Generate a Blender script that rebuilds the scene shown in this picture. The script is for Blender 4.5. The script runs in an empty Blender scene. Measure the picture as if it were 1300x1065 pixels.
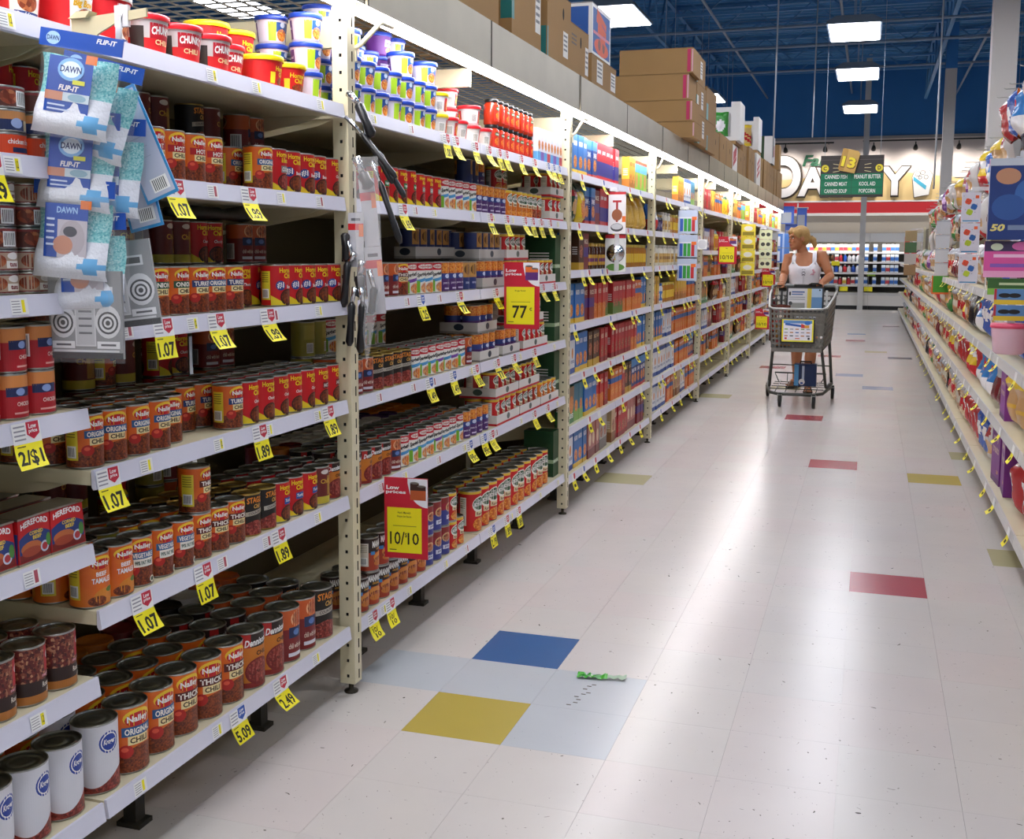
import bpy, math, random
from mathutils import Matrix, Vector
R = random.Random(7)
PI = math.pi
SC = bpy.context.scene
COL = SC.collection

# ---------------------------------------------------------------- camera, world, exposure
cam_data = bpy.data.cameras.new('camera')
cam = bpy.data.objects.new('camera', cam_data)
COL.objects.link(cam)
cr, cu, cf = Vector((0.9525, 0.3044, 0.0047)), Vector((-0.0400, 0.1098, 0.9931)), Vector((-0.3018, 0.9462, -0.1168))
cm = Matrix((cr, cu, -cf)).transposed().to_4x4()
cm.translation = Vector((1.2496, -2.8667, 1.3838))
cam.matrix_world = cm
cam_data.sensor_width = 36
cam_data.sensor_fit = 'HORIZONTAL'
cam_data.lens = 1416.1 / 1300 * 36
cam_data.shift_y = -45 / 1300
cam_data.clip_start = 0.05
cam_data.clip_end = 200
SC.camera = cam
SC.view_settings.view_transform = 'Standard'
SC.view_settings.look = 'None'
SC.view_settings.gamma = 1
SC.view_settings.use_curve_mapping = False
SC.view_settings.exposure = 0.84
SC.cycles.use_denoising = True
SC.cycles.max_bounces = 7
SC.cycles.diffuse_bounces = 4
SC.cycles.glossy_bounces = 3
SC.cycles.transparent_max_bounces = 8
SC.cycles.sample_clamp_indirect = 6
world = bpy.data.worlds.new('store_light')
SC.world = world
world.use_nodes = True
world.node_tree.nodes['Background'].inputs[0].default_value = (0.95, 0.97, 1.0, 1)
world.node_tree.nodes['Background'].inputs[1].default_value = 0.20
LAMP_POWER = 10.0       # ceiling lamp diffusers
TUBE_POWER = 17.0        # canopy tubes

# ---------------------------------------------------------------- materials
MATS = {}
def lin(h):
    h = h.lstrip('#')
    return tuple(((c / 12.92) if c <= 0.04045 else ((c + 0.055) / 1.055) ** 2.4) for c in (int(h[i:i + 2], 16) / 255 for i in (0, 2, 4)))
def mat(h, rough=0.45, metal=0.0, noise=0.0, scale=30.0, bump=0.0, name=None, spec=0.5, coat=0.0):
    key = name or ('print_%s_%d_%d_%d' % (h.lstrip('#'), rough * 100, metal * 100, noise * 100))
    if key in MATS: return MATS[key]
    m = bpy.data.materials.new(key)
    m.use_nodes = True
    nt = m.node_tree
    b = nt.nodes['Principled BSDF']
    c = lin(h)
    b.inputs['Base Color'].default_value = (*c, 1)
    b.inputs['Roughness'].default_value = rough
    b.inputs['Metallic'].default_value = metal
    b.inputs['Specular IOR Level'].default_value = spec
    if coat: b.inputs['Coat Weight'].default_value = coat
    if noise or bump:
        tc = nt.nodes.new('ShaderNodeTexCoord')
        n = nt.nodes.new('ShaderNodeTexNoise')
        n.inputs['Scale'].default_value = scale
        n.inputs['Detail'].default_value = 4
        nt.links.new(tc.outputs['Object'], n.inputs['Vector'])
        if noise:
            mx = nt.nodes.new('ShaderNodeMix'); mx.data_type = 'RGBA'
            mx.inputs[6].default_value = (*[x * (1 - noise) for x in c], 1)
            mx.inputs[7].default_value = (*[min(1, x * (1 + noise)) for x in c], 1)
            nt.links.new(n.outputs['Fac'], mx.inputs[0])
            nt.links.new(mx.outputs[2], b.inputs['Base Color'])
        if bump:
            bp = nt.nodes.new('ShaderNodeBump')
            bp.inputs['Strength'].default_value = bump
            bp.inputs['Distance'].default_value = 0.01
            nt.links.new(n.outputs['Fac'], bp.inputs['Height'])
            nt.links.new(bp.outputs['Normal'], b.inputs['Normal'])
    MATS[key] = m
    return m
def mottle(name, stops, scale=60.0, rough=0.4, kind='VORONOI'):
    """printed food: blotches of several colours"""
    if name in MATS: return MATS[name]
    m = bpy.data.materials.new(name); m.use_nodes = True
    nt = m.node_tree; b = nt.nodes['Principled BSDF']
    b.inputs['Roughness'].default_value = rough
    tc = nt.nodes.new('ShaderNodeTexCoord')
    if kind == 'VORONOI':
        n = nt.nodes.new('ShaderNodeTexVoronoi'); out = 'Color'
        n.inputs['Scale'].default_value = scale
        sep = nt.nodes.new('ShaderNodeSeparateColor')
        nt.links.new(n.outputs['Color'], sep.inputs[0]); fac = sep.outputs[0]
    else:
        n = nt.nodes.new('ShaderNodeTexNoise'); n.inputs['Scale'].default_value = scale
        n.inputs['Detail'].default_value = 3
        fac = n.outputs['Fac']
    nt.links.new(tc.outputs['Object'], n.inputs['Vector'])
    r = nt.nodes.new('ShaderNodeValToRGB')
    el = r.color_ramp.elements
    while len(el) < len(stops): el.new(0.5)
    for i, (p, h) in enumerate(stops):
        el[i].position = p; el[i].color = (*lin(h), 1)
    nt.links.new(fac, r.inputs[0]); nt.links.new(r.outputs[0], b.inputs['Base Color'])
    MATS[name] = m
    return m
def glow(name, h, strength):
    if name in MATS: return MATS[name]
    m = bpy.data.materials.new(name); m.use_nodes = True
    b = m.node_tree.nodes['Principled BSDF']
    b.inputs['Base Color'].default_value = (*lin(h), 1)
    b.inputs['Emission Color'].default_value = (*lin(h), 1)
    b.inputs['Emission Strength'].default_value = strength
    MATS[name] = m
    return m
def clear(name, h='#ffffff', alpha=0.25, rough=0.12):
    if name in MATS: return MATS[name]
    m = bpy.data.materials.new(name); m.use_nodes = True
    b = m.node_tree.nodes['Principled BSDF']
    b.inputs['Base Color'].default_value = (*lin(h), 1)
    b.inputs['Roughness'].default_value = rough
    b.inputs['Alpha'].default_value = alpha
    MATS[name] = m
    return m

# ---------------------------------------------------------------- mesh helpers
class G:
    def __init__(s): s.v = []; s.f = []; s.mi = []; s.sm = []; s.mats = []
    def m(s, mt):
        if mt not in s.mats: s.mats.append(mt)
        return s.mats.index(mt)
    def add(s, vs, fs, mt, smooth=False):
        o = len(s.v); i = s.m(mt)
        s.v.extend(tuple(p) for p in vs)
        for f in fs: s.f.append(tuple(o + k for k in f)); s.mi.append(i); s.sm.append(smooth)
    def quad(s, a, b, c, d, mt): s.add([a, b, c, d], [(0, 1, 2, 3)], mt)
    def box(s, x0, x1, y0, y1, z0, z1, mt, rot=None, taper=0.0):
        t = taper
        vs = [(x0 + t, y0 + t, z0), (x1 - t, y0 + t, z0), (x1 - t, y1 - t, z0), (x0 + t, y1 - t, z0), (x0, y0, z1), (x1, y0, z1), (x1, y1, z1), (x0, y1, z1)]
        if rot: vs = [rot @ Vector(p) for p in vs]
        s.add(vs, [(3, 2, 1, 0), (4, 5, 6, 7), (0, 1, 5, 4), (1, 2, 6, 5), (2, 3, 7, 6), (3, 0, 4, 7)], mt)
    def bar(s, p, q, w, h, mt, up=(0, 0, 1)):
        p, q = Vector(p), Vector(q); d = (q - p).normalized(); up = Vector(up)
        if abs(d.dot(up)) > 0.98: up = Vector((0, 1, 0))
        a = d.cross(up).normalized(); b = a.cross(d)
        a *= w / 2; b *= h / 2
        vs = [p - a - b, p + a - b, p + a + b, p - a + b, q - a - b, q + a - b, q + a + b, q - a + b]
        s.add(vs, [(0, 1, 2, 3), (7, 6, 5, 4), (0, 4, 5, 1), (1, 5, 6, 2), (2, 6, 7, 3), (3, 7, 4, 0)], mt)
    def tube(s, pts, r, mt, n=8, caps=True, radii=None):
        pts = [Vector(p) for p in pts]; rings = []
        up = Vector((0, 0, 1))
        for i, p in enumerate(pts):
            d = (pts[min(i + 1, len(pts) - 1)] - pts[max(i - 1, 0)]).normalized()
            u = up if abs(d.dot(up)) < 0.97 else Vector((0, 1, 0))
            a = d.cross(u).normalized(); b = a.cross(d).normalized()
            rr = radii[i] if radii else r
            rings.append([p + (a * math.cos(2 * PI * k / n) + b * math.sin(2 * PI * k / n)) * rr for k in range(n)])
        vs = [p for g in rings for p in g]
        fs = [(i * n + k, i * n + (k + 1) % n, (i + 1) * n + (k + 1) % n, (i + 1) * n + k) for i in range(len(pts) - 1) for k in range(n)]
        if caps: fs += [tuple(range(n - 1, -1, -1)), tuple(range(len(vs) - n, len(vs)))]
        s.add(vs, fs, mt, True)
    def lathe(s, prof, mt, n=24, cx=0, cy=0, top=True, bottom=True, smooth=True):
        vs = [(cx + r * math.cos(2 * PI * k / n), cy + r * math.sin(2 * PI * k / n), z) for r, z in prof for k in range(n)]
        fs = [(i * n + k, i * n + (k + 1) % n, (i + 1) * n + (k + 1) % n, (i + 1) * n + k) for i in range(len(prof) - 1) for k in range(n)]
        s.add(vs, fs, mt, smooth)
        if bottom: s.add(vs[:n], [tuple(range(n - 1, -1, -1))], mt)
        if top: s.add(vs[-n:], [tuple(range(n))], mt)
    def prism(s, poly, y0, y1, mt, axis='y'):
        """poly is a list of (a, b) ; extruded along axis"""
        n = len(poly)
        def P(a, b, t): return {'y': (a, t, b), 'x': (t, a, b), 'z': (a, b, t)}[axis]
        vs = [P(a, b, y0) for a, b in poly] + [P(a, b, y1) for a, b in poly]
        fs = [tuple(range(n - 1, -1, -1)), tuple(range(n, 2 * n))] + [(k, (k + 1) % n, n + (k + 1) % n, n + k) for k in range(n)]
        s.add(vs, fs, mt)
    def mesh(s, name):
        me = bpy.data.meshes.new(name)
        me.from_pydata(s.v, [], s.f)
        for mt in s.mats: me.materials.append(mt)
        me.polygons.foreach_set('material_index', s.mi)
        me.polygons.foreach_set('use_smooth', s.sm)
        me.update()
        return me
def tag(o, label=None, cat=None, group=None, kind=None):
    if label: o['label'] = label
    if cat: o['category'] = cat
    if group: o['group'] = group
    if kind: o['kind'] = kind
    return o
def ob(name, data, parent=None, loc=(0, 0, 0), rz=0.0):
    if isinstance(data, G): data = data.mesh(name)
    o = bpy.data.objects.new(name, data)
    COL.objects.link(o)
    o.parent = parent
    o.location = loc
    if rz: o.rotation_euler = (0, 0, rz)
    return o
def thing(name, label, cat, loc=(0, 0, 0), rz=0.0, group=None):
    return tag(ob(name, None, None, loc, rz), label, cat, group)
def nth(i): return ('first second third fourth fifth sixth seventh eighth ninth tenth eleventh twelfth thirteenth fourteenth fifteenth sixteenth seventeenth eighteenth nineteenth twentieth'.split() + ['%dst' % k if k % 10 == 1 else '%dnd' % k if k % 10 == 2 else '%drd' % k if k % 10 == 3 else '%dth' % k for k in range(21, 90)])[i]

# flat printed artwork: every shape is a thin layer of geometry on the surface given by map(u, v, d)
TXT = {}
def text2d(s, bold, shear, res=2):
    k = (s, bold, shear, res)
    if k in TXT: return TXT[k]
    c = bpy.data.curves.new('t', 'FONT'); c.body = s; c.resolution_u = res; c.offset = bold; c.shear = shear; c.size = 1.0
    o = bpy.data.objects.new('t', c); COL.objects.link(o)
    me = o.to_mesh()
    vs = [(v.co.x, v.co.y) for v in me.vertices]; fs = [tuple(p.vertices) for p in me.polygons]
    o.to_mesh_clear(); bpy.data.objects.remove(o); bpy.data.curves.remove(c)
    xs = [v[0] for v in vs] or [0, 1]; ys = [v[1] for v in vs] or [0, 1]
    x0, x1, y0, y1 = min(xs), max(xs), min(ys), max(ys)
    vs = [((x - (x0 + x1) / 2) / max(1e-6, x1 - x0), (y - (y0 + y1) / 2) / max(1e-6, y1 - y0)) for x, y in vs]
    TXT[k] = (vs, fs)
    return TXT[k]
class Art:
    def __init__(s, g, fn, step=0.0045, d0=0.0002, dd=0.00004): s.g = g; s.fn = fn; s.lift = .0003 if step < .01 else 0; s.step = step; s.d = d0; s.dd = dd
    def prof(s, u0, u1, lo, hi, mt, n=None):
        if isinstance(mt, str): mt = mat(mt)
        n = n or max(1, int(math.ceil((u1 - u0) / s.step)))
        us = [u0 + (u1 - u0) * i / n for i in range(n + 1)]
        vs = [s.fn(u, lo(u), s.d) for u in us] + [s.fn(u, hi(u), s.d) for u in us]
        s.g.add(vs, [(i, i + 1, n + 2 + i, n + 1 + i) for i in range(n)], mt)
        s.d += s.dd
    def rect(s, u0, u1, v0, v1, mt): s.prof(u0, u1, lambda u: v0, lambda u: v1, mt)
    def ell(s, cu, cv, ru, rv, mt, n=10):
        q = lambda u: rv * math.sqrt(max(0, 1 - ((u - cu) / ru) ** 2))
        if isinstance(mt, str): mt = mat(mt)
        us = [cu - ru * math.cos(PI * i / n) for i in range(n + 1)]
        vs = [s.fn(u, cv - q(u), s.d) for u in us] + [s.fn(u, cv + q(u), s.d) for u in us]
        s.g.add(vs, [(i, i + 1, n + 2 + i, n + 1 + i) for i in range(n)], mt)
        s.d += s.dd
    def text(s, t, cu, cv, w, h, mt, bold=0.02, shear=0.0, arc=0.0, slope=0.0):
        if isinstance(mt, str): mt = mat(mt)
        vs, fs = text2d(t, bold, shear)
        s.g.add([s.fn(cu + x * w, cv + y * h + arc * (0.25 - x * x) * 4 + slope * x * w, s.d + s.lift) for x, y in vs], fs, mt)
        s.d += s.dd
def cyl(r, r2=None, h=1.0):
    if r2 is None: return lambda u, v, d: ((r + d) * math.cos(u / r), (r + d) * math.sin(u / r), v)
    def f(u, v, d):
        q = r + (r2 - r) * v / h + d
        return (q * math.cos(u / r2), q * math.sin(u / r2), v)
    return f
def front(x): return lambda u, v, d: (x + d, u, v)          # facing +x, u along +y
def side(y): return lambda u, v, d: (u, y - d, v)           # facing -y, u along +x
def topside(z): return lambda u, v, d: (u, v, z + d)

# shared colours
CREAM = mat('#d9cfae', 0.42, name='cream_enamel', noise=0.04, scale=8)
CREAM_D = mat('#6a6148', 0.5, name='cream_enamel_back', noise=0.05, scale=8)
CHANNEL = mat('#dcdbe8', 0.35, name='price_channel_plastic')
HOLE = mat('#15130d', 0.8, name='punched_hole')
STEEL = mat('#b9b7b0', 0.38, 0.85, 0.12, 6, name='brushed_steel')
GALV = mat('#c6bdaa', 0.36, 0.7, 0.18, 3.5, name='galvanised_fascia')
LID = mat('#8b8d88', 0.3, 1.0, name='tin_lid')
GOLD = mat('#b59a55', 0.3, 1.0, name='gold_lid')
TIN = mat('#a9a9a4', 0.3, 1.0, name='tin_rim')
BLACK = mat('#141414', 0.4, name='black_plastic')
WHITE = mat('#f1f0ee', 0.45, name='white_paper')
YELLOW = mat('#f3e517', 0.5, name='yellow_card')
CHROME = mat('#d5d7da', 0.15, 1.0, name='chrome')
KRAFT = mat('#a07b4c', 0.75, 0, 0.08, 5, name='kraft_board')
# ================================================================ the room
T = 0.3048
LIPX = -0.256
D_BACK = 27.7
# floor of vinyl tiles
def tile_mat(name, h, speck=0.0):
    m = bpy.data.materials.new(name); m.use_nodes = True
    nt = m.node_tree; b = nt.nodes['Principled BSDF']
    tc = nt.nodes.new('ShaderNodeTexCoord')
    geo = nt.nodes.new('ShaderNodeNewGeometry')
    n1 = nt.nodes.new('ShaderNodeTexNoise'); n1.inputs['Scale'].default_value = 3.0; n1.inputs['Detail'].default_value = 5
    nt.links.new(geo.outputs['Position'], n1.inputs['Vector'])
    c = lin(h)
    mx = nt.nodes.new('ShaderNodeMix'); mx.data_type = 'RGBA'
    mx.inputs[6].default_value = (*[x * 0.93 for x in c], 1); mx.inputs[7].default_value = (*[min(1, x * 1.05) for x in c], 1)
    nt.links.new(n1.outputs['Fac'], mx.inputs[0])
    src = mx.outputs[2]
    if speck:
        v = nt.nodes.new('ShaderNodeTexVoronoi'); v.inputs['Scale'].default_value = 17.0
        wn = nt.nodes.new('ShaderNodeTexNoise'); wn.inputs['Scale'].default_value = 7.0
        nt.links.new(geo.outputs['Position'], wn.inputs['Vector'])
        ad = nt.nodes.new('ShaderNodeVectorMath'); ad.operation = 'MULTIPLY_ADD'; ad.inputs[1].default_value = (.35, .35, .35)
        nt.links.new(wn.outputs['Color'], ad.inputs[0]); nt.links.new(geo.outputs['Position'], ad.inputs[2])
        nt.links.new(ad.outputs[0], v.inputs['Vector'])
        lt = nt.nodes.new('ShaderNodeMath'); lt.operation = 'LESS_THAN'; lt.inputs[1].default_value = speck
        nt.links.new(v.outputs['Distance'], lt.inputs[0])
        sp = nt.nodes.new('ShaderNodeSeparateColor'); nt.links.new(v.outputs['Color'], sp.inputs[0])
        gt = nt.nodes.new('ShaderNodeMath'); gt.operation = 'GREATER_THAN'; gt.inputs[1].default_value = 0.72
        nt.links.new(sp.outputs[0], gt.inputs[0])
        mu = nt.nodes.new('ShaderNodeMath'); mu.operation = 'MULTIPLY'
        nt.links.new(lt.outputs[0], mu.inputs[0]); nt.links.new(gt.outputs[0], mu.inputs[1])
        m2 = nt.nodes.new('ShaderNodeMix'); m2.data_type = 'RGBA'
        m2.inputs[7].default_value = (0.10, 0.085, 0.07, 1)
        v2 = nt.nodes.new('ShaderNodeTexVoronoi'); v2.inputs['Scale'].default_value = 41.0
        nt.links.new(ad.outputs[0], v2.inputs['Vector'])
        l2 = nt.nodes.new('ShaderNodeMath'); l2.operation = 'LESS_THAN'; l2.inputs[1].default_value = speck * 1.25
        nt.links.new(v2.outputs['Distance'], l2.inputs[0])
        s2 = nt.nodes.new('ShaderNodeSeparateColor'); nt.links.new(v2.outputs['Color'], s2.inputs[0])
        g2_ = nt.nodes.new('ShaderNodeMath'); g2_.operation = 'GREATER_THAN'; g2_.inputs[1].default_value = 0.55
        nt.links.new(s2.outputs[1], g2_.inputs[0])
        u2 = nt.nodes.new('ShaderNodeMath'); u2.operation = 'MULTIPLY'; nt.links.new(l2.outputs[0], u2.inputs[0]); nt.links.new(g2_.outputs[0], u2.inputs[1])
        u3 = nt.nodes.new('ShaderNodeMath'); u3.operation = 'MULTIPLY'; u3.inputs[1].default_value = .55; nt.links.new(u2.outputs[0], u3.inputs[0])
        mxx = nt.nodes.new('ShaderNodeMath'); mxx.operation = 'MAXIMUM'; nt.links.new(mu.outputs[0], mxx.inputs[0]); nt.links.new(u3.outputs[0], mxx.inputs[1])
        nt.links.new(mxx.outputs[0], m2.inputs[0]); nt.links.new(src, m2.inputs[6])
        src = m2.outputs[2]
    nt.links.new(src, b.inputs['Base Color'])
    n2 = nt.nodes.new('ShaderNodeTexNoise'); n2.inputs['Scale'].default_value = 1.3
    nt.links.new(geo.outputs['Position'], n2.inputs['Vector'])
    mr = nt.nodes.new('ShaderNodeMapRange'); mr.inputs[3].default_value = 0.20; mr.inputs[4].default_value = 0.258
    nt.links.new(n2.outputs['Fac'], mr.inputs[0]); nt.links.new(mr.outputs[0], b.inputs['Roughness'])
    b.inputs['Specular IOR Level'].default_value = 0.42
    n3 = nt.nodes.new('ShaderNodeTexNoise'); n3.inputs['Scale'].default_value = 9.0
    nt.links.new(geo.outputs['Position'], n3.inputs['Vector'])
    bp = nt.nodes.new('ShaderNodeBump'); bp.inputs['Strength'].default_value = 0.05; bp.inputs['Distance'].default_value = 0.01
    nt.links.new(n3.outputs['Fac'], bp.inputs['Height']); nt.links.new(bp.outputs['Normal'], b.inputs['Normal'])
    return m
TM = {k: tile_mat('vinyl_tile_' + k, h, s) for k, (h, s) in dict(
    cream=('#cdc6c0', 0.085), pinkish=('#cec4bf', 0.085), pale=('#ccc5c0', 0.08), bluegrey=('#bbbec2', 0.05), blue=('#2d5c94', 0.0),
    yellow=('#b5a049', 0.0), red=('#a8404a', 0.0), beige=('#b3ab85', 0.0), dark=('#4a5166', 0.0), slate=('#8390ab', 0.0)).items()}
SPECIAL = {(0, 0): 'yellow', (0, 2): 'blue', (-1, 1): 'bluegrey', (0, 1): 'bluegrey', (1, 1): 'bluegrey', (1, 0): 'bluegrey',
           (4, 6): 'red', (3, 15): 'red', (5, 14): 'yellow', (2, 22): 'red', (-1, 12): 'beige', (-1, 26): 'beige', (6, 17): 'beige', (6, 8): 'beige',
           (3, 34): 'slate', (4, 30): 'slate', (5, 42): 'dark', (3, 52): 'red', (5, 65): 'red', (2, 42): 'red', (0, 36): 'red', (3, 57): 'slate', (4, 45): 'beige', (1, 29): 'beige'}
fl = G()
fl.box(-16, 20, -8, 30, -0.10, -0.004, mat('#bdb6af', 0.7, name='floor_slab'))
floor = tag(ob('floor', fl), kind='structure')
TILE_MESH = {}
def tile_mesh(k):
    if k not in TILE_MESH:
        g = G(); e = 0.0003; a = T / 2 - e
        g.box(-a, a, -a, a, -0.004, 0, TM[k], taper=-0.0)
        TILE_MESH[k] = g.mesh('tile')
    return TILE_MESH[k]
rest = G()
for i in range(-50, 65):
    for j in range(-26, 98):
        k = SPECIAL.get((i, j))
        single = (-2 <= i <= 6 and -4 <= j <= 27) or k
        if single:
            k = k or R.choice(['cream', 'cream', 'pinkish', 'pinkish', 'pale'])
            ob('tile', tile_mesh(k), floor, ((i + .5) * T, (j + .5) * T, 0))
        elif -8 <= i <= 10 and -14 <= j <= 92:
            rest.quad((i * T, j * T, 0), ((i + 1) * T, j * T, 0), ((i + 1) * T, (j + 1) * T, 0), (i * T, (j + 1) * T, 0), TM[R.choice(['cream', 'pinkish', 'pale'])])
for q in ((-16, -8, -8 * T, 30), (11 * T, -8, 20, 30), (-8 * T, -8, 11 * T, -14 * T), (-8 * T, 93 * T, 11 * T, 30)):
    rest.quad((q[0], q[1], 0), (q[2], q[1], 0), (q[2], q[3], 0), (q[0], q[3], 0), TM['cream'])
tag(ob('tile_field', rest, floor), kind='stuff')

# ---- back wall: blue paint above, pale sign band, red stripe, bulkhead
BLUE = mat('#2f78bd', 0.6, 0, 0.06, 2, name='blue_paint')
BLUE_D = mat('#3f7fb8', 0.7, 0, 0.08, 2, name='blue_deck_paint')
bw = G()
bw.box(-16, 20, D_BACK + .9, D_BACK + 1.1, 0, 6.4, mat('#8b8783', 0.7, name='grey_wall'))
bw.box(-16, 20, D_BACK, D_BACK + .9, 4.35, 6.4, BLUE)
wall_back = tag(ob('wall_back', bw), kind='structure')
sb = G()
sb.box(-16, 20, D_BACK - .02, D_BACK + .9, 2.74, 4.33, mat('#d8ccc8', 0.6, name='pale_pink_paint'))
ob('sign_band', sb, wall_back)
sb = G()
def hill(x): return 3.42 + 0.10 * math.sin(x * 1.3)
n = 40
xs = [-3 + 9 * i / n for i in range(n + 1)]
sb.add([(x, D_BACK - .035, 2.76) for x in xs] + [(x, D_BACK - .035, hill(x)) for x in xs], [(i, i + 1, n + 2 + i, n + 1 + i) for i in range(n)], mat('#e6c98f', 0.6, name='straw_paint'))
ob('straw_field', sb, wall_back)
st = G(); st.box(-16, 20, D_BACK - .06, D_BACK - .021, 2.45, 2.73, mat('#c5262f', 0.5, name='red_stripe'))
ob('red_stripe', st, wall_back)
st = G(); st.box(-16, 20, D_BACK - .09, D_BACK - .021, 2.38, 2.45, WHITE); st.box(-16, 20, D_BACK - .07, D_BACK - .021, 2.73, 2.77, WHITE)
ob('white_moulding', st, wall_back)
st = G(); st.box(-16, 20, D_BACK - .03, D_BACK + .9, 1.92, 2.38, mat('#b9b1a6', 0.6, name='bulkhead_grey'))
ob('bulkhead', st, wall_back)
st = G(); st.box(-16, 20, D_BACK - .04, D_BACK + .02, 4.33, 4.40, mat('#9a9a9c', 0.5, name='grey_rail'))
ob('top_rail', st, wall_back)
# side walls far off, closing the store
g = G(); g.box(-16.2, -16, -8, 30, 0, 6.4, BLUE); tag(ob('wall_left', g), kind='structure')
g = G(); g.box(20, 20.2, -8, 30, 0, 6.4, BLUE); tag(ob('wall_right', g), kind='structure')

# ---- ceiling: corrugated deck with joists
CZ = 6.25
cg = G()
yy = -8.0; k = 0
vs = []; fs = []
while yy < 30:
    for dy, dz in ((0, 0), (.10, 0), (.14, .05), (.24, .05), (.28, 0)):
        vs += [(-16, yy + dy, CZ + dz), (20, yy + dy, CZ + dz)]
    yy += .28
for i in range(len(vs) // 2 - 1): fs.append((2 * i, 2 * i + 1, 2 * i + 3, 2 * i + 2))
cg.add(vs, fs, BLUE_D)
cg.box(-16, 20, -8, 30, CZ + .1, CZ + .2, BLUE_D)
ceiling = tag(ob('ceiling', cg), kind='structure')
JO = mat('#4a86bd', 0.55, name='joist_paint')
def joist(y, x0, x1, z0, z1, along='x'):
    g = G()
    P = (lambda t, z: (t, y, z)) if along == 'x' else (lambda t, z: (y, t, z))
    for z in (z0, z1):
        g.bar(P(x0, z), P(x1, z), .07, .05, JO)
    n = int((x1 - x0) / .6)
    for i in range(n):
        a = x0 + (x1 - x0) * i / n; b = x0 + (x1 - x0) * (i + 1) / n
        g.bar(P(a, z0 if i % 2 else z1), P(b, z1 if i % 2 else z0), .03, .03, JO)
    return g
for i, y in enumerate([5.5, 7.3, 9.1, 10.9, 12.7, 14.5, 16.3, 18.1, 19.9, 21.7, 23.5, 25.3]):
    ob('roof_joist', joist(y, -12, 12, CZ - .55, CZ - .05), ceiling)
for x in (-6.5, -2.6, 2.4, 6.3):
    ob('roof_girder', joist(x, -2, 27.6, CZ - .95, CZ - .12, 'y'), ceiling)
PIPE = mat('#7f93ab', 0.4, name='pipe_paint')
for (y, z, r) in ((12.4, 4.95, .03), (16.6, 5.15, .025), (19.0, 5.25, .03), (22.2, 5.3, .025), (8.6, 5.05, .02)):
    g = G(); g.tube([(-12, y, z - .10), (12, y + .25, z + .08)], r, PIPE, 8); ob('ceiling_pipe', g, ceiling)
for (x, z) in ((-1.5, 5.45), (.62, 5.5), (3.1, 5.35)):
    g = G(); g.tube([(x, -2, z), (x, 27.72, z)], .025, PIPE, 8); ob('ceiling_conduit', g, ceiling)

# ---- ceiling lamps
DIFF = glow('lamp_diffuser', '#f4f7ff', LAMP_POWER)
LAMPHOUSE = mat('#5f7186', 0.45, name='lamp_housing')
def lamp_parts():
    g = G()
    g.prism([(-.34, 0), (.34, 0), (.34, .035), (.22, .10), (-.22, .10), (-.34, .035)], -.62, .62, LAMPHOUSE)
    g2 = G(); g2.box(-.315, .315, -.595, .595, -.012, -.001, DIFF)
    g3 = G()
    for s in (-.45, .45):
        g3.tube([(0, s, .10), (0, s * .85, 1.75)], .006, mat('#9db0c6', 0.4, name='hanging_wire'), 5)
    g3.box(-.05, .05, -.08, .08, .10, .16, LAMPHOUSE)
    return g.mesh('housing'), g2.mesh('diffuser'), g3.mesh('hanger')
LP = lamp_parts()
ROWS = [(0.93, 'over the aisle'), (-1.87, 'beyond the canned shelving'), (-6.1, 'two aisles beyond the canned shelving'), (3.95, 'beyond the bag shelving')]
for x, where in ROWS:
    ys = [-5.6, -1.9, 1.8, 5.5, 9.2, 12.95, 16.6, 21.2] if x == .93 else [-4.3, -0.4, 3.4, 7.3, 11.1, 15.0, 18.8, 22.7] if x == -1.87 else [1.5, 5.4, 9.25, 13.1] if x < 0 else [-4.5, 0, 4.5, 9, 13.5, 18, 22.5]
    for i, y in enumerate(ys):
        t = thing('ceiling_lamp', 'flat white hanging fluorescent lamp, %s along its row %s' % (nth(i), where), 'lamp', (x, y, 4.3), 0, 'hanging fluorescent lamps')
        ob('housing', LP[0], t); ob('diffuser', LP[1], t); ob('hanger', LP[2], t)

# ---- columns
g = G(); g.box(2.47, 2.74, 11.2, 11.47, 0, 6.2, mat('#d3ccc6', 0.5, name='column_paint'))
g.box(2.45, 2.76, 11.18, 11.49, 0, .25, mat('#d3ccc6', 0.5, name='column_paint'))
tag(ob('column', g), 'near square warm-white steel column rising behind the bag shelves', 'column', kind='structure')
g = G(); g.box(2.50, 2.71, 21.0, 21.2, 0, 5.0, mat('#d3ccc6', 0.5, name='column_paint'))
g.box(2.50, 2.71, 21.0, 21.2, 5.0, 6.2, BLUE)
g.box(2.48, 2.73, 20.98, 21.22, 0, .25, mat('#d3ccc6', 0.5, name='column_paint'))
tag(ob('column', g), 'far square column, white below and blue above', 'column', kind='structure')
# ================================================================ left shelving run
SHELF_Z6 = [0.223, 0.638, 0.935, 1.235, 1.544, 1.815]
SHELF_Z0 = [0.223, 0.50, 0.784, 1.065, 1.30, 1.558, 1.815]
SHELF_Z7 = [0.19, 0.455, 0.73, 1.005, 1.292, 1.545, 1.806]
SHELF_Z8 = [0.19, 0.40, 0.655, 0.91, 1.165, 1.415, 1.80]
POSTS = [0.22, 2.78, 5.17, 7.58, 9.90, 12.25, 14.6, 16.9]
SEC = [(-2.20, -0.995)] + [(-0.985, POSTS[0] - .035)]
for a, b in zip(POSTS[:-1], POSTS[1:]):
    mid = (a + b) / 2 if a > 1 else 1.40
    SEC += [(a + .035, mid - .004), (mid + .004, b - .035)]
SECZ = [SHELF_Z0, SHELF_Z6, SHELF_Z6, SHELF_Z6, SHELF_Z7, SHELF_Z7, SHELF_Z7, SHELF_Z7] + [SHELF_Z8] * 20
BAYNAME = ['first', 'second', 'third', 'fourth', 'fifth', 'sixth', 'seventh', 'eighth', 'ninth', 'tenth', 'eleventh', 'twelfth', 'thirteenth', 'fourteenth', 'fifteenth', 'sixteenth']
BACKX = -0.80

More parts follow.
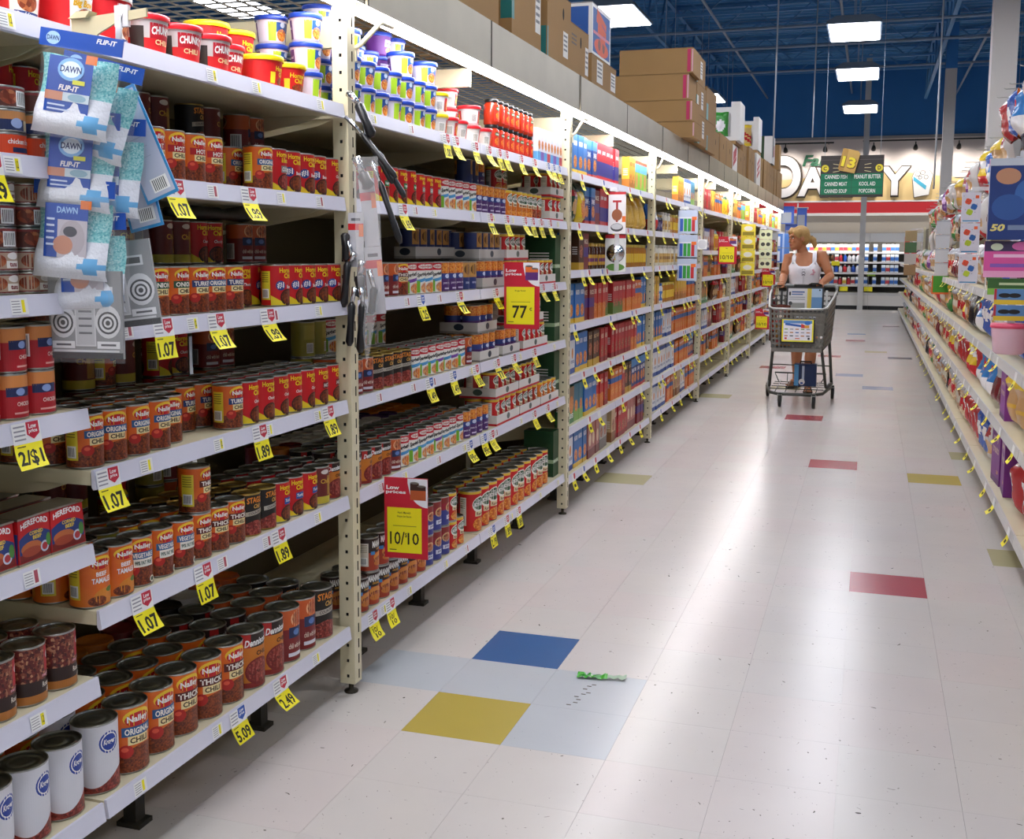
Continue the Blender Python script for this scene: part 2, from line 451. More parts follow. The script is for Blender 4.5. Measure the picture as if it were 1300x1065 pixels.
def post_mesh():
    """square tube with punched holes on its near face and slots on its aisle face"""
    g = G(); w = .05; H0, H1 = .035, 2.10; p = .05; x0, x1, y0, y1 = -w, 0, -w / 2, w / 2
    n = int((H1 - H0) / p)
    def face(fn, a0, a1, hw, hh, off):
        ca = (a0 + a1) / 2 + off
        for i in range(n):
            z0 = H0 + i * p; z1 = z0 + p; zc = (z0 + z1) / 2
            A, B, C_, D_ = a0, ca - hw, ca + hw, a1
            zz = [z0, zc - hh, zc + hh, z1]; aa = [A, B, C_, D_]
            vs = [fn(a, z, 0) for z in zz for a in aa] + [fn(a, z, -.012) for z in zz[1:3] for a in aa[1:3]]
            fs = []
            for r in range(3):
                for c in range(3):
                    if r == 1 and c == 1: continue
                    fs.append((r * 4 + c, r * 4 + c + 1, r * 4 + c + 5, r * 4 + c + 4))
            g.add(vs, fs, CREAM)
            g.add(vs, [(5, 6, 17, 16), (6, 10, 19, 17), (10, 9, 18, 19), (9, 5, 16, 18), (16, 17, 19, 18)], HOLE)
        zt = H0 + n * p
        g.quad(fn(a0, zt, 0), fn(a1, zt, 0), fn(a1, H1, 0), fn(a0, H1, 0), CREAM)
    face(lambda a, z, d: (a, y0 - d, z), x0, x1, .0042, .0048, .002)
    face(lambda a, z, d: (x1 + d, a, z), y0, y1, .0035, .015, .006)
    g.quad((x0, y0, H0), (x0, y1, H0), (x0, y1, H1), (x0, y0, H1), CREAM)
    g.quad((x0, y1, H0), (x1, y1, H0), (x1, y1, H1), (x0, y1, H1), CREAM)
    g.quad((x0, y0, H0), (x1, y0, H0), (x1, y1, H0), (x0, y1, H0), CREAM)
    g.quad((x0, y0, H1), (x1, y0, H1), (x1, y1, H1), (x0, y1, H1), CREAM)
    return g.mesh('post')
POST = post_mesh()
g = G(); g.lathe([(.022, 0), (.022, .006), (.008, .010), (.008, .036)], mat('#3a3428', 0.5, 0.6, name='levelling_foot'), 12)
FOOT = g.mesh('levelling_foot')

def shelf_mesh(w, base=False):
    g = G(); d = -BACKX + LIPX
    g.box(-d, 0, -w / 2, w / 2, -.004, 0, CREAM)
    g.box(-d, -.002, -w / 2, w / 2, -.03, -.004, CREAM)
    if not base:
        for s in (-1, 1):
            y = s * (w / 2 - .010)
            g.prism([(-d, -.03), (-.06, -.03), (-.12, -.05), (-d, -.12)], y - .003, y + .003, CREAM)
    return g.mesh('shelf')
def channel_mesh(w):
    g = G()
    # sloped plastic price rail in front of the shelf edge
    g.prism([(0, .002), (.006, .002), (.012, -.038), (.004, -.040), (0, -.034)], -w / 2, w / 2, CHANNEL)
    return g.mesh('price_channel')
SM = {}
def shelf_label_mesh(k):
    g = G()
    fn = lambda u, v, d: (.0075 + (-v) * .14 + d + .0004, u, v)
    A = Art(g, fn)
    A.rect(-.022, .022, -.034, -.004, WHITE)
    for i in range(5): A.rect(-.019, .002, -.010 - i * .005, -.0085 - i * .005, mat('#8c8a90'))
    if k == 0: A.rect(.006, .015, -.030, -.007, YELLOW); A.text('1.2', .0105, -.018, .006, .014, '#222222')
    elif k == 1: A.rect(.006, .016, -.030, -.006, mat('#b0505c'))
    else: A.rect(.006, .014, -.030, -.007, YELLOW)
    return g.mesh('shelf_label')
SLAB = [shelf_label_mesh(k) for k in range(3)]

def wire_mesh(w):
    g = G(); d = -BACKX + .30; m_ = mat('#9a978c', 0.4, 0.7, name='deck_wire')
    n = int(w / .075)
    for i in range(n + 1):
        y = -w / 2 + .004 + (w - .008) * i / n
        g.bar((-d, y, 0), (0, y, 0), .006, .006, m_)
    for i in range(14):
        x = -d * i / 13
        g.bar((x, -w / 2, -.006), (x, w / 2, -.006), .006, .006, m_)
    return g.mesh('wire_deck')
CANX = -0.20
TUBE = glow('canopy_tube', '#fbfaff', TUBE_POWER)
BAYS = []
g = G(); LEGM = mat('#2b271d', 0.6, name='dark_base_leg')
g.box(-.44, -.13, -.018, .018, .09, .19, LEGM); g.box(-.165, -.13, -.018, .018, .0, .09, LEGM); g.box(-.44, -.40, -.018, .018, 0, .09, LEGM); g.box(-.18, -.115, -.026, .026, 0, .012, LEGM)
BLEG = g.mesh('base_leg')
for i, ((y0, y1), zs) in enumerate(zip(SEC, SECZ)):
    w = y1 - y0; yc = (y0 + y1) / 2
    bay = thing('shelving_bay', 'cream steel shelving bay with white price rails, the %s bay along the canned food side' % BAYNAME[i], 'shelving', (LIPX, yc, 0), 0, 'bays of the canned food shelving')
    BAYS.append(bay)
    key = round(w, 3)
    if key not in SM: SM[key] = (shelf_mesh(w), shelf_mesh(w, True), channel_mesh(w), wire_mesh(w))
    for j, z in enumerate(zs):
        s = ob('shelf', SM[key][1 if j == 0 else 0], bay, (0, 0, z))
        ob('price_channel', SM[key][2], s)
        if i < 4:
            for k in range(4 if i else 2):
                ob('shelf_label', SLAB[R.randrange(3)], s, (0, -w / 2 + w * (k + .2 + R.random() * .5) / 4 if i else .12 + k * .3, 0))
    # back panel and kick
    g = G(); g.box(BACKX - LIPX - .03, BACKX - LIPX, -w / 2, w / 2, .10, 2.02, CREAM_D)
    for q in range(20 if i < 4 else 0):
        for z in (1.90, 1.94, 1.98):
            yq = -w / 2 + w * (q + .5) / 20
            g.box(BACKX - LIPX, BACKX - LIPX + .001, yq - .004, yq + .004, z, z + .012, HOLE)
    ob('back_panel', g, bay)
    for s in (-.25, .25): ob('base_leg', BLEG, bay, (0, s * w, 0))
    g = G(); g.box(BACKX - LIPX, BACKX - LIPX + .02, -w / 2, w / 2, .0, .19, mat('#4b4637', 0.6, name='dark_kick')); ob('kick_plate', g, bay)
    # posts at the end of each pair
    post_y = None
    for k, py in enumerate(POSTS):
        if abs(py - .035 - y1) < .02: post_y = py
    if post_y is not None:
        ob('post', POST, bay, (.016, post_y - yc, 0)); ob('levelling_foot', FOOT, bay, (-.009, post_y - yc, 0))
        g = G()
        g.box(BACKX - LIPX - .3, -.035, post_y - yc - .015, post_y - yc + .015, 1.985, 2.075, CREAM)
        ob('cross_beam', g, bay)
    else:
        g = G(); g.box(BACKX - LIPX - .3, -.03, w / 2 - .024, w / 2, 2.035, 2.105, CREAM)
        ob('cross_beam', g, bay)
    if any(abs(py + .035 - y0) < .02 for py in POSTS):
        g = G(); e = -w / 2 - .035; g.tube([(.012, e + .028, 1.985), (.03, e + .036, 1.998), (.045, e + .15, 2.082), (.045, e + .24, 2.086)], .0075, CREAM, 6)
        g.box(.006, .02, e + .026, e + .034, 1.95, 1.99, CREAM)
        ob('lamp_brace', g, bay)
    # canopy
    g = G()
    wv = w + .066 if post_y else w + .004
    g.box(CANX - LIPX - .004, CANX - LIPX, -wv / 2, wv / 2, 2.108, 2.285, GALV)
    g.box(CANX - LIPX - .05, CANX - LIPX - .004, -wv / 2, wv / 2, 2.277, 2.281, GALV)
    for s in (-1, 1):
        g.box(CANX - LIPX, CANX - LIPX + .0015, s * (wv / 2 - .004) - .003, s * (wv / 2 - .004) + .003, 2.108, 2.285, mat('#5d5a52', 0.6, name='panel_joint'))
    ob('fascia_panel', g, bay, (0, .017 if post_y else 0, 0))
    g = G(); g.box(CANX - LIPX - .075, CANX - LIPX - .004, -w / 2, w / 2, 2.108, 2.125, CREAM)
    lh = ob('lamp_housing', g, bay)
    g = G(); g.prism([(CANX - LIPX - .062, 2.107), (CANX - LIPX - .056, 2.090), (CANX - LIPX - .010, 2.084), (CANX - LIPX - .004, 2.107)], -w / 2 + .004, w / 2 - .004, TUBE)
    ob('lamp_lens', g, bay)
    ob('wire_deck', SM[key][3], bay, (CANX - LIPX - .055, 0, 2.277))

# ================================================================ right shelving run
RX = 1.90
RSEC = [(-0.1 + 1.22 * i, -0.1 + 1.22 * i + 1.21) for i in range(20)]
RZ = [0.17, 0.545, 0.865, 1.18]
RBACK = 2.42
rm = None
RBAYS = []
for i, (y0, y1) in enumerate(RSEC):
    yc = (y0 + y1) / 2; w = y1 - y0
    bay = thing('shelving_bay', 'cream shelving bay holding bagged goods, the %s bay along the bag side' % nth(i), 'shelving', (RX, yc, 0), 0, 'bays of the bagged goods shelving')
    RBAYS.append(bay)
    if rm is None:
        g = G(); d = RBACK - RX
        g.box(0, d, -w / 2, w / 2, -.03, 0, CREAM)
        for s in (-1, 1):
            y = s * (w / 2 - .01)
            g.prism([(d, -.03), (.10, -.03), (.16, -.05), (d, -.12)], y - .003, y + .003, CREAM)
        g2 = G(); g2.prism([(0, .002), (-.006, .002), (-.012, -.045), (-.004, -.047), (0, -.034)], -w / 2, w / 2, mat('#c9c6c2', 0.4, name='grey_price_channel'))
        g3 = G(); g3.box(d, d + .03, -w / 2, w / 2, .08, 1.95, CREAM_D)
        g4 = G(); g4.box(.06, .4, -.02, .02, 0, .14, LEGM)
        rm = (g.mesh('shelf'), g2.mesh('price_channel'), g3.mesh('back_panel'), g4.mesh('base_leg'))
    for z in RZ:
        s = ob('shelf', rm[0], bay, (0, 0, z)); ob('price_channel', rm[1], s)
    ob('back_panel', rm[2], bay); 
    for s in (-.3, .3): ob('base_leg', rm[3], bay, (0, s * w, 0))
    if i % 2 == 1:
        ob('rear_upright', (lambda g: (g.box(.47, .518, -.05, 0, 0, 2.0, CREAM), g)[1])(G()), bay, (0, w / 2, 0))
# ================================================================ goods: printed labels
CHILI = mottle('food_chili', [(0, '#4a1d0e'), (.4, '#7a3115'), (.7, '#9a4a20'), (1, '#5b2411')], 260)
BEANS = mottle('food_beans', [(0, '#5a1712'), (.5, '#8f2c22'), (.8, '#b2564a'), (1, '#6a1d16')], 200)
PASTA = mottle('food_pasta', [(0, '#c4561b'), (.5, '#e58a2e'), (.8, '#f0b050'), (1, '#b5431a')], 180)
MEAT = mottle('food_meat', [(0, '#6b2a1a'), (.5, '#a04a2c'), (1, '#c27a4e')], 120)
ORANGEGLOW = mottle('orange_print', [(0, '#c8420f'), (.5, '#e26a1c'), (1, '#f09a30')], 14, kind='N')
def bars(A, u, v0, v1, w, n=7):
    A.rect(u - w, u + w, v0, v1, WHITE)
    for i in range(n): A.rect(u - w * .8 + 1.6 * w * i / n, u - w * .8 + 1.6 * w * (i + .45) / n, v0 + .003, v1 - .003, '#333333')
def wrap(A, r, v0, v1, m_): A.rect(-PI * r, PI * r, v0, v1, m_)
def two(r): return (0.0, PI * r * .98)
def info(A, r, h, c='#e8d23a'):
    for s in (-1, 1):
        u = s * PI * r / 2
        A.rect(u - .016, u + .016, h * .16, h * .84, c)
        for k in range(5): A.rect(u - .013, u + .011, h * (.78 - .05 * k), h * (.795 - .05 * k), '#6b5b22')
        bars(A, u, h * .2, h * .42, .012)
def a_nalley(word, bc, tc='#f6f1e6', word2='CHILI', food=CHILI):
    def f(A, r, h):
        wrap(A, r, .004, h - .004, ORANGEGLOW)
        A.prof(-PI * r, PI * r, lambda u: .004, lambda u: h * (.36 + .05 * math.sin(u / r * 2 + 1)), food)
        info(A, r, h)
        for c in two(r):
            A.ell(c - r * .62, h * .34, r * .34, h * .10, '#b4231a'); A.ell(c - r * .66, h * .37, r * .16, h * .035, '#e0573c')
            A.ell(c, h * .83, r * .72, h * .125, '#f0c62e'); A.ell(c, h * .80, r * .64, h * .105, '#c4151c')
            A.text('Nalley', c, h * .80, r * 1.06, h * .12, WHITE, .03)
            A.rect(c - r * .78, c + r * .78, h * .56, h * .70, bc)
            A.text(word, c, h * .63, r * (1.3 if len(word) > 4 else .8), h * .095, tc, .03)
            if word2:
                A.rect(c - r * .52, c + r * .52, h * .43, h * .56, '#f2dfa2'); A.text(word2, c, h * .495, r * .85, h * .085, '#3a2013', .03)
    return f
def a_tamales(A, r, h):
    wrap(A, r, .004, h - .004, ORANGEGLOW); info(A, r, h)
    for c in two(r):
        A.ell(c + r * .2, h * .2, r * .7, h * .15, '#d9862b'); A.ell(c - r * .3, h * .13, r * .5, h * .09, CHILI); A.ell(c + r * .5, h * .30, r * .3, h * .05, '#5c7a26')
        A.ell(c, h * .83, r * .72, h * .115, '#f0c62e'); A.ell(c, h * .80, r * .64, h * .095, '#c4151c')
        A.text('Nalley', c, h * .80, r * 1.06, h * .11, WHITE, .03)
        A.text('BEEF', c - r * .05, h * .62, r * .6, h * .08, WHITE, .03); A.text('TAMALES', c, h * .50, r * 1.15, h * .10, WHITE, .03)
def a_fatfree(A, r, h):
    a_nalley('VEGETABLE', '#2c5f94')(A, r, h)
    for c in two(r):
        A.rect(c - r * .6, c + r * .6, h * .40, h * .56, '#f0eee2'); A.text('99% FAT FREE', c, h * .48, r * 1.05, h * .08, '#1d4b39', .03)
        A.ell(c + r * .55, h * .12, r * .2, h * .07, '#e8e4d2'); A.ell(c + r * .55, h * .12, r * .12, h * .04, '#31513a')
def a_hormel(extra=None, ec='#2a4f9a', num=False, line2='Chili'):
    def f(A, r, h):
        wrap(A, r, .004, h - .004, '#c9121b')
        info(A, r, h, '#eadb3a')
        for c in two(r):
            A.prof(c - r * 1.1, c + r * .1, lambda u: .004, lambda u: h * (.05 + .22 * (c + r * .1 - u) / (r * 1.2)), '#efd526')
            A.text('Hormel', c + r * .12, h * .86, r * 1.15, h * .12, '#f5d51e', .03)
            A.text(line2, c + r * .30, h * .73, r * .8, h * .12, '#f5d51e', .03)
            A.ell(c + r * .25, h * .22, r * .68, h * .20, '#3c1410'); A.ell(c + r * .25, h * .23, r * .58, h * .16, CHILI if num is not None else BEANS)
            if num:
                A.ell(c - r * .38, h * .50, r * .36, h * .115, '#27418f'); A.text('#1', c - r * .38, h * .51, r * .5, h * .15, WHITE, .04); A.text('Beans', c + r * .45, h * .47, r * .6, h * .08, WHITE, .02)
            elif extra:
                if ec: A.rect(c - r * .12, c + r * .85, h * .44, h * .60, ec)
                A.text(extra, c + r * .36, h * .52, r * .82, h * .095, WHITE, .02, .2)
    return f
def a_stagg(A, r, h):
    wrap(A, r, .004, h - .004, '#18120e')
    A.prof(-PI * r, PI * r, lambda u: .004, lambda u: h * (.30 + .06 * math.cos(u / r * 2)), BEANS)
    for c in two(r):
        A.text('STAGG', c, h * .83, r * 1.3, h * .14, '#e58a2b', .035, arc=h * .02); A.text('Chili', c + r * .15, h * .70, r * .6, h * .10, '#e9b45a', .02, .3)
        A.prof(c - r * .8, c + r * .8, lambda u: h * .50 + .12 * (u - c), lambda u: h * .60 + .12 * (u - c), '#b9b2a4')
        A.text('COUNTRY', c, h * .55, r * 1.1, h * .06, '#2b2b3a', .02, slope=.12)
        A.ell(c, h * .20, r * .75, h * .17, BEANS)
def a_dennison(A, r, h):
    wrap(A, r, .004, h - .004, '#cf7a22'); wrap(A, r, h * .74, h - .004, '#291a14'); wrap(A, r, .004, h * .12, '#8a1f1a')
    info(A, r, h, '#e9dfc0')
    for c in two(r):
        A.rect(c - r * .9, c - r * .4, h * .74, h - .004, '#b5231f')
        A.ell(c + r * .1, h * .31, r * .85, h * .24, '#7a1a16'); A.ell(c + r * .1, h * .32, r * .75, h * .20, BEANS)
        A.text("Dennison's", c + r * .05, h * .84, r * 1.6, h * .13, WHITE, .03, .25, slope=.1); A.text('CHILI', c + r * .3, h * .63, r * .8, h * .08, '#3a1d10', .03)
def a_krogchili(A, r, h):
    wrap(A, r, .004, h - .004, '#7d1d1d'); wrap(A, r, h * .62, h - .004, '#cb5b24')
    for c in two(r):
        A.ell(c + r * .25, h * .80, r * .62, h * .17, '#eeb98a'); A.ell(c + r * .25, h * .81, r * .52, h * .13, MEAT)
        A.rect(c - r * .5, c + r * .5, h * .45, h * .65, '#1d2c57'); A.ell(c + r * .05, h * .55, r * .26, h * .06, '#5d7fc0')
        A.text('chili with beans', c + r * .1, h * .30, r * 1.25, h * .10, '#f1dccb', .01); A.rect(c - r * .55, c + r * .5, h * .10, h * .17, '#dcd9e4')
    bars(A, -PI * r / 2, h * .1, h * .5, .016)
def a_spaghetti(sub='#4a9ad0'):
    def f(A, r, h):
        wrap(A, r, .004, h - .004, '#eceae4'); wrap(A, r, h * .74, h - .004, '#c4182a')
        for s in (-1, 1): A.rect(s * PI * r / 2 - r * .35, s * PI * r / 2 + r * .35, .006, h * .5, '#78b62a')
        for c in two(r):
            A.ell(c - r * .1, h * .86, r * .6, h * .07, '#e6e2da'); A.text("Campbell's", c - r * .1, h * .86, r * .95, h * .08, '#b3202d', .02, .25)
            A.text('SpaghettiOs', c, h * .62, r * 1.6, h * .16, '#121212', .035, .2, slope=.16)
            A.prof(c - r * .9, c + r * .9, lambda u: h * .40 + .2 * (u - c), lambda u: h * .50 + .2 * (u - c), sub)
            A.ell(c + r * .28, h * .20, r * .75, h * .19, '#d9d4c8'); A.ell(c + r * .28, h * .20, r * .66, h * .16, PASTA)
            A.rect(c - r * .95, c - r * .5, .006, h * .42, '#78b62a')
    return f
def a_krogpasta(A, r, h):
    wrap(A, r, .004, h - .004, '#4b2768'); wrap(A, r, h * .62, h - .004, PASTA); wrap(A, r, h * .44, h * .62, '#2b3f86')
    for c in two(r):
        A.ell(c, h * .53, r * .34, h * .07, '#c9d6ee'); A.text('pasta rings', c, h * .30, r * 1.1, h * .09, '#e6def0', .01); A.rect(c - r * .4, c + r * .4, h * .10, h * .15, '#cfc4df')
    bars(A, PI * r / 2, h * .06, h * .4, .015)
def a_krogblue(A, r, h):
    wrap(A, r, .004, h - .004, '#27366f'); 
    for c in two(r):
        A.rect(c - r * .7, c + r * .7, h * .45, h - .005, '#d49a3f'); A.ell(c, h * .72, r * .55, h * .18, '#5d3a20'); A.text('soup', c, h * .25, r * .7, h * .1, '#c7d2ee', .02)
def a_boyardee(sub='Ravioli', main='#cf1b1e'):
    def f(A, r, h):
        wrap(A, r, .004, h - .004, main); wrap(A, r, h - .014, h - .004, '#e9c23a')
        info(A, r, h, '#e7e3d6')
        for c in two(r):
            A.ell(c + r * .1, h * .66, r * .82, h * .20, '#f1efe4'); A.ell(c + r * .1, h * .68, r * .74, h * .15, '#31583a')
            A.text('BOYARDEE', c + r * .1, h * .66, r * 1.3, h * .10, WHITE, .035, arc=h * .015); A.text('Chef', c - r * .05, h * .76, r * .5, h * .06, WHITE, .02, .2)
            A.rect(c - r * .45, c + r * .75, h * .38, h * .50, '#e9dcae'); A.text(sub, c + r * .15, h * .44, r * .95, h * .08, '#7a2018', .02)
            A.ell(c + r * .1, h * .19, r * .75, h * .16, PASTA if sub != 'Beefaroni' else MEAT)
    return f
def a_manwich(A, r, h):
    wrap(A, r, .004, h - .004, '#a83a1e'); wrap(A, r, h * .56, h - .004, '#2a1511')
    info(A, r, h, '#d9d0c2')
    for c in two(r):
        A.text('MANWICH', c, h * .80, r * 1.6, h * .20, WHITE, .04, arc=h * .01); A.text('ORIGINAL', c, h * .66, r * .8, h * .06, '#e6a63a', .02)
        A.ell(c, h * .42, r * .70, h * .14, '#d98a3a'); A.ell(c, h * .32, r * .74, h * .11, MEAT); A.ell(c, h * .24, r * .66, h * .09, '#c9762c'); A.rect(c - r * .95, c - r * .55, h * .5, h * .6, '#3c86c4')
def a_hunts(A, r, h):
    wrap(A, r, .004, h - .004, '#9a2030'); wrap(A, r, .004, h * .55, '#39418c'); wrap(A, r, h * .78, h - .004, '#8c2a24')
    for c in two(r): A.ell(c, h * .62, r * .6, h * .16, '#d9b07a'); A.ell(c, h * .62, r * .45, h * .11, MEAT); A.rect(c - r * .5, c + r * .5, h * .22, h * .36, '#d8dbe9'); A.text('JOE', c, h * .29, r * .6, h * .09, '#2a2f70', .03)
def a_hash(A, r, h):
    wrap(A, r, h * .40, h - .004, mottle('food_hash', [(0, '#3c1210'), (.45, '#6b201c'), (.75, '#8a4a34'), (1, '#c58f6a')], 190))
    wrap(A, r, .004, h * .40, '#2c1712'); A.prof(-PI * r, PI * r, lambda u: .004, lambda u: h * .17, '#b5712f')
    for c in two(r):
        A.rect(c + r * .1, c + r * 1.3, h * .52, h - .006, '#b5202c'); A.ell(c + r * .75, h * .78, r * .5, h * .085, '#e9e4e0'); A.text('Hormel', c + r * .75, h * .78, r * .7, h * .08, '#a31c22', .02)
        A.text('mary kitchen', c + r * .55, h * .46, r * 1.3, h * .08, '#e9a8b4', .03); A.text('Roast Beef', c + r * .45, h * .31, r * 1.1, h * .09, '#f0e6d6', .02); A.text('Hash', c + r * .55, h * .19, r * .6, h * .09, '#f0e6d6', .02)
def a_white(A, r, h):
    wrap(A, r, .004, h - .004, '#dcdce2'); A.prof(-PI * r, PI * r, lambda u: .004, lambda u: h * (.2 + .1 * math.sin(2 * u / r)), BEANS)
    for c in two(r): A.ell(c, h * .72, r * .5, r * .5, '#20409a'); A.ell(c, h * .72, r * .42, r * .42, WHITE); A.ell(c, h * .72, r * .37, r * .37, '#20409a'); A.text('Kroger', c, h * .72, r * .6, h * .10, WHITE, .03, .2)
def a_smallred(A, r, h):
    wrap(A, r, .004, h - .004, '#b3202a'); wrap(A, r, h * .66, h - .004, '#d98a4a')
    for c in two(r): A.rect(c - r * .8, c + r * .7, h * .50, h * .70, '#1f2b58'); A.ell(c, h * .60, r * .28, h * .08, '#8fa6d8'); A.text('CHICKEN', c + r * .2, h * .34, r * .9, h * .09, '#f2d9cf', .02); A.rect(c - r * .4, c + r * .9, h * .12, h * .16, '#e6a8a0')
    bars(A, -PI * r / 2, h * .3, h * .8, .012)
def a_dark(A, r, h):
    wrap(A, r, .004, h - .004, '#6b1f1c'); wrap(A, r, .004, h * .22, '#c9b83c')
    for c in two(r): A.ell(c, h * .86, r * .4, h * .06, '#d8cdc6'); A.rect(c + r * .2, c + r * .9, h * .25, h * .75, '#a97b2e'); A.text('Chili', c, h * .62, r * .9, h * .12, '#d9a93a', .02)
def a_olive(A, r, h):
    wrap(A, r, .004, h - .004, '#9c9438')
    for c in two(r): A.rect(c - r * .6, c + r * .6, h * .5, h * .9, '#b8ad52'); bars(A, c, h * .12, h * .4, .014)
def a_tunared(A, r, h):
    wrap(A, r, .002, h - .002, '#7a1c22'); wrap(A, r, .006, h - .006, '#b39a86')
    for c in two(r): A.ell(c - r * .4, h * .5, r * .45, h * .3, MEAT); A.ell(c + r * .45, h * .72, r * .35, h * .16, '#e9e4e0'); A.rect(c + r * .05, c + r * .9, h * .18, h * .50, '#f0e9e2'); A.text('tuna', c + r * .45, h * .34, r * .5, h * .2, '#8a1c22', .03)
def a_tunanavy(A, r, h):
    wrap(A, r, .002, h - .002, '#22305c'); wrap(A, r, h * .55, h - .002, '#c98a52')
    for c in two(r): A.ell(c - r * .2, h * .4, r * .3, h * .22, '#9fb4e0'); A.rect(c + r * .2, c + r * .9, .004, h * .55, '#d9c9a0')
def a_tunaorange(A, r, h):
    wrap(A, r, .002, h - .002, '#e0491f')
    for c in two(r): A.text('chicken breast', c, h * .62, r * 1.6, h * .22, WHITE, .02); A.rect(c - r * .6, c + r * .5, h * .14, h * .36, '#1f2b58')
def a_barcode(A, r, h):
    wrap(A, r, .002, h - .002, '#5a2c22'); wrap(A, r, h * .8, h - .002, '#8a3030')
    for c in two(r): A.ell(c - r * .5, h * .5, r * .4, h * .32, MEAT); bars(A, c + r * .2, h * .12, h * .8, .016)

# ---- cans
def can_body(r, h, rim=TIN):
    g = G()
    g.lathe([(r * .93, 0), (r, .0012), (r * 1.008, .003), (r * .978, .005), (r * .978, h * .5), (r * .978, h - .005), (r * 1.008, h - .003), (r * 1.008, h - .0008), (r * .975, h), (r * .955, h - .001)], rim, 24, top=False)
    return g
def can_lid(r, h, m_=LID):
    g = G()
    g.lathe([(r * .957, h - .001), (r * .95, h - .0042), (r * .82, h - .0046), (r * .80, h - .0034), (r * .62, h - .0034), (r * .60, h - .0043), (r * .45, h - .0043), (r * .43, h - .0034), (r * .2, h - .0034)], m_, 24, bottom=False)
    return g
SOLID = {}
K = {}
def kind(key, name, cat, look, art, r, h, lid=LID, rim=TIN, short=False):
    g = can_body(r, h, rim)
    root = g.mesh(name)
    g = G(); art(Art(g, cyl(r * .985)), r * .985, h); lab = g.mesh('label')
    lidm = can_lid(r, h, lid).mesh('lid')
    K[key] = dict(name=name, cat=cat, look=look, root=root, parts=[('label', lab), ('lid', lidm)], r=r, h=h)
r_, h_ = .038, .114
kind('no', 'chili_can', 'can', 'orange can with blue band', a_nalley('ORIGINAL', '#27598f'), r_, h_)
kind('nh', 'chili_can', 'can', 'orange can with red band', a_nalley('HOT', '#b0161c'), r_, h_)
kind('nt', 'chili_can', 'can', 'orange can with brown band', a_nalley('THICK', '#5a1d16'), r_, h_)
kind('nn', 'chili_can', 'can', 'orange can with green band', a_nalley('ONION', '#23513a'), r_, h_)
kind('nu', 'chili_can', 'can', 'orange can with navy band', a_nalley('TURKEY', '#223a72'), r_, h_)
kind('bt', 'tamale_can', 'can', 'orange tamale can', a_tamales, .041, .116)
kind('nf', 'chili_can', 'can', 'orange can with pale panel', a_fatfree, r_, h_)
kind('hc', 'chili_can', 'can', 'red can with white script', a_hormel('Chunky', None), r_, h_)
kind('hn', 'chili_can', 'can', 'red can with blue star', a_hormel(num=True), r_, h_)
kind('ht', 'chili_can', 'can', 'red can with blue panel', a_hormel('Turkey', '#27509c'), r_, h_)
kind('hh', 'chili_can', 'can', 'red can with dark panel', a_hormel('HOT', '#7a1014'), r_, h_)
kind('hv', 'chili_can', 'can', 'red can with green panel', a_hormel('Vegetarian', '#1e7a3a'), r_, .120)
kind('hb', 'bean_can', 'can', 'red bean can with yellow lettering', a_hormel('COOK', '#8a8a80', num=None, line2='& Beans'), r_, .114)
kind('sg', 'chili_can', 'can', 'black can with gold lid', a_stagg, r_, h_, GOLD, GOLD)
kind('dn', 'chili_can', 'can', 'orange can with white script', a_dennison, r_, h_)
kind('kc', 'chili_can', 'can', 'dark red can with bowl picture', a_krogchili, r_, h_)
kind('NO', 'large_chili_can', 'can', 'large orange can with blue band', a_nalley('ORIGINAL', '#27598f'), .0495, .155)
kind('NT', 'large_chili_can', 'can', 'large orange can with brown band', a_nalley('THICK', '#5a1d16'), .0495, .155)
kind('DN', 'large_chili_can', 'can', 'large orange can with white script', a_dennison, .0495, .155)
kind('KC', 'large_chili_can', 'can', 'large dark red can with bowl picture', a_krogchili, .0495, .155)
kind('KW', 'large_chili_can', 'can', 'large white can with blue roundel', a_white, .0495, .155)
kind('SG', 'large_chili_can', 'can', 'large black can with orange lettering', a_stagg, .0495, .155)
kind('dk', 'chili_can', 'can', 'dark red can', a_dark, r_, h_)
kind('ol', 'soup_can', 'can', 'olive yellow can', a_olive, r_, h_)
kind('so', 'pasta_can', 'can', 'white pasta can with red top', a_spaghetti(), r_, h_)
kind('sp', 'pasta_can', 'can', 'white pasta can with purple stripe', a_spaghetti('#7a4aa8'), r_, h_)
kind('kp', 'pasta_can', 'can', 'purple pasta can', a_krogpasta, r_, h_)
kind('kb', 'soup_can', 'can', 'navy can with gold panel', a_krogblue, r_, h_)
kind('cb', 'ravioli_can', 'can', 'red can with green oval', a_boyardee(), r_, h_)
kind('cm', 'ravioli_can', 'can', 'brown red can with green oval', a_boyardee('Beefaroni', '#b3341c'), r_, h_)
kind('co', 'ravioli_can', 'can', 'orange can with green oval', a_boyardee('Mini', '#e0761e'), r_, h_)
kind('CB', 'large_ravioli_can', 'can', 'large red can with green oval', a_boyardee(), .0495, .175)
kind('mw', 'sauce_can', 'can', 'brown sauce can with white lettering', a_manwich, r_, h_)
kind('hu', 'sauce_can', 'can', 'red and violet sauce can', a_hunts, r_, h_)
kind('ha', 'hash_can', 'can', 'dark red hash can', a_hash, .041, .118)
kind('sr', 'chicken_can', 'can', 'small red can with navy patch', a_smallred, .035, .088)
kind('tr', 'tuna_can', 'can', 'flat dark red can', a_tunared, .043, .042)
kind('tv', 'tuna_can', 'can', 'flat navy can', a_tunanavy, .043, .042)
kind('to', 'tuna_can', 'can', 'flat orange can', a_tunaorange, .043, .042)
kind('tb', 'tuna_can', 'can', 'flat brown can with barcode', a_barcode, .043, .042)

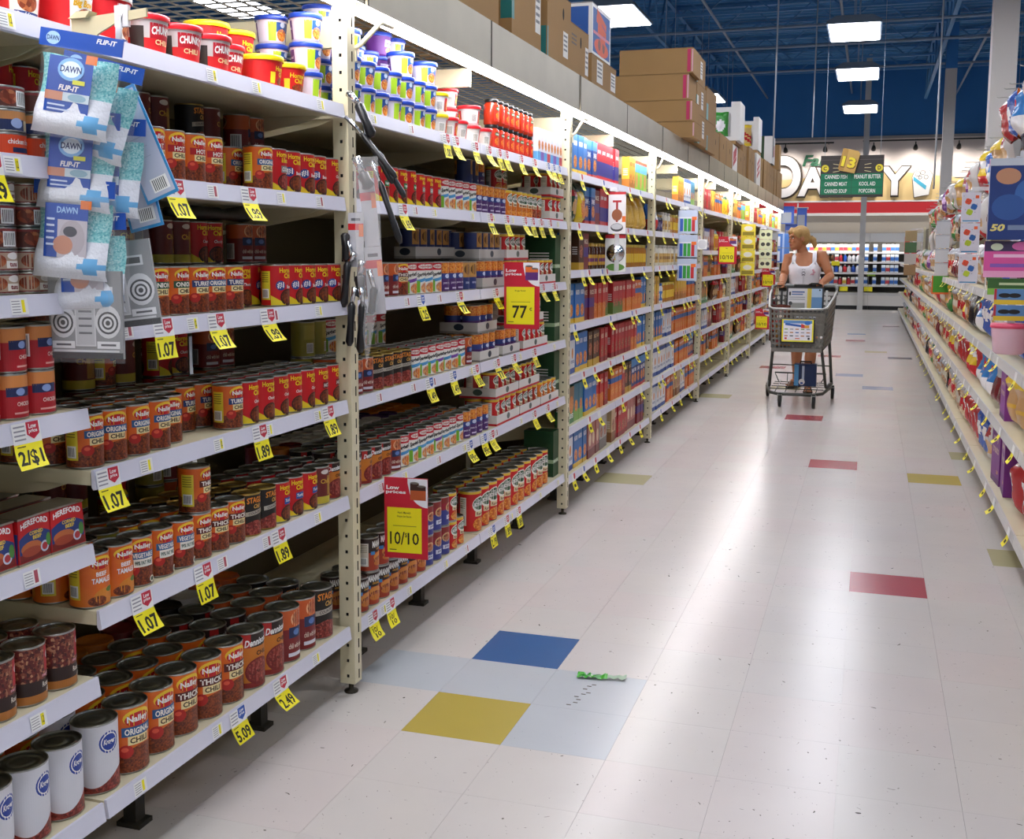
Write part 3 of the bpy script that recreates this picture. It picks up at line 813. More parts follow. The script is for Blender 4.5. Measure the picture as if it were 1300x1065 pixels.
# ---- corned beef tins (tapered rectangular)
g = G(); w2, d2, hh = .046, .030, .092
g.box(-d2, d2, -w2, w2, .003, hh - .003, mat('#b3181f'), taper=-.0035); 
g.box(-d2 - .002, d2 + .002, -w2 - .002, w2 + .002, hh - .004, hh, TIN); g.box(-d2 - .005, d2 + .005, -w2 - .005, w2 + .005, 0, .004, TIN)
root = g.mesh('corned_beef_tin')
g = G()
def tin_front(u, v, d): return (d2 + .0036 * (1 - v / hh) + d, u, v)
A = Art(g, tin_front)
A.rect(-w2, w2, .006, hh - .006, '#1f3a7a'); A.prof(-w2, w2, lambda u: hh * .68 - 6 * u * u, lambda u: hh - .006, '#c4161e')
A.text('HEREFORD', 0, hh * .80, w2 * 1.7, hh * .13, WHITE, .03, arc=.006); A.text('CORNED', .004, hh * .62, w2 * .85, hh * .08, '#f0cf4a', .03); A.text('BEEF', .006, hh * .52, w2 * .55, hh * .08, '#f0cf4a', .03)
A.rect(-w2, w2, .006, hh * .22, '#7a1c1a'); A.ell(-.012, hh * .32, .030, hh * .14, '#c06a3a'); A.ell(-.012, hh * .24, .028, hh * .10, '#a8452c'); A.ell(.026, hh * .26, .012, hh * .12, '#c9d2e6'); A.ell(.026, hh * .26, .008, hh * .08, '#b5303a'); A.ell(.038, hh * .38, .007, hh * .14, '#4a8a3a')
lab = g.mesh('label')
g = G(); A = Art(g, lambda u, v, d: (u, -(w2 + .0036 * (1 - v / hh)) - d, v)); A.rect(-d2, d2, .006, hh - .006, '#1f3a7a'); A.rect(-d2, d2, hh * .68, hh - .006, '#c4161e'); bars(A, 0, .012, .04, .02); lab2 = g.mesh('side_label')
K['cbf'] = dict(name='corned_beef_tin', cat='can', look='red and blue corned beef tin', root=root, parts=[('label', lab), ('side_label', lab2)], r=.048, h=hh)

# ---- plastic tubs
def tub(key, look, body, lidc, art, r=.050, h=.078):
    rb = r * .82
    g = G(); g.lathe([(rb * .92, 0), (rb, .003), (r, h - .004), (r, h)], body, 24)
    root = g.mesh('meal_tub')
    g = G(); g.lathe([(r * 1.04, h - .012), (r * 1.06, h - .010), (r * 1.06, h - .002), (r * 1.04, h + .002), (r * .92, h + .002), (r * .88, h - .001), (r * .3, h - .001)], lidc, 24, bottom=False)
    lidm = g.mesh('tub_lid')
    g = G(); art(Art(g, cyl(rb, r, h)), r, h); lab = g.mesh('label')
    K[key] = dict(name='meal_tub', cat='tub', look=look, root=root, parts=[('tub_lid', lidm), ('label', lab)], r=r, h=h + .003)
def t_hormel(A, r, h):
    wrap(A, r, .006, h - .016, '#d01c20')
    for c in (0, PI * r): A.text('Hormel', c, h * .62, r * 1.0, h * .16, '#f6d81e', .03); A.text('Chili', c + .004, h * .45, r * .6, h * .15, '#f6d81e', .03); A.ell(c + .008, h * .22, r * .5, h * .13, CHILI); A.rect(c - r * .8, c - r * .5, h * .15, h * .5, '#eadb2c')
def t_bowl(A, r, h):
    wrap(A, r, .006, h - .016, '#d3202a')
    for c in (0, PI * r): A.rect(c - r * .55, c + r * .75, .008, h - .018, '#ece9ea'); A.text('Dinty Moore', c + .004, h * .72, r * 1.0, h * .13, '#2447a0', .03); A.text('Big Bowl', c + .004, h * .55, r * 1.0, h * .17, '#e8b11c', .05, .2); A.ell(c + .008, h * .32, r * .42, h * .16, MEAT); A.rect(c - r * .4, c + r * .7, .010, h * .16, '#22408f'); A.text('Beef Stew', c + .006, h * .11, r * .8, h * .07, WHITE, .02)
def t_chunky(A, r, h):
    wrap(A, r, .006, h - .016, '#c9c3c6'); wrap(A, r, .006, h * .42, '#cf2028')
    for c in (0, PI * r): A.rect(c - r * .65, c + r * .7, h * .42, h - .018, '#b5172a'); A.text('CHUNKY', c, h * .60, r * 1.15, h * .20, WHITE, .04, arc=.003); A.text('CHILI', c, h * .34, r * .8, h * .13, '#f0d9a8', .03); A.rect(c - r * 1.5, c - r * .9, h * .1, h * .7, '#3a3434'); A.rect(c + r * .95, c + r * 1.35, h * .1, h * .45, '#e8b52a')
def t_blue(A, r, h):
    wrap(A, r, .006, h - .016, '#d7d2e2'); 
    for c in (0, PI * r):
        A.rect(c - r * .9, c - r * .35, .008, h - .018, '#a8cf2a'); A.rect(c - r * .35, c + r * .6, h * .42, h - .018, '#24509a'); A.ell(c + r * .12, h * .32, r * .42, h * .22, PASTA); A.rect(c + r * .6, c + r * 1.3, .008, h - .018, '#5d2a74'); A.ell(c + .006, h * .68, r * .2, h * .10, '#cfe0f6'); A.text('meal', c + r * .95, h * .5, r * .45, h * .1, '#e6d9ee', .02)
def t_purple(A, r, h):
    wrap(A, r, .006, h - .016, '#6b2f86')
    for c in (0, PI * r): A.rect(c - r * .5, c + r * .5, h * .4, h * .7, '#d9cfe6'); A.ell(c, h * .25, r * .4, h * .14, PASTA); A.text('beef ravioli', c, h * .55, r * .85, h * .12, '#4a2060', .03)
def t_redyel(A, r, h):
    wrap(A, r, .006, h - .016, '#dcd8d8')
    for c in (0, PI * r): A.rect(c - r * .1, c + r * 1.2, .008, h - .018, '#d8222a'); A.ell(c + r * .55, h * .4, r * .45, h * .3, '#f0b62a'); A.ell(c + r * .55, h * .36, r * .35, h * .2, PASTA); bars(A, c - r * .6, h * .15, h * .6, .015)
tub('th', 'red tub with yellow lid', mat('#cf2a26', .35), mat('#f2d41a', .35, name='yellow_lid'), t_hormel, .058, .082)
tub('tw', 'red and white tub, white lid', mat('#d6252d', .35), mat('#e9e6e8', .35, name='white_lid'), t_bowl, .062, .105)
tub('tc', 'clear and red tub, red lid', mat('#c9c3c6', .3), mat('#d3222e', .35, name='red_lid'), t_chunky, .057, .088)
tub('tB', 'green and white tub, blue lid', mat('#d7d2e2', .35), mat('#1f3fa6', .35, name='blue_lid'), t_blue, .046, .078)
tub('tP', 'purple tub, blue lid', mat('#6b2f86', .35), mat('#1f3fa6', .35, name='blue_lid'), t_purple, .046, .078)
tub('tR', 'red and white tub, red lid', mat('#dcd8d8', .35), mat('#d3222e', .35, name='red_lid'), t_redyel, .046, .074)
tub('tY', 'red and white tub, yellow lid', mat('#dcd8d8', .35), mat('#f2d41a', .35, name='yellow_lid'), t_redyel, .046, .074)
def jar(key, look, body, capc, art, r=.033, h=.105, name='sauce_jar'):
    g = G(); g.lathe([(r * .9, 0), (r, .004), (r, h * .78), (r * .80, h * .86), (r * .80, h * .9)], body, 20); root = g.mesh(name)
    g = G(); g.lathe([(r * .86, h * .87), (r * .88, h * .88), (r * .88, h * .99), (r * .84, h)], capc, 20); cap = g.mesh('jar_cap')
    g = G(); art(Art(g, cyl(r)), r, h); lab = g.mesh('label')
    K[key] = dict(name=name, cat='jar', look=look, root=root, parts=[('jar_cap', cap), ('label', lab)], r=r, h=h)
def j_red(A, r, h):
    for c in (0,): A.rect(c - r * .8, c + r * .8, h * .12, h * .72, '#c22a1c'); A.ell(c + r * .1, h * .34, r * .6, h * .16, PASTA); A.ell(c, h * .62, r * .5, h * .08, '#2f6a35'); A.text('SALSA', c, h * .62, r * .7, h * .07, WHITE, .03)
jar('jr', 'red jar with black cap', mat('#b5321a', .2, name='red_sauce'), BLACK, j_red)
def j_brown(A, r, h):
    for c in (0,): A.rect(c - r * .85, c + r * .85, h * .15, h * .55, '#d2a23a'); A.rect(c - r * .7, c + r * .7, h * .28, h * .42, '#6d2f6b')
jar('jb', 'brown bottle with gold label', mat('#4a2616', .2, name='brown_sauce'), mat('#c9a545', .3, .6), j_brown, .034, .15)
jar('jy', 'amber jar with yellow label', mat('#b8792a', .2, name='amber_sauce'), mat('#d9c04a', .3), lambda A, r, h: [A.rect(c - r * .9, c + r * .9, h * .2, h * .6, '#e3bd3c') for c in (0,)], .036, .15)
jar('jw', 'white bottle with pale label', mat('#e6e0d2', .3), mat('#d8d4ce', .3), lambda A, r, h: [(A.rect(c - r * .9, c + r * .9, h * .15, h * .6, '#d9b36a'), A.rect(c - r * .6, c + r * .6, h * .3, h * .45, '#8a5a3a')) for c in (0,)], .036, .155)
jar('jd', 'dark jar with gold lid', mat('#2b1f1c', .2, name='dark_jar_glass'), mat('#b59a55', .3, .8), lambda A, r, h: [(A.rect(c - r, c + r, h * .12, h * .66, '#3a2f66'), A.ell(c, h * .4, r * .7, h * .18, '#d9d3e6')) for c in (0,)], .042, .13)
jar('jbl', 'blue topped white jar', mat('#e3e6ee', .3), mat('#2a57b0', .35), lambda A, r, h: [(A.rect(c - r * .9, c + r * .9, h * .12, h * .6, '#3f74c4'), A.ell(c, h * .36, r * .5, h * .14, '#f0e8c8')) for c in (0,)], .036, .15)

# ---- cartons
BX = {}
def carton(key, look, w, h, d, base, bands=(), name='dinner_box', food=None, words=(), sidec=None):
    """bands: (v0, v1, colour) as fractions ; words: (text, cu, cv, width, height, colour)"""
    g = G(); g.box(-d / 2, d / 2, -w / 2, w / 2, 0, h, mat(base) if isinstance(base, str) else base)
    def face(A, hw, fw):
        for v0, v1, c in bands: A.rect(-hw, hw, v0 * h, v1 * h, c)
        if food and fw: A.ell(0, h * food[1], hw * food[2], h * food[3], food[0])
        if fw:
            for t, cu, cv, ww, hh2, c in words: A.text(t, cu * hw, cv * h, ww * 2 * hw, hh2 * h, c, .03)
        else:
            for k in range(4): A.rect(-hw * .7, hw * .6, h * (.60 - .06 * k), h * (.625 - .06 * k), WHITE)
    A = Art(g, front(d / 2), step=1); face(A, w / 2, True)
    A = Art(g, side(-w / 2), step=1); face(A, d / 2, False)
    K[key] = dict(name=name, cat='box' if 'box' in name else 'carton', look=look, root=g.mesh(name), parts=[], r=w / 2, h=h, d=d)
def W(t, c='#ffffff', cv=.78, w=.7, hh=.13): return ((t, 0, cv, w, hh, c),)
carton('b_blue', 'blue dinner box', .095, 0.212, .045, '#2a6db5', [(.0, .12, '#e2b93c')], food=(PASTA, .32, .7, .16), words=W('MACARONI'), name='macaroni_box')
carton('b_navy', 'navy dinner box', .10, 0.207, .045, '#1f3f86', [(.75, 1, '#4f8fd0'), (0, .1, '#c5423a')], food=(PASTA, .35, .7, .16), words=W('DINNER', cv=.62), name='macaroni_box')
carton('b_red', 'red dinner box', .095, 0.201, .045, '#b8232b', [(.0, .15, '#8a1a24')], food=(MEAT, .34, .7, .17), words=W('HELPER', '#f3e6d0'), name='skillet_box')
carton('b_redor', 'red and orange box', .095, 0.201, .045, '#c02a2a', [(0, .42, '#d9762c')], food=(PASTA, .30, .7, .15), words=W('HELPER', '#f3e6d0'), name='skillet_box')
carton('b_redgr', 'red and green box', .095, 0.201, .045, '#b5242c', [(0, .36, '#5d7a34')], food=(MEAT, .34, .6, .13), words=W('HELPER', '#f3e6d0'), name='skillet_box')
carton('b_dkred', 'dark red box', .11, 0.200, .05, '#7e1b25', [(.35, .62, '#4a2a7a')], words=W('RICE', '#e8d9c0'), name='rice_box')
carton('b_redtall', 'tall red box with violet panel', .11, 0.215, .05, '#c9202e', [(.12, .5, '#35318a')], words=W('JASMINE', '#ffffff', .74), name='rice_box')
carton('b_yel', 'yellow box', .10, 0.207, .05, '#dfb23a', [(0, .3, '#b5702a')], food=(PASTA, .32, .65, .15), words=W('PASTA', '#7a2a1a'), name='pasta_box')
carton('b_org', 'orange box', .10, 0.195, .05, '#d9702a', [(.55, .72, '#2f62a8')], food=(PASTA, .30, .7, .16), words=W('PASTA', '#ffffff', .86, hh=.1), name='pasta_box')
carton('b_grn', 'green side dish box', .12, 0.201, .05, '#3f7a45', [(.45, 1, '#8a6a4a')], food=(PASTA, .5, .8, .25), words=W('SIDES', '#ffffff', .2), name='side_dish_box')
carton('b_brn', 'brown and black box', .095, 0.201, .045, '#4a2d1c', [(0, .2, '#c9a13a')], food=(MEAT, .5, .7, .18), words=W('SKILLET', '#e8c890', .85, hh=.1), name='skillet_box')
carton('b_wht', 'white and blue box', .12, 0.212, .06, '#dfe0e4', [(0, .14, '#2c4f9c'), (.86, 1, '#2c4f9c')], food=(mat('#d98a3a'), .52, .35, .14), words=W('POTATOES', '#2c3f80', .3, hh=.08), name='potato_box')
carton('b_whred', 'white box with red edge', .17, 0.240, .08, '#ece8e6', [(0, .2, '#d2263a')], food=(MEAT, .45, .7, .16), words=W('CRACKERS', '#5a5a5a', .82, .6, .08), name='cracker_box')
carton('b_grlime', 'lime green box', .13, 0.200, .06, '#8fc43e', [(.62, 1, '#6ab4dc'), (.9, 1, '#d24a2e')], food=(mat('#d99a62'), .35, .5, .25), name='snack_box')
carton('b_beige', 'tan box', .11, 0.212, .05, '#c9ab82', [(0, .3, '#8a5a34')], food=(MEAT, .5, .6, .18), name='snack_box')
carton('b_pink', 'dusty red box', .10, 0.212, .05, '#b06a62', [(0, .24, '#7d3a3a')], food=(mat('#e3c6a8'), .5, .6, .18), name='snack_box')
carton('b_teal', 'blue green box', .10, 0.207, .05, '#3a7a94', [(0, .3, '#86b45a')], food=(PASTA, .4, .6, .16), name='pasta_box')
carton('b_grey', 'grey box', .10, 0.212, .05, '#a5a19c', [(0, .3, '#6f6a66')], food=(MEAT, .5, .6, .16), name='snack_box')
# ---- bags and pouches
def bag(key, look, w, h, d, fn, name='snack_bag', mats=(), seed=1, crimp=.05, lean=0.0):
    """pillow bag facing +x; fn(s, t) gives an index into mats for a spot on the front (s, t in 0..1)"""
    rr = random.Random(seed); g = G(); nu, nv = 12, 14
    ph = [rr.random() * 6.3 for _ in range(8)]
    def P(i, j, sgn):
        s = i / nu; t = j / nv
        e = max(0.0, 1 - abs(2 * s - 1) ** 2.6) ** .6
        k = max(0.0, min(1, t / .16)) ** .6 * max(0.0, min(1, (1 - t) / .22)) ** .7
        wr = 1 + .10 * math.sin(s * 9 + ph[0] + t * 3) + .08 * math.sin(t * 14 + ph[1]) + .06 * math.sin(s * 17 - t * 11 + ph[2])
        th = d / 2 * e * (.12 + .88 * k) * wr
        ww = w * (1 - .06 * k) * (1 + .015 * math.sin(t * 13 + ph[3]))
        x = sgn * th + .01 * math.sin(t * 5 + ph[4]) + lean * t * t
        return (x, (s - .5) * ww, t * h * (1 + .012 * math.sin(s * 8 + ph[5])))
    for sgn in (1, -1):
        vs = [P(i, j, sgn) for j in range(nv + 1) for i in range(nu + 1)]
        by = {}
        for j in range(nv):
            for i in range(nu):
                q = (j * (nu + 1) + i, j * (nu + 1) + i + 1, (j + 1) * (nu + 1) + i + 1, (j + 1) * (nu + 1) + i)
                s, t = (i + .5) / nu, (j + .5) / nv
                by.setdefault(fn(s if sgn > 0 else 1 - s, t), []).append(q if sgn > 0 else q[::-1])
        off = len(g.v); g.v.extend(vs)
        for k, qs in by.items():
            mi = g.m(mats[k])
            for q in qs: g.f.append(tuple(off + a for a in q)); g.mi.append(mi); g.sm.append(True)
    K[key] = dict(name=name, cat='bag' if 'bag' in name else 'pouch', look=look, root=g.mesh(name), parts=[], r=w / 2, h=h, d=d)
def film(h, r=.22): return mat(h, r, name='film_' + h.strip('#'), spec=.7)
def blob(s, t, cs, ct, rs, rt): return ((s - cs) / rs) ** 2 + ((t - ct) / rt) ** 2 < 1
# ================================================================ stocking the shelves
LEVEL6 = ['lowest', 'second', 'third', 'fourth', 'fifth', 'top']
LEVEL7 = ['lowest', 'second', 'third', 'fourth', 'fifth', 'sixth', 'top']
def put(key, x, y, z, rz=0.0, label=None, group=None, tilt=None):
    k = K[key]
    o = bpy.data.objects.new(k['name'], k['root']); COL.objects.link(o)
    o.location = (x, y, z); o.rotation_euler = (0, 0, rz)
    if tilt: o.rotation_euler = tilt
    o['category'] = k['cat']; o['label'] = label
    if group: o['group'] = group
    for n, me in k['parts']:
        c = bpy.data.objects.new(n, me); COL.objects.link(c); c.parent = o
    return o
DARKMESH = {}
def deep_mesh(key):
    """whole can in one mesh, for the uncountable rows in the dark"""
    if key not in DARKMESH:
        k = K[key]; g = G(); r, h = k['r'], k['h']
        g.lathe([(r * .95, 0), (r, .003), (r, h - .003), (r * .96, h), (r * .93, h - .004), (r * .3, h - .004)], k['parts'][0][1].materials[0], 12, bottom=False)
        me = g
        DARKMESH[key] = g
    return DARKMESH[key]
def shelf_row(si, li, items, y0, pitch=.079, x=-.302, rows=2, back=None, behind=None, deep=0, jitter=.002, turn=.22, stack=None, gapback=True):
    """one shelf of cans: items left to right (None = gap, (key, setback) = pushed in); rows standing behind; deep = further rows as one object"""
    zs = SECZ[si]; z = zs[li] + .0008
    lv = LEVEL6[li] if len(zs) == 6 else LEVEL7[li]
    bay = BAYNAME[si]
    plc = '%s shelf, %s bay' % (lv, bay)
    grp = 'cans on the %s shelf of the %s bay' % (lv, bay)
    n = 0
    for i, it in enumerate(items):
        y = y0 + pitch * i
        sb = 0
        if isinstance(it, tuple): it, sb = it
        if it:
            n += 1; k = K[it]
            put(it, x + R.uniform(-jitter, jitter) - sb, y, z, R.uniform(-turn, turn) - .28, '%s, %s from left, %s, %s' % (k['look'], nth(n - 1), 'front row' if not sb else 'pushed back', plc), grp)
            if stack and i in stack:
                for q in range(1, stack[i] + 1):
                    put(it, x - sb, y, z + q * (k['h'] + .0006), R.uniform(-turn, turn), '%s stacked %s, %s from left, %s' % (k['look'], 'upon another' if q == 1 else 'third high', nth(n - 1), plc), grp)
    kinds_ = back or [i[0] if isinstance(i, tuple) else i for i in items]
    for rw in range(1, rows):
        for i in range(len(kinds_)):
            key = kinds_[i % len(kinds_)]
            if not key: 
                if not gapback: continue
                key = next(q for q in kinds_ if q)
            if rw == 1 and i < len(items) and isinstance(items[i], tuple) and items[i][1] > .03: continue
            k = K[key]; xx = x - rw * (2 * k['r'] + .005) - .008
            put(key, xx, y0 + pitch * i + R.uniform(-.002, .002), z, R.uniform(-.5, .5), '%s, %s row, %s from left, %s' % (k['look'].replace(' with bowl picture', ' with bowl'), 'shaded second' if rw == 1 else 'dim third', nth(i), plc), grp + ', row %d' % (rw + 1) + ' ' + key)
    if behind:
        keys, xb = behind
        for i in range(len(items)):
            key = keys[i % len(keys)]
            if not key or y0 + pitch * i > SEC[si][1] - .06: continue
            k = K[key]
            for q in (1,):
                put(key, xb, y0 + pitch * i + R.uniform(-.002, .002), z + k['h'] + .0006, R.uniform(-.6, .6), '%s atop back row, %s from left, %s' % (k['look'], nth(i), plc), grp + ', stacked at the back ' + key)
            put(key, xb, y0 + pitch * i + R.uniform(-.002, .002), z, R.uniform(-.6, .6), '%s in back row, %s from left, %s' % (k['look'], nth(i), plc), grp + ', under the back stack ' + key)
    if deep:
        g = G()
        for rw in range(rows, rows + deep):
            for i in range(len(kinds_)):
                key = kinds_[(i + rw) % len(kinds_)] or next(q for q in kinds_ if q)
                d = deep_mesh(key); r = K[key]['r']
                ox, oy = x - rw * (2 * r + .005) - .008, y0 + pitch * i
                for mt_i, mt in enumerate(d.mats):
                    fs = [f for f, m_ in zip(d.f, d.mi) if m_ == mt_i]
                    g.add([(a + ox, b + oy, c + z) for a, b, c in d.v], fs, mt, True)
        tag(ob('rows_of_cans', g), 'dark rows of cans at the back of the %s shelf, %s bay' % (lv, bay), 'cans', kind='stuff')

S = shelf_row
# ---- second bay (before the first post)
Y = -.95
S(1, 0, ['KW', 'NO', 'NO', 'NT', 'NT', 'NT', 'DN', 'DN', 'KC', 'KC', 'SG'], -.932, .1022, x=-.317, rows=3, deep=1, jitter=.004, turn=.15)
S(1, 1, ['bt', 'bt', 'nf', 'nf', 'nf', 'nt', 'nt', 'nt', 'sg', 'sg', 'ht', 'ht', 'ht', 'dk', 'dn'], -.945, .0785, rows=3, back=['bt', 'no', 'ol', 'nt', 'nt', 'nt', 'sg', 'sg', 'sg', 'sg', 'ht', 'ht', 'dk', 'dk', 'dn'], stack={5: 1}, behind=(['ol', 'ol', None, 'dk', 'dk', None, 'hc', None, 'ol', 'kc', None, None, None, None, None], -.60), deep=0)
S(1, 2, ['no', 'no', 'no', 'no', ('no', .02), None, None, 'nu', 'hc', 'hc', 'hc', 'hc', 'hc', 'hh', 'hh'], -.945, .0785, rows=3, back=['no', 'no', 'no', 'no', 'no', 'nu', 'nu', 'nu', 'hc', 'hc', 'hc', 'hc', 'hh', 'hh', 'kc'], behind=(['dk', 'ol', 'no', None, 'dk', 'no', 'dk', None, 'hc', 'hc', None, 'kc', 'kc', None, 'dk'], -.565), deep=0)
S(1, 3, [None, 'nn', 'nn', 'nn', 'nn', 'nu', 'no', 'nu', ('hc', .07), ('hc', .07), 'hn', 'hn', 'hn', 'hn', 'hn'], -.93, .0785, rows=2, back=['nn'] * 4 + ['nu'] * 4 + ['hc', 'hc'] + ['hn'] * 5, behind=(['dk', 'hc', 'hc', 'hc', 'nu', 'dk', None, 'dk', 'dk', 'hc', 'hc', None, 'kc', 'kc', 'kc'], -.505))
S(1, 4, [None, None, 'nh', 'nh', 'nh', 'nh', 'nh', ('hn', .10), ('dk', .10), 'no', 'hb', 'hn', 'hn', 'hn', 'hc'], -.93, .0785, rows=2, back=['nh'] * 6 + ['hn', 'dk', 'dk', 'no', 'hn', 'hn', 'hn', 'hc', 'hc'], behind=(['hc', 'hc', 'hc', 'hc', 'hc', None, 'dk', 'dk', None, 'sg', 'dk', None, 'kc', 'kc', 'kc'], -.505))
g = G(); g.tube([(0, 0, 0), (0, .05, 0), (0, .06, .0), (0, .24, .0), (0, .26, .0), (0, .36, .004), (0, .39, .004)], .02, BLACK, 12, radii=[.012, .015, .019, .019, .015, .023, .021])
tag(ob('black_tube', g, None, (-.49, -.36, 1.235 + .2295 + .0225)), 'long black tube lying across the stacked cans, fourth shelf, second bay', 'tube')
# top shelf of the second bay: tubs
def tubs(si, z, spec, where):
    """spec: (key, y, x, stack count)"""
    cnt = {}
    for key, y, x, n in spec:
        k = K[key]; zz = z + .0008
        cnt[key] = cnt.get(key, 0) + 1
        for q in range(n):
            put(key, x, y, zz, R.uniform(-.5, .3), '%s, %s %s stack, top shelf, %s bay' % (k['look'], ['base of', 'second in', 'third in', 'fourth in'][q], nth(cnt[key] - 1), where), 'tubs on the top shelf of the %s bay' % where)
            zz += k['h'] + .0006
tubs(1, 1.815, [('tw', -.925, -.33, 1), ('tw', -.79, -.34, 1), ('tc', -.66, -.33, 1), ('tc', -.535, -.325, 1), ('tc', -.41, -.325, 1), ('tc', -.29, -.36, 1), ('th', -.155, -.325, 1), ('th', -.02, -.33, 1), ('th', -.20, -.46, 2), ('th', -.07, -.46, 2), ('tB', .10, -.325, 3), ('tB', .10, -.435, 3), ('tc', -.60, -.46, 1), ('tw', -.80, -.48, 1)], 'second')
tubs(0, 1.815, [('tw', -1.063, -.34, 1), ('tw', -1.063, -.48, 1), ('tc', -1.19, -.33, 1)], 'first')
for i, y in enumerate((-1.40, -1.31)):
    put('jd', -.40, y, 1.816, 0, 'dark jar with gold lid, %s from left on the top shelf, first bay' % nth(i), 'dark jars on the top shelf')
# ---- first bay
for i, (key, y, q) in enumerate([('to', -1.225, 1), ('to', -1.13, 1), ('to', -1.04, 1)]):
    put(key, -.31, y, 1.5588, R.uniform(-.3, .3), 'flat orange can, %s along the sixth shelf, first bay' % nth(i), 'flat cans on the sixth shelf')
    put('tv', -.31, y, 1.5588 + .0426, R.uniform(-.3, .3), 'flat navy can upon an orange one, %s along the sixth shelf, first bay' % nth(i), 'flat cans on the sixth shelf')
    put('tb', -.31, y, 1.5588 + .0852, R.uniform(-.3, .3), 'flat brown can topping its stack, %s along the sixth shelf, first bay' % nth(i), 'flat cans on the sixth shelf')
for i, y in enumerate([-1.235, -1.145, -1.055]):
    for q, key in enumerate(['tr', 'tr', 'tb', 'tb', 'tr']):
        put(key, -.33, y, 1.3008 + q * .0426, -.2 + R.uniform(-.2, .2), '%s, level %s of the %s stack, fifth shelf, first bay' % (K[key]['look'], ['one', 'two', 'three', 'four', 'five'][q], nth(i)), 'flat can stacks on the fifth shelf')
carton('lunch', 'white and green lunch box', .16, .045, .10, '#e6e6e2', [(0, .2, '#3d7f4a')], name='lunch_box', food=None, words=(('CHICKEN BREAST', -.1, .25, .8, .2, '#3a4a86'),))
put('lunch', -.315, -1.235, 1.3008 - 0.0, 0, 'white lunch kit box on the fifth shelf, first bay') if False else None
for i, y in enumerate([-1.225, -1.15, -1.075]):
    put('sr', -.305, y, 1.0658, R.uniform(-.3, .2), 'small red can with navy patch, %s from left, front row, fourth shelf', 'small red cans') if False else put('sr', -.305, y, 1.0658, R.uniform(-.3, .2), 'small red can with navy patch, %s from left, front row, fourth shelf' % nth(i), 'small red cans on the fourth shelf')
    put('sr', -.305, y, 1.0658 + .0886, R.uniform(-.3, .2), 'small red can stacked upon another, %s from left, fourth shelf' % nth(i), 'small red cans on the fourth shelf')
    put('sr', -.39, y, 1.0658, R.uniform(-.3, .2), 'small red can, second row, %s from left, fourth shelf, first bay' % nth(i), 'small red cans in the second row')
for i, y in enumerate([-1.335, -1.235, -1.135, -1.04]):
    put('cbf', -.305, y, .7848, R.uniform(-.06, .06), 'red and blue corned beef tin, %s from left, front row, third shelf' % nth(i), 'corned beef tins on the third shelf')
    put('cbf', -.385, y, .7848, R.uniform(-.06, .06), 'red and blue corned beef tin, shaded second row, %s from left, third shelf' % nth(i), 'corned beef tins in the second row')
    put('cbf', -.465, y, .7848, R.uniform(-.06, .06), 'red and blue corned beef tin, dim third row, %s from left, third shelf' % nth(i), 'corned beef tins in the third row')
for i, y in enumerate([-1.31, -1.225, -1.14, -1.052]):
    put('ha', -.308, y, .5008, R.uniform(-.1, .1) + .1, 'dark red hash can, %s from left, front row, second shelf' % nth(i), 'hash cans on the second shelf')
    put('ha', -.40, y, .5008, R.uniform(-.3, .3), 'dark red hash can, shaded second row, %s from left, second shelf' % nth(i), 'hash cans in the second row')
for i, y in enumerate([-1.35, -1.25, -1.15, -1.05]):
    put('KW', -.316, y, .2238, R.uniform(-.2, .2), 'large white can with blue roundel, %s from left, lowest shelf, first bay' % nth(i), 'large cans on the lowest shelf of the first bay')
    put('NO', -.424, y, .2238, R.uniform(-.2, .2), 'large orange can, shaded second row, %s from left, lowest shelf, first bay' % nth(i), 'large cans in the second row of the first bay')
# ---- third and fourth bays (between the first two posts)
S(2, 0, ['KW', 'mw', 'mw', 'mw', 'mw', 'mw', 'mw', 'mw', 'hu', 'hu', 'hu', 'cb', 'cb'][1:], .345, .0815, rows=2, back=['mw'] * 7 + ['hu'] * 3 + ['cb'] * 2, stack={1: 1, 2: 1, 3: 1, 4: 1, 5: 1, 6: 1, 7: 1, 8: 1, 9: 1, 10: 1})
S(3, 0, ['CB'] * 11, 1.462, .1025, x=-.317, rows=2)
S(2, 1, ['dn', 'dn', 'dn', 'dn', 'kc', 'so', 'so', 'so', 'so', 'sp', 'so', 'so', 'so', 'kp', 'kp'], .30, .0785, rows=3, deep=2)
S(3, 1, ['kp', 'kp'] + [None] * 13, 1.47, .079, rows=1)
S(2, 2, ['kc', 'kc', 'sg', 'sg', 'sg', 'sg', 'so', 'so', 'so', 'sp', 'so', 'sp', 'so', 'kc'], .32, .0785, rows=2, back=['kc', 'kc', 'sg', 'sg', 'sg', 'sg', 'so', 'so', 'so', 'sp', 'so', 'sp', 'so', 'kc'], behind=(['ol', 'ol', 'so', 'ol', 'so', 'so', 'so', 'so', None, None, None, None, None, None], -.47))
S(2, 3, ['kc', 'kc', 'nt', 'sp', 'so', 'so', 'so', 'kp', 'kp', 'kp', 'kb', 'kb'], .53, .0785, rows=2)
S(2, 4, ['hv', 'hv', 'hv', 'hv', 'hb', 'hb', 'hb', 'so', 'so', 'sp', 'so', 'so'], .53, .0785, rows=2)
S(3, 4, ['kp', 'kp', 'kp', 'kp', 'kp', 'co', 'co', 'co', 'co', 'co', 'cm', 'cm'], 1.46, .0785, rows=2, behind=([None, None, 'kb', 'kb', 'kp', None, None, 'cb', 'cb', None, None, None], -.40))
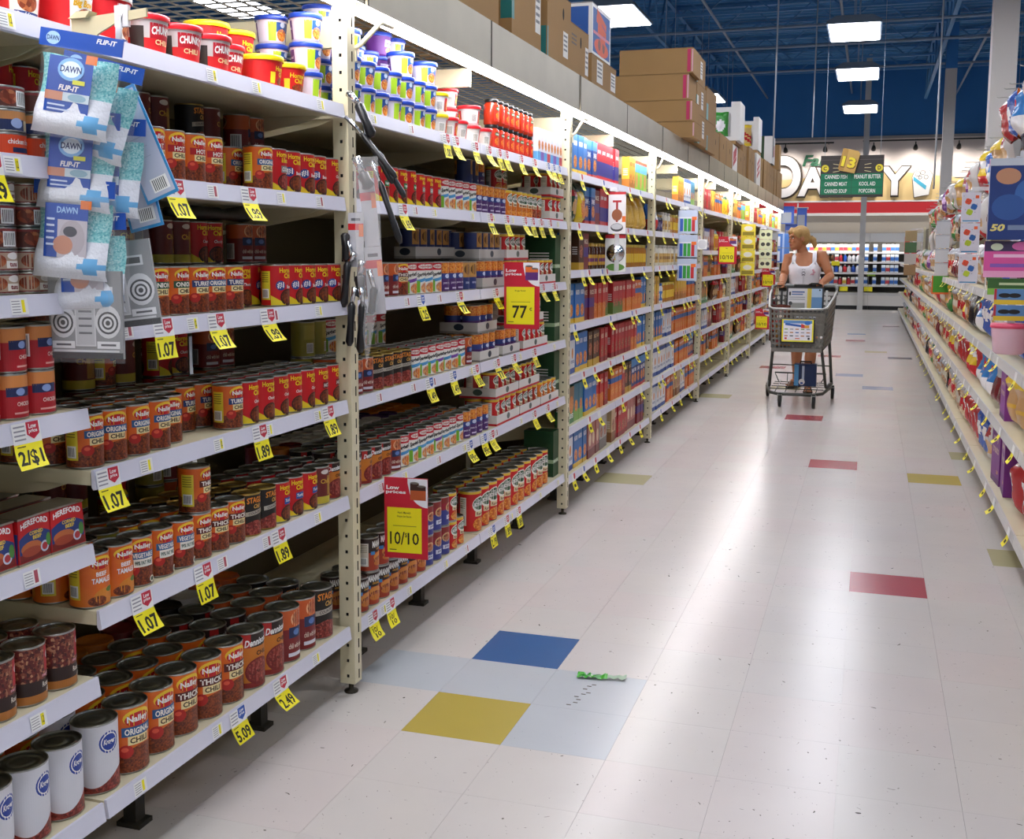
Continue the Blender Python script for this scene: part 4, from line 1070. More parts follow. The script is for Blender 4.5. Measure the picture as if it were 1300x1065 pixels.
# cardboard trays of cans
TRAY_N = {}
def tray(key, tcol, y, x, z, n, rows, where, logo='#4a5a50', rim='#c8242c'):
    k = K[key]; r = k['r']; L = n * (2 * r + .0035) + .008; Dp = rows * (2 * r + .0035) + .008; hh = .045
    g = G(); m_ = mat(tcol, .6); m2 = mat(rim, .6); t = .002
    g.box(-Dp / 2, Dp / 2, -L / 2, L / 2, 0, .002, m2)
    for a, b, c, d in ((Dp / 2 - t, Dp / 2, -L / 2, L / 2), (-Dp / 2, -Dp / 2 + t, -L / 2, L / 2), (-Dp / 2 + t, Dp / 2 - t, -L / 2, -L / 2 + t), (-Dp / 2 + t, Dp / 2 - t, L / 2 - t, L / 2)): g.box(a, b, c, d, .002, hh, m_)
    A = Art(g, front(Dp / 2)); A.rect(-L / 2, L / 2, 0, .009, m2); A.ell(0, .026, .022, .014, logo)
    A = Art(g, side(-L / 2)); A.rect(-Dp / 2, Dp / 2, 0, .009, m2); A.ell(0, .026, .022, .014, logo)
    tr = ob('can_tray', g, None, (x, y, z + .0006)); TRAY_N[where] = TRAY_N.get(where, 0) + 1
    tag(tr, '%s cardboard tray packed with cans, %s on the %s' % ('grey' if tcol.startswith('#b') else 'white', nth(TRAY_N[where] - 1), where), 'tray', 'can trays on the shelves')
    for i in range(n):
        for j in range(rows):
            lab = '%s, %s in %s tray, %s' % (k['look'], nth(i), nth(TRAY_N[where] - 1), where)
            if j: lab = '%s, %s behind in %s tray, %s' % (k['look'], nth(i), nth(TRAY_N[where] - 1), where)
            put(key, x + Dp / 2 - .0057 - r - j * (2 * r + .0035), y - L / 2 + .0057 + r + i * (2 * r + .0035), z + .0030, R.uniform(-.2, .2), lab, 'cans in the trays on the %s' % where + (' back row ' + str(TRAY_N[where]) if j else ''))
    return z + .0030 + k['h'] + .0004
W5 = 'fifth shelf of fourth bay'; W4 = 'fourth shelf of fourth bay'; W3 = 'third shelf of fourth bay'; W2 = 'second shelf of fourth bay'
z = tray('cb', '#ddd8d2', 2.60, -.345, 1.544, 3, 2, W5); tray('cb', '#ddd8d2', 2.60, -.345, z, 3, 2, W5)
z = tray('kp', '#b9b4ae', 1.63, -.345, 1.235, 4, 2, W4, '#2a3340', '#8a8680'); tray('kb', '#b9b4ae', 1.30, -.43, 1.235 + .125, 6, 1, 'fourth shelf of third bay', '#2a3340', '#8a8680')
z = tray('kb', '#b9b4ae', 1.63, -.36, z, 4, 2, W4, '#2a3340', '#8a8680')
z = tray('cb', '#ddd8d2', 1.98, -.345, 1.235, 4, 2, W4); z = tray('cb', '#ddd8d2', 1.98, -.355, z, 4, 2, W4)
z = tray('cm', '#ddd8d2', 2.42, -.345, 1.235, 4, 2, W4)
z = tray('kp', '#d5d1cb', 1.56, -.345, .935, 3, 2, W3, '#2a3340', '#8a8680'); tray('kp', '#b9b4ae', 1.56, -.355, z, 3, 2, W3, '#2a3340', '#8a8680')
z = tray('kp', '#d5d1cb', 1.86, -.345, .935, 3, 2, W3, '#2a3340', '#8a8680')
z = tray('cb', '#ddd8d2', 2.24, -.345, .935, 5, 2, W3); tray('cm', '#ddd8d2', 2.22, -.36, z, 5, 2, W3)
for i, (yy, n) in enumerate(((1.82, 4), (2.16, 4), (2.50, 4))):
    z = tray(['cb', 'cm', 'co'][i], '#ddd8d2', yy, -.345, .638, n, 2, W2)
    if i < 2: z = tray('cb', '#ddd8d2', yy, -.35, z, n, 2, W2)
# tubs on the top of the third and fourth bays
sp = []
for i, y in enumerate((.33, .435, .54, .645, .75, .855, .96)):
    sp.append(('tB', y, -.31, [3, 2, 2, 2, 3, 2, 3][i]))
for i, y in enumerate((.36, .475, .59, .70, .81, .93)):
    sp.append(('tP' if i % 3 == 1 else 'tB', y, -.42, [4, 4, 3, 3, 4, 4][i]))
sp += [('tY', 1.075, -.31, 2), ('tR', 1.185, -.31, 1), ('tR', 1.29, -.31, 1), ('tY', 1.09, -.42, 2), ('tR', 1.20, -.42, 3)]
tubs(2, 1.815, sp, 'third')
tubs(3, 1.815, [('tR', 1.465, -.32, 2), ('tR', 1.58, -.31, 1), ('tR', 1.50, -.43, 3)], 'fourth')
for i in range(8):
    y = 1.70 + i * .072
    for q in range(2):
        put('jr', -.305, y, 1.8158 + q * .1056, R.uniform(-.3, .3), 'red jar with black cap, %s from left, %s layer, top shelf, fourth bay' % (nth(i), 'lower' if q == 0 else 'upper'), 'red jars on the top shelf')
carton('c_a', 'slim white and blue carton', .05, .155, .05, '#dfe3ee', [(0, .3, '#5aa0d8')], name='noodle_carton', food=(PASTA, .5, .7, .14))
carton('c_b', 'slim white and violet carton', .05, .155, .05, '#e9e2ee', [(0, .3, '#7a5ab0')], name='noodle_carton', food=(PASTA, .5, .7, .14))
carton('c_c', 'slim white and red carton', .05, .155, .05, '#f0e6e6', [(0, .3, '#c8404a')], name='noodle_carton', food=(PASTA, .5, .7, .14))
for i in range(8):
    key = ['c_a', 'c_b', 'c_a', 'c_c'][i % 4]
    put(key, -.29, 2.29 + i * .055, 1.8158, 0, '%s, %s from left on the top shelf, fourth bay' % (K[key]['look'], nth(i)), 'slim cartons on the top shelf')
RED = film('#c5262d'); WHT = film('#eceaea'); YEL = film('#e8c52e'); BLU = film('#2452a8'); ORA = film('#de6a22'); GRN = film('#3b7d3a'); BRN = film('#6a4226'); DKG = film('#20402a'); PUR = film('#6e2f86'); SIL = film('#b9bcc2', .15); TAN = film('#c59a66'); NAV = film('#1d2c5e'); PNK = film('#d98aa6'); DKR = film('#6d1a22'); LIM = film('#9cc83c')
bag('g_red', 'crumpled red noodle pouch', .13, .17, .05, lambda s, t: 1 if blob(s, t, .5, .4, .3, .22) else 2 if t > .8 else 0, 'noodle_pouch', (RED, PASTA, WHT), 3)
for i in range(4):
    put('g_red', -.40, 2.24 + i * .13, 1.8158, R.uniform(-.2, .2), 'crumpled red pouch behind the slim cartons, %s from left, top shelf' % nth(i), 'red pouches behind the slim cartons')
# green carton display standing at the end of the fourth bay
carton('g_end', 'dark green display carton', .10, .24, .16, '#1c4527', [(.3, .38, '#9ab48c')], name='display_carton', words=(('FLAVOR', 0, .34, .8, .06, '#dfe8d8'),))
for i, (zz, hh) in enumerate(((.2238, 1), (.6388, 1), (.9358, 1), (1.2358, 1))):
    put('g_end', -.36, 2.69, zz, 0, 'dark green display carton beside the second post, %s shelf' % LEVEL6[i], 'green display cartons by the second post')

# ---- boxes of the bays beyond the second post
bag('p_grn', 'dark green pouch', .14, .22, .05, lambda s, t: 1 if blob(s, t, .5, .38, .34, .2) else 2 if .66 < t < .8 else 0, 'rice_pouch', (DKG, TAN, RED), 5, lean=-.02)
bag('p_yel', 'yellow pouch with pasta window', .15, .22, .06, lambda s, t: 1 if blob(s, t, .5, .36, .36, .24) else 2 if t > .78 else 0, 'rice_pouch', (YEL, PASTA, DKG), 6)
bag('p_wht', 'white pouch with food picture', .16, .23, .06, lambda s, t: 1 if blob(s, t, .5, .38, .36, .24) else 2 if t > .84 else 0, 'rice_pouch', (WHT, MEAT, ORA), 7)
bag('p_gold', 'golden noodle bag', .17, .22, .07, lambda s, t: 1 if t > .74 or t < .1 else 0, 'rice_pouch', (mottle('noodles', [(0, '#b5862a'), (.5, '#dcb04a'), (1, '#e8c878')], 90, kind='N'), film('#d9a93a')), 8)
bag('p_blu', 'blue and red pouch', .13, .20, .05, lambda s, t: 1 if t < .4 else 2 if blob(s, t, .5, .55, .3, .16) else 0, 'rice_pouch', (BLU, RED, WHT), 9)
bag('p_pnk', 'pale violet pouch', .15, .22, .06, lambda s, t: 1 if blob(s, t, .5, .4, .3, .2) else 0, 'rice_pouch', (film('#a793a6'), film('#e2d4dc')), 10)
bag('p_brn', 'brown snack pouch', .14, .20, .06, lambda s, t: 1 if blob(s, t, .5, .4, .34, .22) else 2 if t > .8 else 0, 'rice_pouch', (BRN, TAN, RED), 11)
def run(si, li, seq, gap=.003, x=None, fill=1.0, rows=1):
    """cartons and pouches packed side by side; seq: (key, how many, stacked high)"""
    y0, y1 = SEC[si]; zs = SECZ[si]; z = zs[li] + .0008
    lv = LEVEL7[li]; y = y0 + .008; cnt = {}
    room = (zs[li + 1] if li + 1 < len(zs) else 2.06) - zs[li] - .035
    if li + 1 < len(zs): room -= 0
    while True:
        done = False
        for key, n, st in seq:
            k = K[key]; w = 2 * k['r']
            for _ in range(n):
                if y + w > y1 - .006: done = True; break
                cnt[key] = cnt.get(key, 0) + 1
                xx = (x if x is not None else LIPX - .018) - k.get('d', 2 * k['r']) / 2 - R.random() * .012
                for q in range(st):
                    if (q + 1) * (k['h'] + .0006) > room: break
                    put(key, xx, y + w / 2, z + q * (k['h'] + .0006), R.uniform(-.04, .04) if k['cat'] in ('box', 'carton') else R.uniform(-.15, .15),
                        '%s, %s %sfrom left, %s shelf, %s bay' % (k['look'], nth(cnt[key] - 1), '' if st == 1 else ['lower ', 'upper ', 'topmost '][q], lv, BAYNAME[si]), 'packets on the %s shelf of the %s bay' % (lv, BAYNAME[si]))
                y += w + gap + R.random() * .004
            if done: break
        if done or not seq: break
run(4, 6, [('b_whred', 1, 1), ('b_blue', 3, 1), ('b_navy', 2, 1), ('b_redtall', 4, 1), ('p_wht', 4, 1)])
run(5, 6, [('b_redtall', 1, 1), ('p_wht', 2, 1), ('b_yel', 2, 1), ('b_grlime', 5, 1)])
run(4, 5, [('p_grn', 2, 1), ('p_yel', 1, 1), ('b_navy', 2, 1), ('b_dkred', 1, 1), ('b_redtall', 3, 1), ('p_brn', 3, 1)])
run(5, 5, [('p_pnk', 2, 1), ('p_gold', 8, 1)])
run(4, 4, [('p_blu', 1, 1), ('p_yel', 1, 1), ('b_brn', 1, 1), ('b_dkred', 1, 1), ('jb', 9, 1)])
run(5, 4, [('jb', 4, 1), ('jy', 14, 1)])
run(4, 3, [('b_grn', 1, 1), ('b_blue', 3, 1), ('b_dkred', 2, 1), ('b_redor', 3, 1), ('b_redgr', 4, 1)])
run(5, 3, [('b_redgr', 3, 1), ('b_redor', 4, 1), ('b_org', 2, 1), ('b_blue', 4, 1)])
run(4, 2, [('b_grn', 1, 1), ('b_wht', 1, 1), ('b_blue', 3, 1), ('b_brn', 3, 1), ('b_red', 6, 1)])
run(5, 2, [('b_red', 6, 1), ('b_redor', 2, 1), ('b_blue', 6, 1)])
run(4, 1, [('b_grn', 2, 1), ('b_teal', 2, 1), ('b_blue', 3, 1), ('b_redor', 2, 1), ('b_red', 3, 1)])
run(5, 1, [('b_org', 3, 1), ('b_red', 1, 1), ('b_brn', 2, 1), ('b_navy', 6, 1)])
run(4, 0, [('b_grn', 1, 1), ('b_wht', 1, 1), ('b_blue', 3, 1), ('b_pink', 3, 1), ('b_grey', 2, 1), ('b_red', 6, 1)])
run(5, 0, [('b_beige', 1, 1), ('b_red', 4, 1), ('b_pink', 3, 1), ('b_dkred', 2, 1)])
run(6, 6, [('b_whred', 6, 1)])
run(7, 6, [('b_yel', 3, 1), ('b_wht', 3, 1), ('b_teal', 2, 1), ('p_yel', 2, 1)])
run(6, 5, [('p_blu', 2, 1), ('jd', 3, 1), ('jw', 4, 1), ('jy', 4, 1)])
run(7, 5, [('jy', 6, 1), ('p_brn', 6, 1)])
run(6, 4, [('jbl', 3, 1), ('jw', 12, 1)])
run(7, 4, [('jw', 5, 1), ('p_pnk', 5, 1)])
run(6, 3, [('b_blue', 2, 1), ('b_yel', 2, 1), ('jbl', 2, 1), ('jy', 7, 1)])
run(7, 3, [('b_yel', 5, 1), ('b_org', 5, 1)])
run(6, 2, [('b_blue', 6, 1), ('b_wht', 3, 1), ('b_org', 3, 1)])
run(7, 2, [('b_org', 10, 1)])
run(6, 1, [('b_wht', 9, 1)])
run(7, 1, [('b_org', 7, 1), ('b_navy', 4, 1)])
run(6, 0, [('b_blue', 1, 1), ('b_wht', 5, 1), ('b_red', 1, 1), ('b_org', 3, 1)])
run(7, 0, [('b_beige', 3, 1), ('b_wht', 2, 1), ('b_org', 7, 1)])
FARKEYS = [[('b_pink', 3, 1), ('b_org', 3, 1), ('b_brn', 2, 1), ('p_brn', 3, 1)], [('p_yel', 2, 1), ('b_red', 4, 1), ('jy', 3, 1), ('b_beige', 2, 1)], [('b_grey', 3, 1), ('b_wht', 3, 1), ('b_pink', 4, 1)], [('p_brn', 3, 1), ('b_redor', 3, 1), ('jw', 3, 1), ('b_beige', 2, 1)], [('b_wht', 2, 1), ('b_grn', 3, 1), ('p_wht', 3, 1), ('b_red', 3, 1)], [('b_org', 4, 1), ('p_gold', 3, 1), ('b_dkred', 3, 1)]]
FARTOP = [[('b_whred', 1, 1), ('b_red', 6, 1), ('b_yel', 4, 1)], [('b_org', 5, 1), ('p_yel', 4, 1), ('b_red', 2, 1)], [('p_brn', 3, 1), ('b_yel', 3, 1), ('b_org', 3, 1)], [('b_grlime', 3, 1), ('p_wht', 3, 1), ('b_yel', 2, 1)]]
for si in range(8, len(SEC)):
    for li in range(7):
        if li == 6: seq = FARTOP[si % 4]
        else: seq = FARKEYS[(si * 5 + li * 2) % 6]
        if li == 0: seq = [('b_beige', 3, 1), ('b_pink', 3, 1), ('b_grey', 3, 1)] if si % 2 == 0 else [('p_brn', 9, 1)]
        run(si, li, seq, gap=.008)
# ================================================================ cartons on the canopy
DECK = 2.287
def kbox(name, label, x0, x1, y0, y1, z0, h, m_=None, art=None, group='cardboard boxes on the canopy', flaps=False, rz=0, cat='box'):
    xc, yc = (x0 + x1) / 2, (y0 + y1) / 2; a, b = (x1 - x0) / 2, (y1 - y0) / 2
    g = G(); m_ = m_ or KRAFT
    g.box(-a, a, -b, b, 0, h, m_)
    e = .0015; dk = mat('#6b4f2e', .8, name='board_seam')
    g.box(-a, a, -.002, .002, h, h + e, dk)
    g.box(-a - e * .5, a + e * .5, -b - e * .5, b + e * .5, h - .004, h - .002, dk)
    o = tag(ob(name, g, None, (xc, yc, z0), rz), label, cat, group)
    def part(n, fn):
        q = G(); fn(q); ob(n, q, o)
    if art: art(part, a, b, h)
    return o
TEAL = mat('#2e7f7d', .35, name='teal_tape'); PAPER = mat('#e6e3de', .6, name='shipping_label'); MAG = mat('#c02a5c', .5, name='magenta_print')
def fr(q, a, *r):
    A = Art(q, front(a), step=1)
    return A
def lab_front(part, a, u0, u1, v0, v1):
    def f(q):
        A = Art(q, front(a), step=1); A.rect(u0, u1, v0, v1, PAPER)
        for k in range(4): A.rect(u0 + .1 * (u1 - u0), u1 - .15 * (u1 - u0), v1 - (v1 - v0) * (.2 + .18 * k), v1 - (v1 - v0) * (.12 + .18 * k), '#77777a')
    part('shipping_label', f)
def hole_front(part, a, u, v):
    part('hand_hole', lambda q: Art(q, front(a)).ell(u, v, .015, .028, HOLE))
def A1(part, a, b, h):
    def f(q):
        Art(q, side(-b), step=1).rect(a - .05, a, h * .1, h * .62, TEAL); Art(q, front(a), step=1).rect(-b, -b + .035, h * .1, h * .62, TEAL)
    part('tape', f); lab_front(part, a, b - .09, b - .01, .08, .25)
kbox('cardboard_box', 'tallest kraft box with teal corner tape, above the third bay', -.78, -.222, 1.72, 2.155, DECK, .75, None, A1)
kbox('cardboard_box', 'kraft box beyond the joint of the third and fourth bays, behind the tall one', -.80, -.24, 1.10, 1.60, DECK, .38)
def A2(part, a, b, h):
    part('tape', lambda q: (Art(q, side(-b), step=1).rect(a - .07, a - .005, 0, h * .42, TEAL), Art(q, front(a), step=1).rect(-b, -b + .02, 0, h * .42, TEAL)))
    hole_front(part, a, b - .14, h * .74); lab_front(part, a, b - .14, b - .05, .04, .16)
kbox('cardboard_box', 'kraft box with hand hole beside the tallest box', -.70, -.205, 2.20, 2.62, DECK, .32, None, A2)
def A3(part, a, b, h):
    hole_front(part, a, .02, h * .7); lab_front(part, a, b - .07, b - .005, .02, .16)
    part('stencil', lambda q: [Art(q, front(a), step=1).rect(-b + .02, -b + .12, h - .06 - .02 * k, h - .05 - .02 * k, '#5b4630') for k in range(3)])
kbox('cardboard_box', 'lower kraft box between the hand hole box and the blue carton', -.70, -.208, 2.63, 3.0, DECK, .235, None, A3)
def A4(part, a, b, h):
    lab_front(part, a, -b + .12, -b + .26, .02, .14); lab_front(part, a, b - .14, b - .02, .02, .12)
kbox('cardboard_box', 'flat kraft box carrying the blue carton', -.62, -.205, 3.06, 3.66, DECK, .155, None, A4)
def A5(part, a, b, h):
    ORG = mat('#e2562a', .5)
    def f(q):
        A = Art(q, front(a), step=1)
        for r in ((-b, b, 0, .015), (-b, b, h - .02, h), (-b, -b + .02, 0, h), (b - .02, b, 0, h)): A.rect(*r, WHITE)
        A.ell(0, h * .22, b * .75, h * .17, ORG); A.ell(-.05, h * .26, .03, .03, '#7a2a1a'); A.ell(.05, h * .26, .03, .03, '#7a2a1a')
        for k, (u, v, w_) in enumerate(((-.04, .82, .07), (.05, .74, .06), (-.06, .70, .06), (.03, .60, .08), (-.02, .52, .07), (.0, .44, .09))): A.prof(u - w_, u + w_, lambda s: h * v - .25 * (s - u) - .018, lambda s: h * v - .25 * (s - u) + .018, ORG)
        A.rect(-b + .03, b - .03, h * .42, h * .48, '#d8788a')
        B = Art(q, side(-b), step=1)
        for r in ((-a, a, 0, .012), (-a, a, h - .02, h), (a - .02, a, 0, h)): B.rect(*r, WHITE)
        for k in range(3): B.prof(-a * .3 + k * .06, -a * .3 + .05 + k * .06, lambda s: h * .55, lambda s: h * .70 - .02 * k, ORG)
    part('printed_panel', f)
kbox('cereal_carton', 'blue carton with orange print and white edges on a flat kraft box', -.56, -.21, 3.08, 3.52, DECK + .157, .265, mat('#2459a8', .5), A5)
hs = [.125, .165, .20, .195]; z = DECK
for k, h in enumerate(hs):
    off = [.02, .0, -.03, .0][k]
    def A6(part, a, b, h, k=k):
        part('print_band', lambda q: (Art(q, side(-b), step=1).rect(a - .045, a - .018, .01, h - .012, MAG if k else KRAFT), Art(q, side(-b), step=1).rect(a - .012, a, .01, h - .012, mat('#d9a9b0', .5))))
    kbox('cardboard_box', 'wide kraft box, %s of the four box stack with magenta bands' % ['lowest', 'second up', 'third up', 'topmost'][k], -.70 + off, -.12 + off, 6.0, 6.40, z, h - .002, None, A6); z += h
z = DECK
for k, h in enumerate((.24, .25, .24)):
    def A7(part, a, b, h, k=k):
        part('tape', lambda q: (Art(q, front(a), step=1).rect(-b, -b + .10, 0, h * .6, TEAL if k != 1 else PAPER), Art(q, side(-b), step=1).rect(a - .03, a, 0, h * .6, TEAL)))
        lab_front(part, a, -.02, .10, .06, .2)
    kbox('cardboard_box', 'kraft box with label, %s of the pile right behind the magenta banded stack' % ['lowest', 'middle one', 'topmost'][k], -.68, -.14 - .012 * k, 6.45, 6.98, z, h - .002, None, A7); z += h
z = DECK
for k, h in enumerate((.26, .28)):
    kbox('cardboard_box', 'kraft box, %s of the pair beyond the labelled pile' % ['lower', 'upper'][k], -.70, -.16, 7.06, 7.70, z, h - .002, None, lambda part, a, b, h: part('tape', lambda q: Art(q, front(a), step=1).rect(-b, -b + .13, 0, h * .5, TEAL))); z += h
yy = 7.8; k = 0
WBX = mat('#e3e0dc', .6, name='white_board')
while yy < 16.2:
    L = R.choice([.42, .5, .56]); wh = k in (3, 8)
    def A8(part, a, b, h, wh=wh):
        if wh: part('red_print', lambda q: [Art(q, front(a), step=1).prof(-b * .6, b * .6, lambda s, v=v: h * v + .3 * s, lambda s, v=v: h * v + .05 + .3 * s, '#b5303c') for v in (.3, .5, .68)])
        else: hole_front(part, a, 0, h * .6); part('tape', lambda q: Art(q, front(a), step=1).rect(b - .08, b, 0, h * .9, mat('#8a6a40', .7)))
    kbox('cardboard_box', '%s, the %s box along the far end of the canopy' % ('white box with red print' if wh else 'kraft box', nth(k)), -.66, -.21 + R.uniform(-.02, .01), yy, yy + L, DECK, [.26, .28, .28, .28, .285, .38, .39, .40, .40, .40, .40, .41, .41, .41, .42, .42, .43, .43][min(k, 17)], WBX if wh else None, A8)
    yy += L + .03; k += 1
# open display cases of bags high on the boxes
bag('d_red', 'red and white bag', .17, .26, .10, lambda s, t: 1 if blob(s, t, .5, .5, .3, .2) else 0, 'snack_bag', (RED, WHT), 21)
bag('d_grn', 'green and white bag', .17, .27, .10, lambda s, t: 1 if blob(s, t, .5, .45, .3, .25) else 0, 'snack_bag', (film('#3f9a3a'), WHT), 22)
bag('d_yel', 'yellow bag with red lettering', .2, .28, .10, lambda s, t: 1 if .35 < t + .4 * (s - .5) < .5 or .55 < t + .4 * (s - .5) < .68 else 2 if t > .85 or t < .15 else 0, 'snack_bag', (film('#d9b46a'), RED, YEL), 23)
def ucase(y0, y1, z, h, x0, x1, label, fills, boardc=WBX, pw=.10):
    g = G(); t = .012
    g.box(x0, x1, y0, y1, 0, .05, boardc); g.box(x1 - pw, x1, y0, y1, .05, h, boardc); g.box(x0, x0 + t, y0, y1, .05, h, boardc); g.box(x0 + t, x1 - pw, y1 - t, y1, .05, h, boardc)
    o = tag(ob('display_case', g, None, (0, 0, z)), label, 'box', 'open display cases on the canopy boxes')
    n = len(fills); w = (x1 - pw - x0 - 2 * t) / n
    for i, key in enumerate(fills):
        put(key, x0 + t + w * (i + .5), y0 + .08, z + .0505, -PI / 2, '%s, %s in the %s' % (K[key]['look'], nth(i), label.split(',')[0]), 'bags in the display cases')
ucase(9.75, 10.2, DECK + .33, .42, -.72, -.17, 'near white display case, with red and green bags', ['d_red', 'd_grn'])
ucase(12.15, 12.6, DECK + .44, .42, -.52, -.2, 'far white display case, holding a yellow bag', ['d_yel'], pw=.07)
def base_boxes():
    for y0, y1, z0, z1, n in ((9.7, 10.25, DECK + .292, DECK + .33, 'near'), (12.1, 12.65, DECK + .402, DECK + .44, 'far')):
        kbox('cardboard_box', 'flat kraft tray under the %s white display case' % n, -.7, -.21, y0, y1, z0, z1 - z0 - .002)
base_boxes()
kbox('cardboard_box', 'dark green and white box high on the canopy pile', -.5, -.2, 14.3, 14.75, DECK + .432, .40, mat('#2f4a2c', .6), lambda part, a, b, h: part('white_end', lambda q: (Art(q, side(-b), step=1).rect(a * .2, a, 0, h, WBX), Art(q, front(a), step=1).rect(-b, b, 0, h, WBX), Art(q, front(a + .001), step=1).rect(-b * .6, b * .6, h * .3, h * .7, '#b5303c'))))
kbox('cardboard_box', 'plain kraft box high on the far canopy pile', -.4, -.21, 15.7, 16.1, DECK + .432, .40)

# ================================================================ price tags
LOW = mat('#c4243c', .5, name='tag_red'); LOWB = mat('#2a57b0', .5, name='tag_blue')
INK = mat('#17170f', .6, name='tag_ink')
TAGM = {}
def tag_meshes(text, shield, tilt, skew, detail=True, w=.074):
    key = (text, shield, round(tilt, 2), round(skew, 2), detail)
    if key in TAGM: return TAGM[key]
    g = G()
    fn = lambda u, v, d: (.0085 + (-v) * .14 + d, u, v)
    h = w / 2
    g.add([fn(-h, -.040, 0), fn(h, -.040, 0), fn(h, -.001, 0), fn(-h, -.001, 0)], [(0, 1, 2, 3)], WHITE)
    A = Art(g, fn, step=1)
    if detail:
        for k in range(4): A.rect(-h + .004, -.004, -.009 - .008 * k, -.006 - .008 * k, '#9a98a0')
    A.rect(.0, h - .004, -.024, -.001, shield); A.prof(.0, h - .004, lambda u: -.024 - .010 * (1 - abs((u - (h - .004) / 2) / ((h - .004) / 2))), lambda u: -.0238, shield, 4)
    if detail: A.text('Low', h / 2 - .002, -.009, h * .55, .009, WHITE, .03); A.text('price', h / 2 - .002, -.019, h * .62, .009, WHITE, .03)
    head = g.mesh('tag_header')
    g = G(); L = .050
    def fc(u, t, d):
        a = tilt * (.5 + .5 * t / L)
        return (.0141 + math.sin(a) * t + math.cos(a) * d, u + skew * t, -.040 - math.cos(a) * t + math.sin(a) * d)
    n = 4
    vs = [fc(s * h, L * i / n, 0) for i in range(n + 1) for s in (-1, 1)]
    g.add(vs, [(2 * i + 1, 2 * i, 2 * i + 2, 2 * i + 3) for i in range(n)], YELLOW)
    if detail:
        A = Art(g, lambda u, v, d: fc(u, -v, d), step=1)
        if len(text) > 4: A.text(text[:2] + '/', -.002, -.018, w * .5, .016, INK, .02); A.text(text[3:], .004, -.036, w * .5, .016, INK, .02)
        else: A.text(text, 0, -.029, w * .84, .033, INK, .03)
        A.rect(-h * .8, -h * .2, -.006, -.004, INK)
    else:
        A = Art(g, lambda u, v, d: fc(u, -v, d), step=1); A.rect(-h * .5, h * .5, -.034, -.018, INK)
    card = g.mesh('price_card')
    TAGM[key] = (head, card); return TAGM[key]
def ptag(y, z, text, where, shield=LOW, tilt=None, skew=None, detail=True, xs=LIPX, face=0.0, colour='red'):
    tilt = R.choice([.25, .4, .55]) if tilt is None else tilt; skew = R.choice([-.12, .05, .2, .35]) if skew is None else skew
    hd, cd = tag_meshes(text, shield, tilt, skew, detail)
    lab = 'yellow price tag reading %s, %s shield, %s' % (text, colour, where) if detail else 'small yellow price tag, ' + where
    t = tag(ob('price_tag', hd, None, (xs, y, z), face), lab, 'price tag', 'yellow price tags on the shelf edges')
    ob('price_card', cd, t)
def tagrow(ys, z, texts, where):
    for i, (y, tx) in enumerate(zip(ys, texts)):
        b = tx.startswith('b'); tx = tx.lstrip('b')
        ptag(y, z, tx, '%s from left, %s' % (nth(i), where), LOWB if b else LOW, colour='blue' if b else 'red')
tagrow([-.678, -.363], 1.544, ['1.07', '1.89'], 'fifth shelf, second bay')
tagrow([-.738, -.524, -.283], 1.235, ['1.07', '1.07', '1.89'], 'fourth shelf, second bay')
tagrow([-.945, -.335, .051], .935, ['1.07', '1.89', '1.89'], 'third shelf, second bay')
tagrow([-.848, -.61, -.249], .638, ['1.07', '1.07', '1.89'], 'second shelf, second bay')
tagrow([-.473, -.257], .223, ['b5.09', '2.49'], 'lowest shelf, second bay')
ptag(-1.175, 1.065, '2/$1', 'fourth shelf, first bay', tilt=.5, skew=-.2)
ptag(-1.24, 1.558, '1.29', 'sixth shelf, first bay', tilt=.3, skew=.1)
tagrow([1.015, 1.113, 1.332], 1.815, ['1.00', '2.19', '2.29'], 'top shelf, third bay')
tagrow([1.493, 1.625, 1.72, 1.934, 2.142], 1.815, ['2.29', '1.00', '1.00', '2.49', '1.79'], 'top shelf, fourth bay')
tagrow([2.37, 2.47, 2.57], 1.815, ['b1.25', 'b1.25', 'b1.25'], 'top shelf end, fourth bay')
tagrow([.612], 1.544, ['1.69'], 'fifth shelf, third bay')
tagrow([1.515, 1.734, 1.999, 2.122, 2.252, 2.416], 1.544, ['77', '10/10', '10/10', '1.00', '1.00', '1.19'], 'fifth shelf, fourth bay')
tagrow([.767, 1.153], 1.235, ['b1.25', '77'], 'fourth shelf, third bay')
tagrow([1.589, 2.30, 2.497], 1.235, ['1.00', '1.00', '1.19'], 'fourth shelf, fourth bay')
tagrow([.844, 1.084, 1.34], .935, ['b1.49', 'b1.49', '1.00'], 'third shelf, third bay')
tagrow([1.612, 1.844, 2.162], .935, ['77', '1.00', '1.00'], 'third shelf, fourth bay')
tagrow([1.269], .638, ['b99c'], 'second shelf, third bay')
tagrow([1.441, 1.542, 2.17, 2.401], .638, ['b99c', '10/10', '10/10', '1.00'], 'second shelf, fourth bay')
tagrow([.345, .483], .223, ['10/10', '10/10'], 'lowest shelf, third bay')
tagrow([1.556, 1.751, 1.927], .223, ['b2.19', '1.89', '1.89'], 'lowest shelf, fourth bay')
for si in range(4, 12):
    y0, y1 = SEC[si]
    for li, z in enumerate(SECZ[si]):
        n = R.choice([2, 3, 4]) if si < 8 else R.choice([1, 2])
        ys = sorted(y0 + .06 + (y1 - y0 - .12) * (k + R.random() * .8) / n for k in range(n))
        for i, y in enumerate(ys):
            ptag(y, z, 'plain%d' % (i % 2), '%s from left on the %s shelf, %s bay' % (nth(i), LEVEL7[li], BAYNAME[si]), R.choice([LOW, LOW, LOWB, WHITE]), [.3, .5][i % 2], [.1, .3][i % 2], detail=False)
